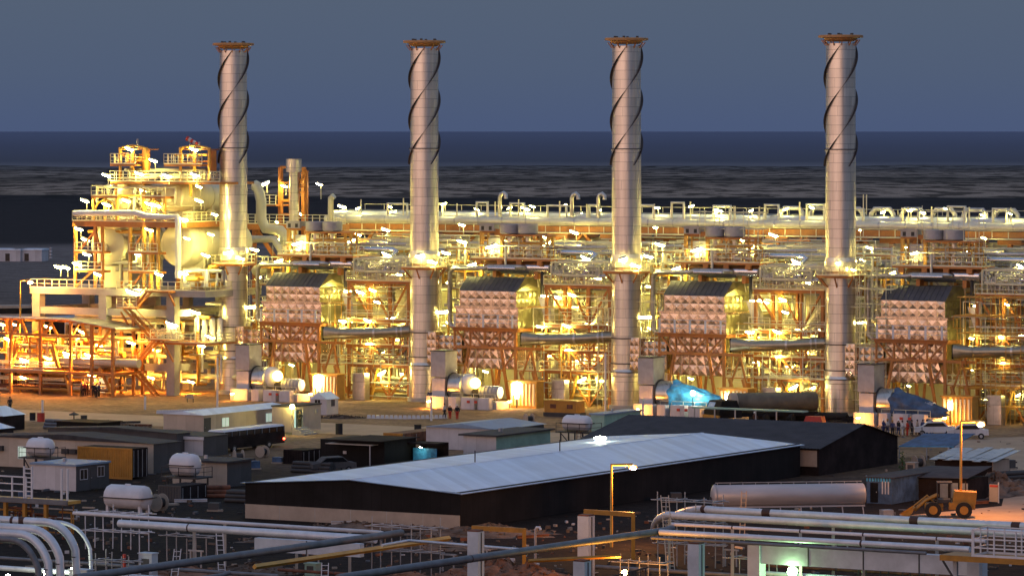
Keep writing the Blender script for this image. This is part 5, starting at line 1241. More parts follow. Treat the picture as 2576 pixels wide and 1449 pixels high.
# blue-roofed sheds cut by the left edge
t, a, b, h = cabin(8, 1085, -90, 62, 1048, 'shed with pale blue roof cut by the left edge, near the road', wall='dark_wall', roof='roof_sheet', gable=.9, h=1.9)
t, a, b, h = cabin(-8, 1112, -90, 34, 1078, 'smaller pale blue roof below the first one at the left edge', wall='dark_wall', roof='roof_sheet', gable=.5, h=1.6)
t = near('low_shed', 250, 1090, 'low black flat shed beside the road at left', 'shed'); MB().bb(-6, 0, 0, 4, 0, 1.1).build('walls', 'black_paint', t); MB().bb(-6.2, .2, -.2, 4.2, 1.1, 1.2).build('roof', 'dark_wall', t)
# dark and red drums, crates by the road
for u, v, r, h, m, lb in ((103, 1060, .45, 1.0, 'red_paint', 'red oil drum beside the road at left'), (82, 1057, .35, .9, 'cloth_dark', 'black bin next to the red oil drum'), (211, 1064, .38, .9, 'dark_joint', 'dark drum right of the umbrella-shaped stand by the road'),
                          (853, 1092, .4, 1.2, 'cloth_dark', 'tall dark drum standing alone on the sand right of the lit doorway'), (1051, 1086, .4, .8, 'cloth_dark', 'dark drum behind the blue-roofed cabin'), (815, 1168, .35, .7, 'cloth_dark', 'dark drum left of the black shed')):
    t = near('oil_drum', u, v, lb, 'drum'); MB().cyl((0, 0, 0), (0, 0, h), r, 14).build('shell', m, t)
    for z in (.02, h*.5, h-.04): MB().cyl((0, 0, z), (0, 0, z+.04), r*1.05, 14).build('hoop', m, t)
t = near('umbrella_stand', 186, 1062, 'dark mushroom-shaped stand beside the road', 'stand'); MB().lathe([(.05, 1.0), (.55, .85), (.6, .95), (.05, 1.2)], 12).build('top', 'dark_joint', t); MB().cyl((0, 0, 0), (0, 0, 1), .07, 8).build('stem', 'dark_joint', t)

# ---------------------------------------------------------------- bus
t = near('coach', 560, 1140, 'dark parked coach with a row of dull windows and one red tail lamp', 'bus')
Lb = LE2(560, 1140, 716)
MB().bb(-2.5, 0, .2, Lb, .5, 2.2).build('body', 'dark_wall', t)
MB().bb(-2.45, -.04, .25, Lb-.05, 2.2, 2.9).build('window_band', 'glass_dark', t)
for k in range(8): MB().bb(-.035, .0, .5+k*Lb/8.3, .5+k*Lb/8.3+1.05, 2.25, 2.82).build('window', 'glass_dark', t)
for k in range(9): MB().bb(-.03, .02, .3+k*Lb/8.3, .42+k*Lb/8.3, 2.2, 2.9).build('pillar', 'pipe_grey', t)
MB().add([(-2.45, .2, 2.9), (0, .2, 2.9), (-.3, .35, 3.15), (-2.2, .35, 3.15), (-2.45, Lb, 2.9), (0, Lb, 2.9), (-.3, Lb-.15, 3.15), (-2.2, Lb-.15, 3.15)], [(0, 1, 2, 3), (5, 4, 7, 6), (1, 5, 6, 2), (4, 0, 3, 7), (3, 2, 6, 7)]).build('roof', 'tank_white', t)
for y in (2.2, Lb-3):
    for x in (-2.3, -.12): w_ = MB().cyl((x-.12, y, .5), (x+.14, y, .5), .5, 16).build('wheel', 'rubber', t); MB().cyl((x+.14, y, .5), (x+.17, y, .5), .24, 12).build('hub', 'pot_grey', w_)
MB().ball((.05, Lb-.2, 1.1), .16).build('tail_lamp', 'lamp_red', t); t.scale = (.85, 1, .76)
MB().bb(-2.2, -.3, .1, .2, 1.3, 2.7).build('windscreen', 'glass_dark', t)
# ---------------------------------------------------------------- big shed with the pale roof
u0, v0 = 1158, 1333
t = near('long_shed', u0, v0, 'long black shed with a huge pale blue sheet roof in the middle of the yard', 'building')
a = -LE1(u0, v0, 617); he = 3.2; p = G(u0, v0)
# length: far eave corner seen at u 2013
k = (2013-UC)/F; b = (k*p.y-p.x)/(ST-k*CT)
zr = he+.66
MB().bb(-a, 0, 0, b, 0, he-.02).build('walls', 'black_paint', t)
MB().add([(-a, -.01, he-.02), (0, -.01, he-.02), (-a/2, -.01, zr-.1)], [(0, 1, 2)]).build('gable', 'black_paint', t); MB().add([(-a, b, he-.02), (0, b, he-.02), (-a/2, b, zr-.1)], [(2, 1, 0)]).build('gable', 'black_paint', t)
r = MB(); o = .35; vs = []; n = 40
for j in range(n+1):
    y = -o+(b+2*o)*j/n
    for x, z in ((-a-o, he-.08), (-a/2, zr), (o, he-.08)): vs.append((x, y, z))
r.add(vs, [(3*j, 3*j+1, 3*j+4, 3*j+3) for j in range(n)]+[(3*j+1, 3*j+2, 3*j+5, 3*j+4) for j in range(n)])
m_ = len(vs); r.add([(x, y, z-.06) for x, y, z in vs], [(3*j+3, 3*j+4, 3*j+1, 3*j) for j in range(n)]+[(3*j+4, 3*j+5, 3*j+2, 3*j+1) for j in range(n)])
r.build('roof', 'roof_sheet', t)
MB().bb(-a/2-.15, -a/2+.15, -o, b+o, zr-.01, zr+.04).build('ridge_cap', 'roof_sheet', t)
MB().bb(-a+.05, -.02, -.08, -.02, .0, 1.25).build('lower_wall', 'beige_wall', t)
for k in range(1, 6): MB().bb(-a+a*k/6-.03, -a+a*k/6+.03, -.1, -.08, 0, 1.25).build('wall_joint', 'concrete', t)
for y in (b*.33, b*.57): MB().beam((-a/2-.3, y, zr), (-a/2-.3, y, zr+1.1), .08).build('roof_pole', 'dark_joint', t)
# ---------------------------------------------------------------- dark shed behind it
u1, v1 = 2060, 1197
t = near('dark_shed', u1, v1, 'wide dark shed with black corrugated roof behind the pale roof', 'building')
a = -LE1(u1, v1, 1467); b = LE2(u1, v1, 2258); he = hgt(u1, v1, 1126)
MB().bb(-a, 0, 0, b, 0, he-.05).build('walls', 'dark_wall', t)
zr = he+1.75
MB().add([(.0, 0, he-.05), (.0, b, he-.05), (.0, b*.55, zr-.15)], [(0, 1, 2)]).build('gable', 'dark_wall', t); MB().add([(-a, 0, he-.05), (-a, b, he-.05), (-a, b*.55, zr-.15)], [(2, 1, 0)]).build('gable', 'dark_wall', t)
r = MB(); n = 150; vs = []
for j in range(n+1):
    x = -a-.3+(a+.6)*j/n; d = .05 if j % 2 else 0
    for y, z in ((-.4, he-.1+d), (b*.55, zr+d), (b+.3, he-.1+d)): vs.append((x, y, z))
r.add(vs, [(3*j, 3*j+3, 3*j+4, 3*j+1) for j in range(n)]+[(3*j+1, 3*j+4, 3*j+5, 3*j+2) for j in range(n)]); r.build('roof', 'roof_dark', t)
MB().bb(-a*.98, -.2, -.06, 0, .9, he-.3).build('front_panel', 'beige_wall', t)
# long pale-green low roof behind
t = near('low_canopy', 1962, 1084, 'pale green strip roof of a low canopy behind the dark shed', 'canopy')
a = -LE1(1962, 1084, 1740); MB().bb(-a, 3, 0, 1.2, 2.2, 2.35).build('roof', 'green_panel', t)
for k in range(5): MB().beam((-a+.3+k*a/4.3, .1, 0), (-a+.3+k*a/4.3, .1, 2.2), .12).build('post', 'pot_grey', t)
# ---------------------------------------------------------------- tanker body
t = near('tanker_body', 1984, 1297, 'long grey tanker barrel resting on a low frame behind the white pipes', 'tank', rz=R(9))
s = F/G(1984, 1297).y; hl = 200/s; r = 28/s; zc = (1297-1245)/s
MB().hdrum((-hl+.3, 0, zc), (hl-.35, 0, zc), r, 36, .28).build('shell', 'tanker_shell', t)
MB().lathe([(r*1.02, -hl+.32), (r*1.06, -hl+.32), (r*1.06, -hl+.42), (r*1.02, -hl+.42)], 32, (0, 0, zc), 'x').build('end_ring', 'pot_grey', t)
MB().lathe([(.32, -hl+.0), (.34, -hl-.06), (.05, -hl-.1)], 16, (0, -.1, zc-.35), 'x').build('manhole', 'dark_joint', t)
MB().beam((-hl+.4, 0, zc+r+.18), (hl-.4, 0, zc+r+.18), .06).build('top_rail', 'pot_grey', t)
for k in range(12): MB().beam((-hl+.6+k*1.15, 0, zc+r-.02), (-hl+.6+k*1.15, 0, zc+r+.18), .05).build('rail_stub', 'pot_grey', t)
for y in (-r*.75, r*.75): MB().bb(-hl+.3, hl-.3, y-.08, y+.08, zc-r-.02, zc-r+.12).build('chassis_beam', 'tanker_shell', t)
for k in range(8): x = -hl+.5+k*(2*hl-1)/7; MB().beam((x, -r*.75, zc-r), (x+.1, -r*.8, .02), .09).build('leg', 'tanker_shell', t)
# ---------------------------------------------------------------- wheel loader, seen from its left side, bucket to the left
t = near('wheel_loader', 2395, 1300, 'amber wheel loader parked facing left beside the tall lamp post', 'loader', rz=R(-4)); Y = 'loader_amber'
MB().bb(-.3, 2.0, -1.0, 1.0, .75, 1.35).build('chassis', Y, t)
MB().add([(.0, -.9, 1.35), (2.05, -.9, 1.2), (2.15, -.9, 2.25), (.2, -.9, 2.35), (.0, .9, 1.35), (2.05, .9, 1.2), (2.15, .9, 2.25), (.2, .9, 2.35)], [(0, 1, 2, 3), (5, 4, 7, 6), (1, 5, 6, 2), (4, 0, 3, 7), (3, 2, 6, 7)]).build('engine_hood', Y, t)
MB().bb(-1.3, -.1, -.75, .75, 1.3, 1.6).bb(-1.35, -.0, -.8, .8, 3.0, 3.12).build('cab_roof', 'dark_joint', t)
for x in (-1.3, -.12):
    for y in (-.74, .74): MB().beam((x, y, 1.5), (x, y, 3.05), .1).build('cab_post', 'dark_joint', t)
for x in (-1.7, 1.0):
    for y in (-1.15, 1.15):
        w_ = MB().cyl((x, y-.25, .72), (x, y+.25, .72), .72, 20).build('wheel', 'rubber', t); MB().cyl((x, y-.3, .72), (x, y+.3, .72), .38, 16).build('rim', Y, w_)
MB().bb(-2.4, -.8, -.6, .6, .6, 1.25).build('front_frame', Y, t)
for y in (-.5, .5): MB().tube([(-1.2, y, 2.0), (-2.3, y, 1.5), (-3.3, y, .6)], .13, 8).build('lift_arm', Y, t)
MB().tube([(-1.5, 0, 1.2), (-2.2, 0, 1.9), (-3.3, 0, 1.0)], .09, 8).build('tilt_link', Y, t)
bk = MB(); pr = [(-3.3, .95), (-3.5, .5), (-3.75, .2), (-4.3, .08), (-4.6, .12)]
bk.add([(x, y, z) for y in (-1.3, 1.3) for x, z in pr], [(k, k+1, k+6, k+5) for k in range(4)]).add([(x, y, z) for y in (-1.3,) for x, z in pr], [(0, 1, 2, 3, 4)]).add([(x, y, z) for y in (1.3,) for x, z in pr], [(4, 3, 2, 1, 0)]); bk.build('bucket', Y, t)
MB().tube([(1.2, .5, 2.3), (1.2, .5, 3.0)], .06, 8).build('exhaust', 'dark_joint', t)
# ---------------------------------------------------------------- sheds at right
t = near('striped_shed', 2244, 1268, 'dark blue and white striped shed end right of the tanker barrel', 'shed')
a = -LE1(2244, 1268, 2180); h = hgt(2244, 1268, 1203)
MB().bb(-a, 0, 0, 14, 0, h).build('walls', 'tarp_navy', t)
for k in range(3): MB().bb(-a*.40+k*.3, -a*.40+k*.3+.13, -.03, 0, .9, h-.3).build('stripe', 'cabin_white', t)
for k in range(9): MB().bb(-a+k*a/9, -a+(k+.5)*a/9, -.06, -.0, h-.35, h-.02).build('valance', 'tarp_blue', t)
MB().bb(-a-.2, .2, -.2, 14.5, h, h+.08).build('roof', 'roof_dark', t); door(t, -a*.85, -a*.55, 0, .1, 1.9, 'f', 'black_paint')
t = near('scrap_shed', 2496, 1215, 'ragged grey sheet-roofed shed with beige side wall above the loader', 'shed')
a = -LE1(2496, 1215, 2352); h = hgt(2496, 1215, 1160)
MB().bb(-a, 0, 0, 4, 0, h).build('walls', 'dark_wall', t); MB().bb(0, .05, 0, 4, 0, h).build('side_wall', 'beige_wall', t)
rg = random.Random(4)
for k in range(9): x = -a-.4+k*(a+.9)/9; MB().beam((x+.5, -.6-rg.random()*.5, h-.05+rg.random()*.15), (x+.5+rg.uniform(-.2, .2), 4.8+rg.random(), h+.7+rg.random()*.2), (a+.9)/9+.1, .04).build('roof_sheet', 'clad_duct', t)
t = near('long_dark_shed', 2430, 1262, 'long low dark shed with sagging roof behind the wheel loader', 'shed')
a = -LE1(2430, 1262, 2262); MB().bb(-a, 0, 0, 5, 0, 2.0).build('walls', 'dark_wall', t); MB().add([(-a-.3, -.3, 2.0), (.3, -.3, 2.15), (.3, 5.3, 2.9), (-a-.3, 5.3, 2.5), (-a-.3, -.3, 2.05), (.3, -.3, 2.2), (.3, 5.3, 2.95), (-a-.3, 5.3, 2.55)], [(3, 2, 1, 0), (4, 5, 6, 7), (0, 1, 5, 4), (1, 2, 6, 5)]).build('roof', 'roof_dark', t)
for k in range(3): MB().bb(-2.6+k*1.0, -1.8+k*1.0, -.04, 0, .3, 1.7).build('sheet_panel', 'clad_duct', t)
t = near('blue_canopy', 2400, 1160, 'dark blue tarpaulin canopy behind the tall lamp post', 'canopy')
a = -LE1(2400, 1160, 2262); MB().add([(-a, 0, 1.3), (0, 0, 1.5), (.6, 4, 2.6), (-a+1, 4, 2.4), (-a, 0, 1.35), (0, 0, 1.55), (.6, 4, 2.65), (-a+1, 4, 2.45)], [(3, 2, 1, 0), (4, 5, 6, 7), (0, 1, 5, 4), (1, 2, 6, 5), (3, 0, 4, 7), (2, 3, 7, 6)]).build('sheet', 'tarp_navy', t)
for x in (-a, -a/2, 0): MB().beam((x, .05, 0), (x, .05, 1.4), .1).build('post', 'pot_grey', t)
MB().beam((-a, -.06, 1.3), (0, -.06, 1.5), .08).build('edge_pipe', 'tarp_blue', t)
t = near('notice_post', 2512, 1265, 'white notice post with a red header by the scrap heap', 'sign'); MB().bb(-.9, 0, -.05, .05, .1, 1.7).build('board', 'beige_wall', t); MB().bb(-.85, -.05, -.07, -.05, 1.45, 1.65).build('header', 'red_paint', t); MB().beam((0, 0, 0), (0, 0, 1.9), .1).build('post', 'cabin_white', t)
def car(u, v, rz, label, m='cabin_white'):
    t = near('parked_car', u, v, label, 'car', rz=rz)
    prof = [(-2.3, .45), (-2.3, .95), (-1.5, 1.05), (-.9, 1.55), (.9, 1.6), (1.5, 1.1), (2.25, 1.0), (2.3, .45)]
    n = len(prof); MB().add([(x, y, z) for y in (-.85, .85) for x, z in prof], [tuple(range(n)), tuple(range(2*n-1, n-1, -1))]+[(k, n+k, n+(k+1) % n, (k+1) % n) for k in range(n)]).build('body', m, t)
    for y in (-.87, .86): MB().add([(-1.35, y, 1.08), (-.85, y, 1.48), (.85, y, 1.52), (1.3, y, 1.12), (-1.35, y+.01, 1.08), (-.85, y+.01, 1.48), (.85, y+.01, 1.52), (1.3, y+.01, 1.12)], [(3, 2, 1, 0), (4, 5, 6, 7)]).build('side_window', 'glass_dark', t)
    for x in (-1.45, 1.45):
        for y in (-.8, .8): w_ = MB().cyl((x, y-.1, .33), (x, y+.1, .33), .34, 14).build('wheel', 'rubber', t); MB().cyl((x, y-.12, .33), (x, y+.12, .33), .18, 10).build('rim', 'pot_grey', w_)
    return t
car(2435, 1103, R(-6), 'white car parked on the lit sand beside the right lamp post')
car(2352, 1096, R(-3), 'pale car parked behind the row of workers', 'pipe_pale')
car(836, 1188, R(20), 'grey car half hidden behind the left end of the pale roof', 'cabin_dark')
# white tower crane like mark far left: pale cabins on the far plain
for u, v, w_, lb in ((18, 658, 3.6, 'pale far-off cabin at the left edge of the plain'), (66, 658, 4.2, 'pale far-off cabin with dark door on the plain, second from left edge')):
    t = near('far_cabin', u, v, lb, 'cabin', rz=R(-10)); MB().bb(-w_, w_, 0, 6, 0, 2.9).build('walls', 'cabin_white', t); MB().bb(-w_-.2, w_+.2, -.2, 6.2, 2.9, 3.3).build('roof', 'roof_sheet', t); MB().bb(-.5, .7, -.05, 0, .1, 2.1).build('door', 'glass_dark', t)
t = near('white_post', 128, 650, 'thin white banded post on the far plain', 'post'); MB().cyl((0, 0, 0), (0, 0, 2.9), .35, 8).build('pole', 'cabin_white', t)
for k in range(3): MB().cyl((0, 0, .5+k*.9), (0, 0, .7+k*.9), .37, 8).build('band', 'dark_joint', t)
t = near('blue_roof_store', 300, 905, 'low store with pale blue roof seen through the concrete table', 'store')
MB().bb(-16, 4, 0, 12, 0, 5.6).build('walls', 'dark_wall', t); MB().bb(-16.3, 4.3, -.3, 12.3, 5.6, 5.9).build('roof', 'roof_blue', t)
t = near('parked_coach', 40, 812, 'pale coach far behind the left street lamp', 'bus', rz=R(10)); MB().bb(-7, 3.2, 0, 2.5, .5, 3.1).build('body', 'cabin_beige', t); MB().bb(-6.6, 2.9, -.03, 0, 1.6, 2.6).build('window_band', 'glass_dark', t)
for x in (-5, 1.4): MB().cyl((x, -.05, .5), (x, .3, .5), .5, 12).build('wheel', 'rubber', t)
# ---------------------------------------------------------------- big olive cylinder on a trailer with its tractor, by the third fan
t = near('cylinder_load', 1838, 1062, 'huge olive steel cylinder lying on a dark trailer right of the bright blue tarpaulin', 'cylinder')
t.rotation_euler.z = R(-76); ln = 10.4; MB().hdrum((0, .4, 2.3), (0, ln, 2.3), 1.12, 36, .2).build('shell', 'cyl_olive', t)
MB().hdrum((0, -.1, 2.3), (0, .6, 2.3), 1.14, 36, .2).build('end_cap', 'beige_wall', t)
MB().bb(-1.2, 1.2, 1, ln, .7, 1.15).build('trailer_bed', 'black_paint', t)
for k in range(4): MB().cyl((-1.3, 3+k*2.1, .5), (1.3, 4+k*3.3, .5), .5, 14).build('axle_wheel', 'rubber', t)
t = near('tractor_truck', 1790, 1066, 'dark truck cab with lit windscreen and yellow bumper before the olive cylinder', 'truck', rz=-TH-.5)
MB().bb(-1.6, 1.6, 0, 3.2, .7, 1.6).build('body', 'black_paint', t); MB().add([(-1.5, .1, 1.6), (1.5, .1, 1.6), (1.3, .6, 2.7), (-1.3, .6, 2.7), (-1.5, 3, 1.6), (1.5, 3, 1.6), (1.3, 2.7, 2.7), (-1.3, 2.7, 2.7)], [(0, 1, 2, 3), (5, 4, 7, 6), (1, 5, 6, 2), (4, 0, 3, 7), (3, 2, 6, 7)]).build('cab', 'black_paint', t)
MB().add([(-1.3, .1, 1.7), (.2, .1, 1.7), (.1, .56, 2.6), (-1.15, .56, 2.6)], [(0, 1, 2, 3)]).build('windscreen', 'bright_metal', t); MB().bb(-1.7, 1.7, -.15, .05, .55, 1.05).build('bumper', 'loader_amber', t)
for x in (-1.4, 1.4): MB().cyl((x-.2, .9, .5), (x+.2, .9, .5), .5, 14).build('wheel', 'rubber', t)
t = near('red_cover', 2345-300, 1076, 'orange-red box cover standing by the trailer tail', 'cover'); MB().add([(-1.5, 0, 0), (1.2, 0, 0), (.9, .2, 1.3), (-1, .2, 1.3), (-1.5, 1.4, 0), (1.2, 1.4, 0), (.9, 1.2, 1.3), (-1, 1.2, 1.3)], [(0, 1, 2, 3), (5, 4, 7, 6), (1, 5, 6, 2), (4, 0, 3, 7), (3, 2, 6, 7)]).build('cover', 'red_paint', t)
# ================================================================ foreground pipe racks
ZP = 4.0
def Z(u, v, z=ZP): return G(u, v, z)
def wtube(name, pts, r, m, label, cat='pipe', z=ZP, n=14, bands=(), supports=(), bm='pipe_band', group=None):
    P = [G(u, v, zz_) if zz_ is not None else None for u, v, zz_ in [(p[0], p[1], p[2] if len(p) > 2 else z) for p in pts]]
    o = P[0]; t = empty(name, (o.x, o.y, 0), 0, label, cat, group); Q = [p-Vector((o.x, o.y, 0)) for p in P]
    MB().tube(Q, r, n).build('pipe', m, t)
    tot = [0]
    for a, b in zip(Q, Q[1:]): tot.append(tot[-1]+(b-a).length)
    def at(s):
        s *= tot[-1]
        for k in range(len(Q)-1):
            if s <= tot[k+1] or k == len(Q)-2: return Q[k].lerp(Q[k+1], (s-tot[k])/(tot[k+1]-tot[k])), (Q[k+1]-Q[k]).normalized()
    for s_, w_ in bands:
        p, d = at(s_); MB().cyl(p-d*w_/2, p+d*w_/2, r*1.03, n).build('band', bm, t)
    for s_ in supports:
        p, d = at(s_); MB().beam((p.x, p.y, 0), (p.x, p.y, p.z-r*.9), .22).build('support', 'concrete', t)
    return t
def arc(p0, p1, p2, n=5):                     # rounded corner through three pixel/height triples
    out = []
    for k in range(n+1):
        s = k/n; out.append(tuple((1-s)**2*a+2*s*(1-s)*b+s*s*c for a, b, c in zip(p0, p1, p2)))
    return out
def dirn(u, v, z, du, ang):                   # point on a line from (u,v,z) running at azimuth ang until column du
    p = G(u, v, z); k = (du-UC)/F; c, s = cos(ang), sin(ang); L_ = (k*p.y-p.x)/(c-k*s); return Vector((p.x+L_*c, p.y+L_*s, z))
def prj(p): return (UC+p.x*F/p.y, HOR+(H-p.z)*F/p.y)
# right-hand run: four parallel pipes over a concrete beam
def run(name, u0, v0, z, u1, r, m, label, lead=None, bands=(), supports=(), bm='pipe_band'):
    q = dirn(u0, v0, z, u1, -TH); pts = [(u0, v0, z)]+[(*prj(q), z)]
    if lead: pts = lead+pts[1:]
    return wtube(name, pts, r, m, label, bands=bands, supports=supports, bm=bm)
run('insulated_pipe', 1800, 1283, 4.6, 2700, .30, 'pipe_pale', 'thick pale pipe with dark brown bands, farthest of the right-hand run', lead=arc((1692, 1300, 3.4), (1740, 1272, 4.6), (1800, 1283, 4.6)), bands=((.165, .7), (.33, .7), (.66, .7), (.88, .7)))
run('insulated_pipe', 1700, 1296, 4.4, 2700, .29, 'pipe_pale', 'thick pale pipe without bands running just before the banded one', lead=arc((1645, 1352, 1.2), (1638, 1288, 4.4), (1700, 1296, 4.4), 7), supports=(.3, .6))
run('rack_pipe', 1690, 1318, 4.4, 2480, .13, 'tank_white', 'slim white pipe in front of the two thick pale pipes at right', supports=(.2, .42, .62, .85), bands=((.2, .12), (.42, .12), (.62, .12), (.85, .12)))
run('rack_pipe', 1660, 1338, 4.0, 2440, .22, 'pipe_pale', 'dull pale pipe directly above the concrete beam at right', bands=((.66, .15),), supports=())
run('rack_pipe', 1640, 1352, 3.8, 2330, .12, 'pipe_grey', 'thin dark pipe under the dull pale pipe at right')
# concrete beam on posts
def cbeam(u0, v0, u1, z1, hh, wd, label, m='concrete_pale', joints=4, posts=(0, 1), pw=1.0):
    p = G(u0, v0, z1); q = dirn(u0, v0, z1, u1, -TH); ln = (q-p).length
    t = empty('concrete_beam', (p.x, p.y, 0), -TH, label, 'concrete beam')
    MB().bb(0, ln, 0, wd, z1-hh, z1).build('beam', m, t)
    for k in range(1, joints): MB().bb(ln*k/joints-.05, ln*k/joints+.05, -.03, 0, z1-hh, z1).build('joint', 'dark_joint', t)
    for f_ in posts: x = ln*f_; MB().bb(x-pw/2, x+pw/2, -.1, wd+.1, 0, z1-hh if 0 < f_ < 1 else z1).build('post', m, t)
    return t
cbeam(1897, 1370, 2455, 3.4, 1.35, .8, 'long pale concrete beam with three joints above the green light at lower right', posts=(0, 1.0))
cbeam(640, 1352, 905, 2.9, 1.0, .6, 'pale concrete beam below the left white pipe, behind the crossing dark pipe', posts=(), joints=2)
def post(u, vt, u2, vb, label, m='concrete_pale', cap=True):
    s = G((u+u2)/2, vb); sc = F/s.y; w_ = (u2-u)/sc*.74; h = (vb-vt)/sc
    t = empty('concrete_post', s, -TH, label, 'concrete post'); MB().bb(-w_/2, w_/2, -w_/2, w_/2, 0, h).build('shaft', m, t)
    MB().bb(-w_/2*.9, w_/2*.9, -w_/2*.9, w_/2*.9, h+.003, h+.12).build('steel_cap', 'rust', t)
    MB().bb(w_/2, w_/2+.04, -.05, .05, 0, h-.05).build('joint', 'dark_joint', t)
    return t
post(1176, 1336, 1218, 1500, 'tall concrete post below the long shed, carrying the left yellow arm')
post(1453, 1297, 1496, 1455, 'tall concrete post left of the sodium lamp post')
post(1442, 1411, 1487, 1520, 'short concrete post at the bottom edge left of the dark ladder')
post(1730, 1367, 1773, 1510, 'concrete post under the thick pale pipes, left of the long beam')
post(2432, 1398, 2478, 1520, 'concrete post under the yellow platform at lower right')
def arm(u0, v0, u1, v1, vdn, label):
    p, q = G(u0, v0, 3.6), G(u1, v1, 3.6); t = empty('steel_arm', (p.x, p.y, 0), 0, label, 'steel arm'); o = Vector((p.x, p.y, 0))
    MB().beam(p-o, q-o, .22, .36).build('beam', 'loader_amber', t); e_ = q-o; MB().beam((e_.x-.1, e_.y, 3.7), (e_.x-.1, e_.y, .0), .3).build('leg', 'loader_amber', t)
arm(1188, 1327, 1322, 1334, 0, 'yellow steel arm on the tall concrete post below the long shed')
arm(1470, 1286, 1596, 1294, 0, 'yellow steel arm on the concrete post by the sodium lamp')
# left-hand runs
wtube('rack_pipe', [(185, 1290, 3.4), (949, 1338, 3.4), (962, 1340, 3.2), (965, 1350, 2.6), (965, 1365, 1.6)], .15, 'tank_white', 'long slim white pipe with a hooked end, left of centre in the foreground', supports=(.38, .68))
MBp = None
wtube('insulated_pipe', [(300, 1316, 3.0), (945, 1356, 3.0)], .31, 'pipe_pale', 'thick pale pipe under the slim white pipe, left of centre', bands=((.28, .12),), supports=(.3, .7))
wtube('rack_pipe', [(190, 1453, 4.2), (958, 1347, 4.2), (1010, 1339, 4.2)], .27, 'pipe_grey', 'dark grey pipe crossing diagonally from the lower left', bands=(), supports=())
wtube('rack_pipe', [(230, 1492, 4.0), (560, 1446, 4.0), (580, 1438, 4.2)], .15, 'pipe_grey', 'shorter dark pipe alongside the diagonal one at lower left')
wtube('rack_pipe', [(850, 1453, 4.0), (1673, 1334, 4.0), (1690, 1328, 4.0)], .27, 'pipe_grey', 'dark grey pipe crossing diagonally from the bottom middle to the right-hand run', bands=((.36, .1),))
wtube('rack_pipe', [(961, 1371, 3.2), (1029, 1359, 3.2), (1330, 1383, 3.2)], .11, 'pipe_pale', 'thin pale bent pipe passing in front of the tall concrete post')
wtube('cable_tray', [(640, 1425, 2.8), (960, 1378, 2.8), (1130, 1353, 2.8)], .2, 'steel_amber', 'rusty amber channel under the diagonal dark pipe', n=4)
wtube('cable_tray', [(1330, 1410, 2.6), (1560, 1398, 2.6)], .14, 'loader_amber', 'yellow channel lying under the second diagonal pipe', n=4)
wtube('stand_pipe', [(1347, 1440, 0), (1347, 1332, 3.5), (1350, 1326, 3.7), (1358, 1326, 3.7), (1360, 1333, 3.5)], .10, 'tank_white', 'thin white standpipe with hooked top right of the tall concrete post')
# big bends at the lower left
def bend(u0, v0, uc, vc, u1, v1, z, r, m, label, bands=()):
    pts = [(u0, v0, z)]+arc((uc-55, vc-2, z), (uc, vc, z), (u1, vc+75, z-2.2), 8)+[(u1+4, v1, 0.0)]
    # keep the drop vertical: same depth as the bend
    P = [G(*pts[0])]; y = G(uc, vc, z).y
    P = [G(u0, v0, z)]
    A_, B_, C_ = G(uc-60, vc-2, z), G(uc, vc, z), None
    B_ = G(uc, vc, z); d = (A_-P[0]).normalized(); e_ = Vector((.35, -.2, -1)).normalized(); rr = 2.1
    for k in range(9):
        s = k/8; P.append((B_-d*rr)*(1-s)**2+B_*2*s*(1-s)+(B_+e_*rr)*s*s)
    P.append(Vector((P[-1].x+.15, P[-1].y-.1, 0)))
    o = Vector((P[0].x, P[0].y, 0)); t = empty('bent_pipe', o, 0, label, 'pipe', 'bent pipes at the lower left'); MB().tube([p-o for p in P], r, 18).build('pipe', m, t)
    for s_, w_ in bands: p = P[0].lerp(P[1], s_)-o; MB().cyl(p-d*w_/2, p+d*w_/2, r*1.03, 18).build('band', 'pipe_band', t)
    q = P[-2]-o; MB().cyl(q-Vector((0, 0, .5)), q-Vector((0, 0, .42)), r*1.05, 18).build('band', 'dark_joint', t)
bend(-60, 1304, 168, 1316, 0, 0, 5.2, .30, 'pipe_pale', 'pale pipe with brown bands bending down, farthest of the lower left bends', bands=((.55, .25), (.68, .6)))
bend(-60, 1322, 128, 1333, 0, 0, 4.9, .31, 'pipe_pale', 'second of the bent pipes at lower left, pale and thick')
bend(-60, 1337, 99, 1347, 0, 0, 4.5, .31, 'pipe_pale', 'third of the bent pipes at lower left, pale with a dark joint')
bend(-60, 1352, 74, 1362, 0, 0, 4.1, .24, 'pipe_grey', 'nearest of the bent pipes at lower left, dark and thinner')
bend(60, 1310, 205, 1314, 0, 0, 4.6, .15, 'pipe_pale', 'slim curved pipe right of the lower left bends')
# platform with white ladder and rails at the left edge
p = G(0, 1250, 3.4); t = empty('left_platform', (p.x, p.y, 0), -TH, 'platform on yellow legs with white ladder at the left edge', 'platform')
MB().bb(-3, 7.2, -.2, 1.6, 3.1, 3.35).build('deck', 'steel_amber', t); MB().bb(-3, 7.2, -.35, -.2, 3.05, 3.45).build('edge_beam', 'pipe_grey', t)
for x in (.6, 2.6, 4.8): MB().beam((x, 0, 0), (x, 0, 3.1), .3).build('leg', 'loader_amber', t)
MB().rail([(-3, -.1, 3.4), (2.8, -.1, 3.4)], 1.8, 1.6, .11, toe=False, mids=2).build('handrail', 'tank_white', t)
MB().ladder((3.0, -.1, 3.1), (3.0, -.1, 6.1), .8, r=.13).build('ladder', 'tank_white', t)
for x in (5.9, 6.5): MB().beam((x+.2, .4, 3.3), (x+.2, .4, 6.0), .14).build('post', 'tank_white', t)
pipes(t, (-2, 7, 0, 1.4, .4, 3.0), 16, 66, ('rust', 'pipe_grey', 'loader_amber', 'pipe_pale'), (.05, .12), 4)
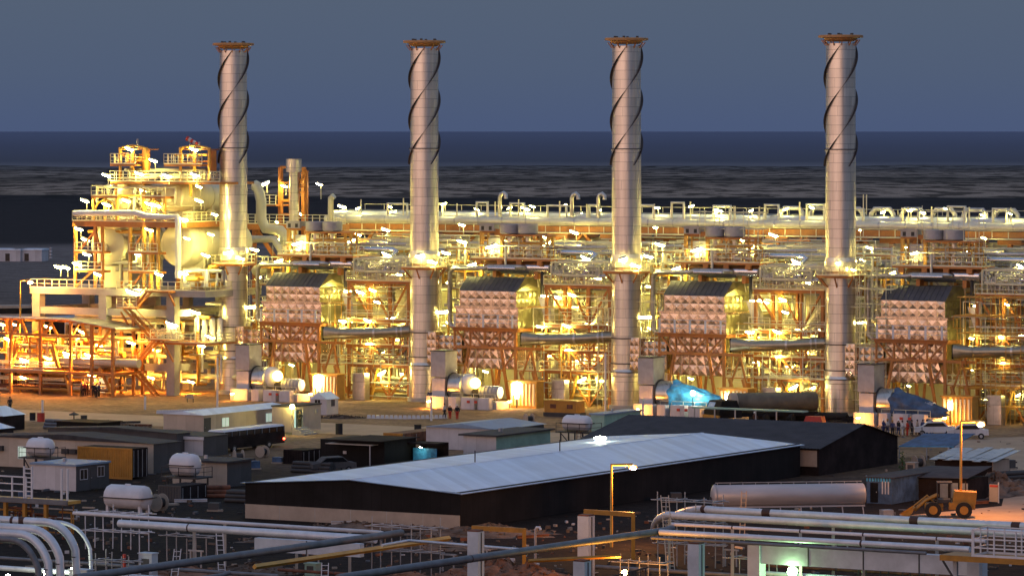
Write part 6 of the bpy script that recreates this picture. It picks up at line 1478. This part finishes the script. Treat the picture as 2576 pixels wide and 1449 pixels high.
# platform at lower right
p = G(2370, 1395, 3.9); t = empty('valve_platform', (p.x, p.y, 0), -TH, 'yellow-edged platform with white railings at the lower right corner', 'platform')
MB().bb(-.2, 9, 0, 2.6, 3.5, 3.9).build('deck', 'loader_amber', t)
MB().rail([(2.3, .1, 3.9), (9, .1, 3.9)], 1.9, 1.5, .10, mids=2).rail([(2.4, .1, 3.9), (2.4, 2.5, 3.9), (9, 2.5, 3.9)], 1.9, 1.2, .09, mids=2).build('handrail', 'tank_white', t)
MB().cyl((6.4, 1.3, 3.9), (6.4, 1.3, 5.4), .12, 8).build('valve_stem', 'dark_joint', t); MB().lathe([(.5, 5.4), (.55, 5.45), (.5, 5.5)], 14, (6.4, 1.3, 0)).build('hand_wheel', 'dark_joint', t); MB().bb(6.1, 6.7, 1.0, 1.6, 4.3, 4.9).build('valve_body', 'dark_joint', t)
for x in (.5, 8.5): MB().beam((x, 1.2, 0), (x, 1.2, 3.5), .3).build('leg', 'concrete_pale', t)
MB().beam((0, .1, 3.5), (1.6, .1, 1.2), .12).build('brace', 'dark_joint', t)
# ladders and scaffold poles
def ladder(u, v, u2, v2, z, label, m='tank_white', wd=.5):
    p = G(u, v, 0); q = AT(u2, v2, p.y+.4); t = empty('ladder', p, 0, label, 'ladder'); MB().ladder((0, 0, 0), q-p, wd, r=.07).build('rails', m, t)
ladder(435, 1480, 447, 1380, 0, 'white ladder leaning in the trench, left one of two')
ladder(560, 1462, 552, 1340, 0, 'thin pale ladder leaning in the trench, right one of two')
ladder(816, 1478, 818, 1415, 0, 'short pale ladder behind the amber channel')
ladder(1688, 1440, 1672, 1245, 0, 'long grey ladder leaning against the scaffold at the pipe bends', 'pot_grey', .6)
ladder(1866, 1360, 1872, 1235, 0, 'pinkish ladder sticking up behind the thick pale pipes', 'beige_wall', .4)
ladder(2040-10, 1480, 1975, 1395, 0, 'pale ladder under the concrete beam at right')
t = empty('ground_ladder', G(1490, 1475, 1.2), R(14), 'dark ladder laid flat beside the short concrete post', 'ladder'); MB().ladder((0, 0, 0), (4.2, 0, .9), .8, (0, 0, 1), .1, .42).build('rails', 'dark_joint', t)
def scaffold(u, v, nx, ny, nz, sp_, hh, label, seed, m='pot_grey'):
    t = empty('scaffold', G(u, v), -TH, label, 'scaffold'); rg = random.Random(seed)
    for i in range(nx):
        for j in range(ny):
            MB().cyl((i*sp_, j*1.3, 0), (i*sp_+rg.uniform(-.05, .05), j*1.3, hh*nz+rg.uniform(-.2, .8)), .045, 6).build('standard', m, t)
    for k in range(1, nz+1):
        for j in range(ny): MB().cyl((-.4-rg.random()*.5, j*1.3, k*hh), ((nx-1)*sp_+.4+rg.random()*.6, j*1.3, k*hh+rg.uniform(-.08, .08)), .045, 6).build('ledger', m, t)
        for i in range(nx): MB().cyl((i*sp_, -.4, k*hh+.06), (i*sp_, (ny-1)*1.3+.4, k*hh+.06), .045, 6).build('transom', m, t)
    return t
scaffold(1655, 1420, 4, 2, 3, 1.7, 1.7, 'scaffold poles round the pipe bends left of the right-hand run', 1)
scaffold(935, 1440, 4, 2, 2, 1.8, 1.8, 'scaffold frame at the hooked end of the slim white pipe', 2)
scaffold(420, 1410, 3, 2, 1, 1.9, 2.0, 'low scaffold under the left white pipe', 3)
scaffold(215, 1380, 4, 2, 2, 1.8, 1.5, 'pale scaffold beside the bent pipes at the left', 4, 'tank_white')
scaffold(240, 1480, 3, 2, 1, 1.5, 2.1, 'scaffold behind the bent pipes at the bottom left', 5)
scaffold(1560, 1470, 3, 2, 1, 1.7, 1.7, 'low scaffold below the second diagonal pipe', 6)
scaffold(1840, 1470, 4, 2, 1, 1.6, 2.0, 'scaffold under the concrete beam near the green light', 7)
scaffold(2160, 1480, 4, 2, 1, 1.8, 1.8, 'dark scaffold under the right part of the concrete beam', 8, 'dark_joint')
for i in (2, 3):
    for j, (a, lb) in enumerate(((-3.4, 'left of'), (2.6, 'right of'))):
        o = scaffold(100, 1100, 2, 3, 8 if i == 3 else 6, 2.0, 2.2, 'tall scaffold of thin poles %s the %s chimney' % (lb, 'third' if i == 2 else 'rightmost'), 20+i*2+j, 'rail_cream'); o.location = W((a, -1.2, 0), i)
o = scaffold(100, 1100, 6, 3, 7, 1.9, 2.1, 'dense scaffold tower in front of the rightmost access tower', 31, 'steel_amber'); o.location = W((16.8, -2.6, 0), 3)
o = scaffold(100, 1100, 3, 2, 11, 1.7, 1.7, 'scaffold tower between the rightmost chimney and its furnace', 32, 'rail_cream'); o.location = W((3.2, -1.4, 0), 3)
o = scaffold(100, 1100, 5, 2, 3, 2.0, 2.0, 'scaffold above the third drum platform', 33, 'rail_cream'); o.location = W((9.0, 2.2, 18.2), 2)
o = scaffold(100, 1100, 5, 2, 3, 2.0, 2.1, 'scaffold above the rightmost drum platform', 34, 'rail_cream'); o.location = W((9.0, 2.2, 18.2), 3)
# switch boxes / junction panels at the bottom left
for u, v, w_, h, m, lb in ((365, 1470, 1.2, 2.3, 'concrete_pale', 'pale upright box left of the trench ladders'), (196, 1478, 1.6, 1.3, 'concrete_pale', 'pale low box behind the bent pipes'), (780, 1448, 1.0, .9, 'green_panel', 'small pale green box on the amber channel'),
                           (2290, 1190, 1.0, 1.0, 'beige_wall', 'small crate between dark shed and blue canopy'), (2395, 1135, 1.0, .9, 'cabin_white', 'white crate behind the blue canopy')):
    t = near('junction_box', u, v, lb, 'box'); MB().bb(-w_/2, w_/2, 0, .8, 0, h).build('body', m, t); MB().bb(-w_/2-.06, w_/2+.06, -.06, .86, h, h+.08).build('lid', m, t); MB().bb(-w_*.3, w_*.3, -.03, 0, h*.3, h*.85).build('panel', 'cabin_dark', t)
t = near('safety_post', 313, 1470, 'orange glowing warning tube in the trench at lower left', 'warning light'); MB().cyl((0, 0, .6), (0, 0, 2.3), .13, 10).build('tube', 'glow_orange' if 'glow_orange' in M else 'red_paint', t); MB().cyl((0, 0, 0), (0, 0, .6), .1, 8).build('foot', 'dark_joint', t)
# foreground lamps
p = G(1993, 1437, 1.6); g_ = empty('green_work_light', (p.x, p.y, 0), 0, 'glaring greenish work light under the concrete beam at lower right', 'work light'); MB().ball((0, 0, 1.6), .36, n=10).build('lens', 'lamp_green', g_); MB().beam((0, .1, 0), (0, .1, 1.3), .1).build('stand', 'dark_joint', g_)
for u, v, z, lb, s in ((118, 1440, 1.0, 'cold white work light between the bent pipes', .26), (182, 1432, 1.3, 'small cold white work light right of the bent pipes', .16), (20, 1450, .8, 'cold white work light at the lower left corner', .2)):
    p = G(u, v, z); t = empty('work_light', (p.x, p.y, 0), 0, lb, 'work light'); MB().ball((0, 0, z), s).build('lens', 'lamp_cool', t); MB().beam((0, .1, 0), (0, .1, z-.1), .08).build('stand', 'dark_joint', t)
p = G(1558, 1455, 1.0); t = empty('trench_light', (p.x, p.y, 0), 0, 'warm trench light hidden by the short concrete post', 'work light'); MB().ball((.4, .6, 1.4), .2).build('lens', 'lamp_sodium', t); MB().beam((.4, .7, 0), (.4, .7, 1.2), .08).build('stand', 'dark_joint', t)
p = G(1510, 1120, 3.2); t = empty('yard_lamp', (p.x, p.y, 0), 0, 'greenish white yard lamp behind the long pale roof', 'lamp')
MB().ball((0, 0, 3.9), .62, .3, .2).build('lens', 'lamp_cool', t); MB().beam((0, .4, 0), (0, .4, 3.9), .12).build('pole', 'dark_joint', t)
lamp(AT(2570, 571, 640), 'small red-orange lamp far right above the pipe rack', 'sodium', size=.5, pole=2)

# ---------------------------------------------------------------- rubble and spoil
def heap(u, v, rx, ry, h, m, label, seed):
    rg = random.Random(seed); n, k_ = 26, 14; vs = []
    for j in range(k_+1):
        r = j/k_
        for i in range(n):
            a = 2*pi*i/n; q = 1+.18*sin(3*a+seed)+.1*sin(7*a); z = h*(1-r)**1.1*(1+rg.uniform(-.28, .28))-.05
            vs.append((rx*r*q*cos(a)+rg.uniform(-.15, .15), ry*r*q*sin(a)+rg.uniform(-.15, .15), max(-.05, z) if j < k_ else -.05))
    fs = [(j*n+i, j*n+(i+1) % n, (j+1)*n+(i+1) % n, (j+1)*n+i) for j in range(k_) for i in range(n)]
    fs = [f[::-1] for f in fs]
    mb = MB().add(vs, fs)
    for q in range(90):
        a, r = rg.random()*6.28, rg.random()**.5; x, y = rx*r*cos(a), ry*r*sin(a); s = rg.uniform(.08, .30); z = h*(1-r)**1.1
        c = [(x+rg.uniform(-s, s), y+rg.uniform(-s, s), z+rg.uniform(-s*.3, s)) for _ in range(5)]
        mb.add(c, [(0, 1, 2), (0, 2, 3), (0, 3, 1), (1, 3, 4), (2, 4, 3), (1, 4, 2)])
    o = mb.build('spoil_heap', m, None, G(u, v)); o['label'] = label; o['category'] = 'spoil heap'; o['kind'] = 'stuff'
for a in ((1245, 1455, 5.5, 3.0, 1.6, 'rubble_red', 'reddish heap of rubble at the foot of the tall concrete post', 1), (1060, 1380, 6.0, 3.0, 1.0, 'rubble', 'low grey-brown rubble bank below the beige wall of the long shed', 2),
          (1330, 1460, 4.0, 2.5, 1.3, 'rubble_red', 'red earth heap right of the tall concrete post', 3), (450, 1450, 5.0, 2.5, 1.0, 'rubble_red', 'reddish rubble in the trench between the ladders', 4),
          (1230, 1345, 7.0, 3.0, .9, 'rubble', 'broken stone strip along the right corner of the long shed', 5), (640, 1440, 5, 2.5, .8, 'rubble', 'dark rubble behind the amber channel', 6),
          (2500, 1240, 5.5, 5, 1.9, 'rubble', 'scrap and rubble pile right of the wheel loader', 7), (900, 1330, 8.0, 2.0, .6, 'rubble', 'thin strip of debris in front of the beige lower wall', 8),
          (980, 1455, 4.0, 2.5, .9, 'rubble_red', 'reddish spoil below the second diagonal pipe', 9), (2080, 1235, 5.0, 2.0, .5, 'rubble', 'debris behind the tanker barrel', 10), (240, 1065, 5, 1.5, .35, 'rubble', 'dark debris strip beside the road', 11),
          (300, 1075, 4, 1.5, .3, 'rubble', 'second dark debris strip beside the road', 12), (860, 1052, 3, 1.0, .4, 'rubble', 'stones beside the white kiosk', 13), (2180, 1060, 6, 2.0, .9, 'dark_wall', 'dark covered heap behind the low canopy strip', 14), (760, 1360, 6, 2, .7, 'rubble', 'rubble under the thick pale pipe', 15)):
    heap(*a)
# planks, beams and loose things scattered in the yard
rg = random.Random(44)
for k, (u, v, ln, an, m, lb) in enumerate(((300, 1065, 5, .3, 'dark_joint', 'long dark beam lying by the road'), (340, 1072, 4, -.2, 'rust', 'rusty beam lying beside the long dark beam'), (2440, 1268, 4, .5, 'rust', 'rusty girder in the scrap pile, longest'),
        (2475, 1262, 3.4, .9, 'dark_joint', 'dark girder leaning in the scrap pile'), (2410, 1250, 3, .2, 'clad_duct', 'short grey plank by the loader'), (880, 1318, 3.2, .15, 'concrete_pale', 'pale plank in front of the long shed'), (1000, 1330, 2.5, -.3, 'rust', 'short rusty plank in front of the long shed'),
        (760, 1140, 3, .1, 'rust', 'plank behind the coach'), (1340, 1352, 3, .5, 'rust', 'plank at the dark wall of the long shed'), (480, 1262, 3, .2, 'tank_white', 'white curled sheets on the dark yard below the small cabin'), (690, 1300, 3, .2, 'pipe_grey', 'grey pipe offcut left of the long shed'))):
    t = near('loose_beam', u, v, lb, 'beam', rz=an); MB().bb(-ln/2, ln/2, -.12, .12, 0, .22).build('web', m, t); MB().bb(-ln/2, ln/2, -.2, .2, .221, .26).build('flange', m, t)
# kerb stones along the plant road
ks = MB().add([(-.25, -.12, 0), (.25, -.12, 0), (.25, .12, 0), (-.25, .12, 0), (-.18, -.07, .42), (.18, -.07, .42), (.18, .07, .42), (-.18, .07, .42)], [(4, 5, 6, 7), (0, 1, 5, 4), (1, 2, 6, 5), (2, 3, 7, 6), (3, 0, 4, 7)])
k0 = None
for seg, (p, q, n) in enumerate((((398, 1040), (560, 1032), 22), ((928, 1052), (1120, 1052), 18))):
    for j in range(n):
        f_ = j/(n-1); u, v = p[0]+(q[0]-p[0])*f_, p[1]+(q[1]-p[1])*f_+1.5*sin(f_*3.1)
        if k0 is None: k0 = ks.build('kerb_stone', 'tank_white'); o = k0
        else: o = k0.copy(); COL.objects.link(o)
        o.location = G(u, v); tag(o, ('small pale kerb stone in the row below the concrete table', 'small pale kerb stone in the row behind the blue-roofed cabin')[seg], 'kerb stone', ('row of pale kerb stones below the table', 'row of pale kerb stones behind the cabin')[seg])
for u, v0, v1, lb in ((365, 998, 1030, 'slim white post by the road, below the zigzag stair'), (107, 1008, 1044, 'thick white post by the road in front of the shelter'), (487+60, 900, 1030, 'tall thin pole left of the leftmost chimney'), (1085, 1000, 1058, 'slim pale post right of the second chimney'), (1523, 890, 1040, 'slim pale pole left of the third chimney'), (1617, 1005, 1062, 'orange-lit post left of the third fan')):
    q = G(u, v1); t = empty('marker_post', q, 0, lb, 'post'); h = (v1-v0)/(F/q.y); MB().cyl((0, 0, 0), (0, 0, h), .13, 8).build('pole', 'tank_white', t); MB().cyl((0, 0, h), (0, 0, h+.1), .17, 8).build('cap', 'pot_grey', t)
t = near('site_notice', 478, 1012, 'small pink notice board on legs before the concrete table', 'sign'); MB().bb(-.55, .55, -.03, .03, .5, 1.0).build('board', 'beige_wall', t)
for x in (-.45, .45): MB().bb(x-.04, x+.04, .03, .08, 0, .9).build('leg', 'dark_joint', t)
# wire fence along the road
t = empty('wire_fence', G(2110, 1090), -TH, 'thin wire fence with dark posts in front of the workers', 'fence')
for k in range(14): MB().beam((k*1.1-4, 0, 0), (k*1.1-4, 0, 1.1), .07).build('post', 'dark_joint', t)
for z in (.5, 1.0): MB().beam((-4, 0, z), (10.3, 0, z), .04).build('wire', 'pot_grey', t)
# weed
rg = random.Random(9); wd = MB()
for k in range(120):
    a, z = rg.random()*6.3, rg.random()*1.9; r = .5*(1-z/3); x, y = r*cos(a)*rg.random(), r*sin(a)*rg.random(); s = .14
    wd.add([(x+rg.uniform(-s, s), y+rg.uniform(-s, s), z+rg.uniform(-s, s)) for _ in range(3)], [(0, 1, 2)])
o = near('shrub', 2270, 1184, 'small green shrub against the end wall of the dark shed', 'shrub'); wd.build('foliage', 'weed', o); MB().cyl((0, 0, 0), (0, 0, 1.5), .04, 6).build('stem', 'rust', o)
# ================================================================ people
def skin(name, joints, edges, m, par, sub=1):
    me = bpy.data.meshes.new(name); me.from_pydata([j[:3] for j in joints], edges, []); me.materials.append(M[m])
    o = bpy.data.objects.new(name, me); COL.objects.link(o); o.parent = par
    md = o.modifiers.new('skin', 'SKIN'); md.use_smooth_shade = True
    if not me.skin_vertices: me.attributes  # layer appears with the modifier
    sv = me.skin_vertices[0].data if me.skin_vertices else None
    if sv is None: return o
    for k, j in enumerate(joints): sv[k].radius = (j[3], j[4] if len(j) > 4 else j[3])
    sv[0].use_root = True
    s_ = o.modifiers.new('sub', 'SUBSURF'); s_.levels = sub; s_.render_levels = sub
    return o
# apply once on a plain object so that the skin layer exists
def person(u, v, label, rz=0, top='cloth_dark', legs='cloth_dark', hat='helmet', walk=.0, arm=(.0, .0), z=0, sit=0, h=1.74, base=None, group=None):
    P = base if base is not None else G(u, v, z); t = empty('person', P, rz, label, 'person', group); k = h/1.74
    w = walk
    hipL, hipR = (-.09, 0, .92), (.09, 0, .92)
    knL, knR = (-.10, -w*.5, .50), (.10, w*.35, .50); anL, anR = (-.10, -w*.6+.02, .09), (.10, w*.9+.02, .09+abs(w)*.12)
    toL, toR = (-.11, anL[1]-.16, .04), (.11, anR[1]-.16, .04+abs(w)*.1)
    shL, shR = (-.19, .0, 1.42), (.19, 0, 1.42)
    aL, aR = arm
    elL, elR = (-.26-.06*abs(aL), -.16*aL+w*.2, 1.15+.12*max(0, aL)), (.26+.06*abs(aR), -.16*aR-w*.2, 1.15+.12*max(0, aR))
    haL, haR = (-.24+.12*aL, -.36*aL-.04+w*.3, .90+.28*aL), (.24-.12*aR, -.36*aR-.04-w*.3, .90+.28*aR)
    J = [(0, 0, .95, .14, .11), (0, 0, 1.15, .13, .10), (0, 0, 1.36, .17, .11), (0, 0, 1.49, .06), (0, -.01, 1.56, .075), (0, -.015, 1.66, .095), (0, -.01, 1.74, .05),
         (*hipL, .095), (*knL, .065), (*anL, .045), (*toL, .04), (*hipR, .095), (*knR, .065), (*anR, .045), (*toR, .04),
         (*shL, .07), (*elL, .048), (*haL, .034), (*shR, .07), (*elR, .048), (*haR, .034)]
    fin = []
    E = [(0, 1), (1, 2), (2, 3), (3, 4), (4, 5), (5, 6), (0, 7), (7, 8), (8, 9), (9, 10), (0, 11), (11, 12), (12, 13), (13, 14), (2, 15), (15, 16), (16, 17), (2, 18), (18, 19), (19, 20)]
    for hidx, side in ((17, -1), (20, 1)):
        hx, hy, hz = J[hidx][:3]
        for q in range(4):
            J.append((hx+.0, hy-.03+.02*q, hz-.075+.008*abs(q-1.5), .009)); E.append((hidx, len(J)-1))
        J.append((hx-side*.035, hy-.03, hz-.03, .01)); E.append((hidx, len(J)-1))
    J = [(x*k, y*k, z_*k, *[r*k for r in rr]) for x, y, z_, *rr in J]
    skin('body', J, E, 'skin', t)
    s = 1.18
    I = [0, 1, 2, 15, 16, 17, 18, 19, 20]; mp = {a: b for b, a in enumerate(I)}
    JJ = [(*J[i][:3], J[i][3]*s+.012, (J[i][4] if len(J[i]) > 4 else J[i][3])*s+.012) for i in I]
    JJ[5] = (*[(a*.85+b*.15) for a, b in zip(J[17][:3], J[16][:3])], .05, .05); JJ[8] = (*[(a*.85+b*.15) for a, b in zip(J[20][:3], J[19][:3])], .05, .05)
    skin('jacket', JJ, [(0, 1), (1, 2), (2, 3), (3, 4), (4, 5), (2, 6), (6, 7), (7, 8)], top, t)
    I = [0, 7, 8, 9, 11, 12, 13]; JJ = [(*J[i][:3], J[i][3]*s+.01, (J[i][4] if len(J[i]) > 4 else J[i][3])*s+.01) for i in I]
    skin('trousers', JJ, [(0, 1), (1, 2), (2, 3), (0, 4), (4, 5), (5, 6)], legs, t)
    if hat:
        MB().lathe([(.15*k, 1.68*k), (.125*k, 1.69*k), (.12*k, 1.76*k), (.08*k, 1.82*k), (.01, 1.845*k)], 14, (0, -.01, 0), soft=True).build('hard_hat', hat, t)
    else: MB().ball((0, .01, 1.70*k), .105*k, .11*k, .10*k).build('hair', 'cloth_dark', t)
    MB().ball((0, -.115*k, 1.64*k), .018*k, .03*k, .03*k, 6, 4).build('nose', 'skin', t)
    for x in (-.035, .035): MB().ball((x*k, -.10*k, 1.67*k), .012*k, n=6, m=4).build('eye', 'cloth_white', t)
    return t
FACE = R(0)     # facing the viewer is -y
person(25, 1036, 'person in black standing alone on the lit road at the far left', .4, hat=None, h=1.8)
person(1132, 1055, 'worker in dark jacket and red trousers, left one of the pair by the second fan', 2.6, 'cloth_dark', 'cloth_red')
person(1150, 1056, 'worker in dark jacket and red trousers, right one of the pair by the second fan', 3.4, 'cloth_dark', 'cloth_red', walk=.15)
person(1118, 1052, 'man in white shirt walking beside the two workers in red trousers', 1.2, 'cloth_white', 'cloth_dark', None, walk=.3)
person(890*.8723+250+55, 1030-14, 'worker in dark blue seen behind the lit-doorway cabin', 0, 'cloth_blue', 'cloth_dark')
q = Vector((0, 0, 0)); ub0_, vb0_ = 733, 1094
pp = G(733, 1094)+E2*((LE2(733, 1094, 741)+LE2(733, 1094, 762))/2)+Vector((0, 0, .8))+E1*.12
person(0, 0, 'person silhouetted in the brightly lit cabin doorway, elbow out', 2.9, hat=None, base=pp, arm=(.5, .1), h=1.78)
rg = random.Random(10)
for k, (u, v, tp, lg, ht, wk) in enumerate(((235, 998, 'cloth_dark', 'cloth_dark', 'helmet', .0), (242, 1002, 'cloth_dark', 'cloth_dark', None, .2), (249, 999, 'cloth_blue', 'cloth_dark', 'helmet', 0), (213, 996, 'cloth_red', 'cloth_dark', 'helmet', .1), (220, 995, 'cloth_dark', 'rust', None, 0), (206, 998, 'rust', 'cloth_dark', 'helmet', .1), (228, 994, 'cloth_white', 'cloth_dark', 'helmet', 0))):
    lb = ('worker in dark clothes with helmet, left of the bareheaded man under the shelter', 'bareheaded man in dark clothes standing nearest, under the shelter', 'worker in navy jacket at the right of the shelter group', 'worker in red jacket, left half of the shelter group', 'bareheaded worker in brown trousers in the shelter group', 'worker in brown jacket at the left end of the shelter group', 'worker in white shirt at the back of the shelter group')[k]
    person(u, v, lb, rg.uniform(-1, 1)+k, tp, lg, ht, wk, (rg.uniform(0, .8), rg.uniform(0, .5)), group='workers standing under the shelter')
cl = [('cloth_blue', 'cloth_blue', 'helmet', 'navy overalls and white helmet, leftmost in the row'), ('cloth_white', 'cloth_blue', 'loader_amber', 'white shirt and yellow helmet, second in the row'), ('cloth_blue', 'cloth_dark', 'loader_amber', 'navy jacket and yellow helmet, third in the row'),
      ('cloth_dark', 'cloth_blue', 'helmet', 'black jacket and white helmet, fourth in the row'), ('cloth_white', 'cloth_white', None, 'all-white clothes, middle of the row'), ('cloth_red', 'cloth_red', None, 'bright red overalls in the row'),
      ('cloth_dark', 'cloth_dark', None, 'dark clothes right of the one in red'), ('beige_wall', 'rust', None, 'beige shirt and brown trousers'), ('cloth_blue', 'cloth_dark', None, 'navy shirt, bareheaded, right half of the row'), ('cloth_white', 'cloth_dark', None, 'white shirt and dark trousers, right half of the row'), ('cloth_blue', 'cloth_blue', 'helmet', 'navy overalls and helmet, rightmost by the cars')]
for k, (tp, lg, ht, tx) in enumerate(cl):
    person(2222+k*12.2+rg.uniform(-2, 2), 1096+rg.uniform(-2, 3), 'worker in '+tx, rg.uniform(-1.5, 1.5)+(3 if k % 2 else 0), tp, lg, ht, rg.choice((0, .15, .3)), (rg.uniform(0, .9), rg.uniform(0, .6)), group='workers crowding before the rightmost fan')
person(1898, 1075, 'worker bending forward behind the dark shed roof', .8, 'rust', 'cloth_dark', 'helmet', .2, (.9, .8))
# ================================================================ loose clutter of the yard
rg = random.Random(77)
deb = {}
for m in ('rubble', 'dark_joint', 'cabin_white', 'rust', 'pipe_grey', 'beige_wall'): deb[m] = MB()
def blocked(u, v):
    return (617 < u < 2060 and 1095+max(0, (1158-u))*.0 < v < 1335 and v > 1100 and not (u > 1180 and v > 1345-(u-1158)*.13+2))
for k in range(1500):
    u, v = rg.uniform(-20, 2600), rg.uniform(1100, 1445)
    if blocked(u, v): continue
    p = G(u, v); s = rg.uniform(.08, .45)*(1.3 if rg.random() < .1 else 1); m = rg.choice(('rubble', 'rubble', 'rubble', 'dark_joint', 'dark_joint', 'rust', 'pipe_grey', 'beige_wall', 'cabin_white'))
    a = rg.random()*3; l = s*rg.uniform(.6, 4) if rg.random() < .3 else s
    c, s_ = cos(a), sin(a); w_ = s*.5; h = s*rg.uniform(.2, .7); q = MB().bb(-l/2, l/2, -w_/2, w_/2, 0, h)
    deb[m].add([(p.x+x*c-y*s_, p.y+x*s_+y*c, z) for x, y, z in q.v], q.f)
for m, lb in (('rubble', 'scattered brown stones over the dark yard'), ('dark_joint', 'scattered dark scraps over the dark yard'), ('cabin_white', 'small pale scraps lying about the yard'), ('rust', 'rusty scraps lying about the yard'), ('pipe_grey', 'grey offcuts lying about the yard'), ('beige_wall', 'beige scraps and boards lying about the yard')):
    tag(deb[m].build('yard_debris', m), lb, 'debris', kind='stuff')
# pallets, crates, skips and pumps standing about
def pallet(u, v, rz, lb, load):
    t = near('pallet', u, v, lb, 'pallet', rz=rz)
    for k in range(5): MB().bb(-.6+k*.27, -.46+k*.27, -.5, .5, .12, .15).build('board', 'beige_wall', t)
    for y in (-.45, 0, .4): MB().bb(-.6, .62, y, y+.08, 0, .12).build('bearer', 'beige_wall', t)
    if load: MB().bb(-.5, .5, -.4, .4, .152, .152+load).build('load', rg.choice(('cabin_dark', 'tarp_navy', 'pot_grey')), t)
for k, (u, v, rz, lb, ld) in enumerate(((640, 1180, .3, 'pallet with a dark load behind the coach, left', .7), (700, 1165, -.4, 'pallet with a load right of the coach', .5), (960, 1195-8, .2, 'pallet leaning by the black shed', 0), (60, 1262, .2, 'loaded pallet below the white cabin', .8), (430, 1270, .5, 'empty pallet on the dark yard left of the long shed', 0),
        (540, 1285, -.2, 'loaded pallet near the left corner of the long shed', .6), (1480, 1380, .3, 'pallet beside the yellow arm', .4), (1700, 1262, .1, 'loaded pallet left of the tanker barrel', .7), (2230, 1300, .4, 'pallet before the striped shed', .5), (2290, 1312, -.3, 'empty pallet in front of the loader bucket', 0), (2540, 1180, .2, 'loaded pallet on the lit sand at the right edge', .8))): pallet(u, v, rz, lb, ld)
def skip(u, v, rz, m, lb):
    t = near('skip', u, v, lb, 'skip', rz=rz)
    MB().add([(-1.3, -.7, .1), (1.3, -.7, .1), (1.3, .7, .1), (-1.3, .7, .1), (-1.8, -.85, 1.3), (1.8, -.85, 1.3), (1.8, .85, 1.3), (-1.8, .85, 1.3)], [(3, 2, 1, 0), (0, 1, 5, 4), (1, 2, 6, 5), (2, 3, 7, 6), (3, 0, 4, 7)]).build('tub', m, t)
    MB().bb(-1.85, 1.85, -.9, -.84, 1.22, 1.32).bb(-1.85, 1.85, .84, .9, 1.22, 1.32).build('rim', m, t)
# cable posts and low pipes in the trench area
for k in range(9):
    u, v = rg.uniform(0, 2500), rg.uniform(1385, 1445)
    t = near('small_support', u, v+20, 'small steel pipe support in the foreground trench, %s from the left' % NTH[k], 'support', 'small pipe supports in the trench')
    MB().beam((-.5, 0, 0), (-.5, 0, 1.3), .1).build('leg', 'pot_grey', t); MB().beam((.5, 0, 0), (.5, 0, 1.3), .1).build('leg', 'pot_grey', t); MB().beam((-.7, 0, 1.3), (.7, 0, 1.3), .12).build('beam', 'pot_grey', t)
for k, (u0, v0, u1, z, r, m, lb) in enumerate(((-40, 1400, 700, 1.2, .14, 'pipe_grey', 'low grey pipe in the trench at lower left'), (-40, 1425, 420, .9, .2, 'pipe_pale', 'low pale pipe in the trench behind the bends'), (700, 1432, 1180, .8, .12, 'rust', 'low rusty pipe in the trench, middle'), (1500, 1425, 1900, .7, .16, 'pipe_grey', 'low grey pipe behind the short concrete post'), (1900, 1440, 2600, 1.0, .18, 'pipe_pale', 'low pale pipe under the long concrete beam'), (1900, 1420, 2600, 1.0, .1, 'rust', 'low rusty pipe under the long concrete beam'))):
    q = dirn(u0, v0, z, u1, -TH); wtube('trench_pipe', [(u0, v0, z), (*prj(q), z)], r, m, lb, bands=((.3, .1), (.6, .1)), bm='dark_joint')

# stacked pipes, cable drums and crates between the cabins
def pipe_stack(u, v, rz, n, m, lb):
    t = near('pipe_stack', u, v, lb, 'pipe stack', rz=rz); q = 0
    for r_ in range(3):
        for k in range(n-r_): MB().cyl((-2.2, k*.42+r_*.21, .2+r_*.36), (2.2, k*.42+r_*.21, .2+r_*.36), .2, 10).build('pipe', m, t)
for a in ((620, 1265, -.4, 5, 'dark_joint', 'stack of dark pipes below the small pale cabin'), (520, 1252, .1, 4, 'rust', 'stack of rusty pipes right of the tank stand'), (150, 1080, -.5, 4, 'pipe_grey', 'stack of grey pipes behind the black flat shed'), (780, 1190, -.5, 4, 'dark_joint', 'stack of dark pipes left of the half hidden car'), (2120, 1262, .1, 4, 'rust', 'rusty pipes piled beyond the tanker barrel'), (2560, 1215, .6, 5, 'dark_joint', 'stack of dark pipes at the right edge by the scrap heap')): pipe_stack(*a)
def cable_drum(u, v, rz, r, lb):
    t = near('cable_drum', u, v, lb, 'cable drum', rz=rz)
    MB().cyl((-.4, 0, r), (.4, 0, r), r*.55, 16).build('core', 'dark_joint', t)
    for x in (-.45, .4): MB().cyl((x, 0, r), (x+.06, 0, r), r, 18).build('flange', 'beige_wall', t)
for a in ((600, 1170, .3, .8, 'wooden cable drum behind the small pale cabin'), (660, 1150, 1.0, .6, 'small cable drum below the coach'), (900, 1135-8, .2, .7, 'wooden cable drum behind the black shed'), (1330, 1068-2, .5, .6, 'cable drum behind the low blue-roofed cabin'), (2310, 1180, .4, .7, 'cable drum under the blue canopy'), (400, 1300-14, .9, .8, 'cable drum right of the barrel tank')): cable_drum(*a)
container(455, 1262, 400, 520, 1222, 'dark low container between the barrel tank and the small pale cabin', 'cabin_dark')
container(760, 1168, 715, 806, 1132, 'dark container left of the black tin shed', 'dark_wall')
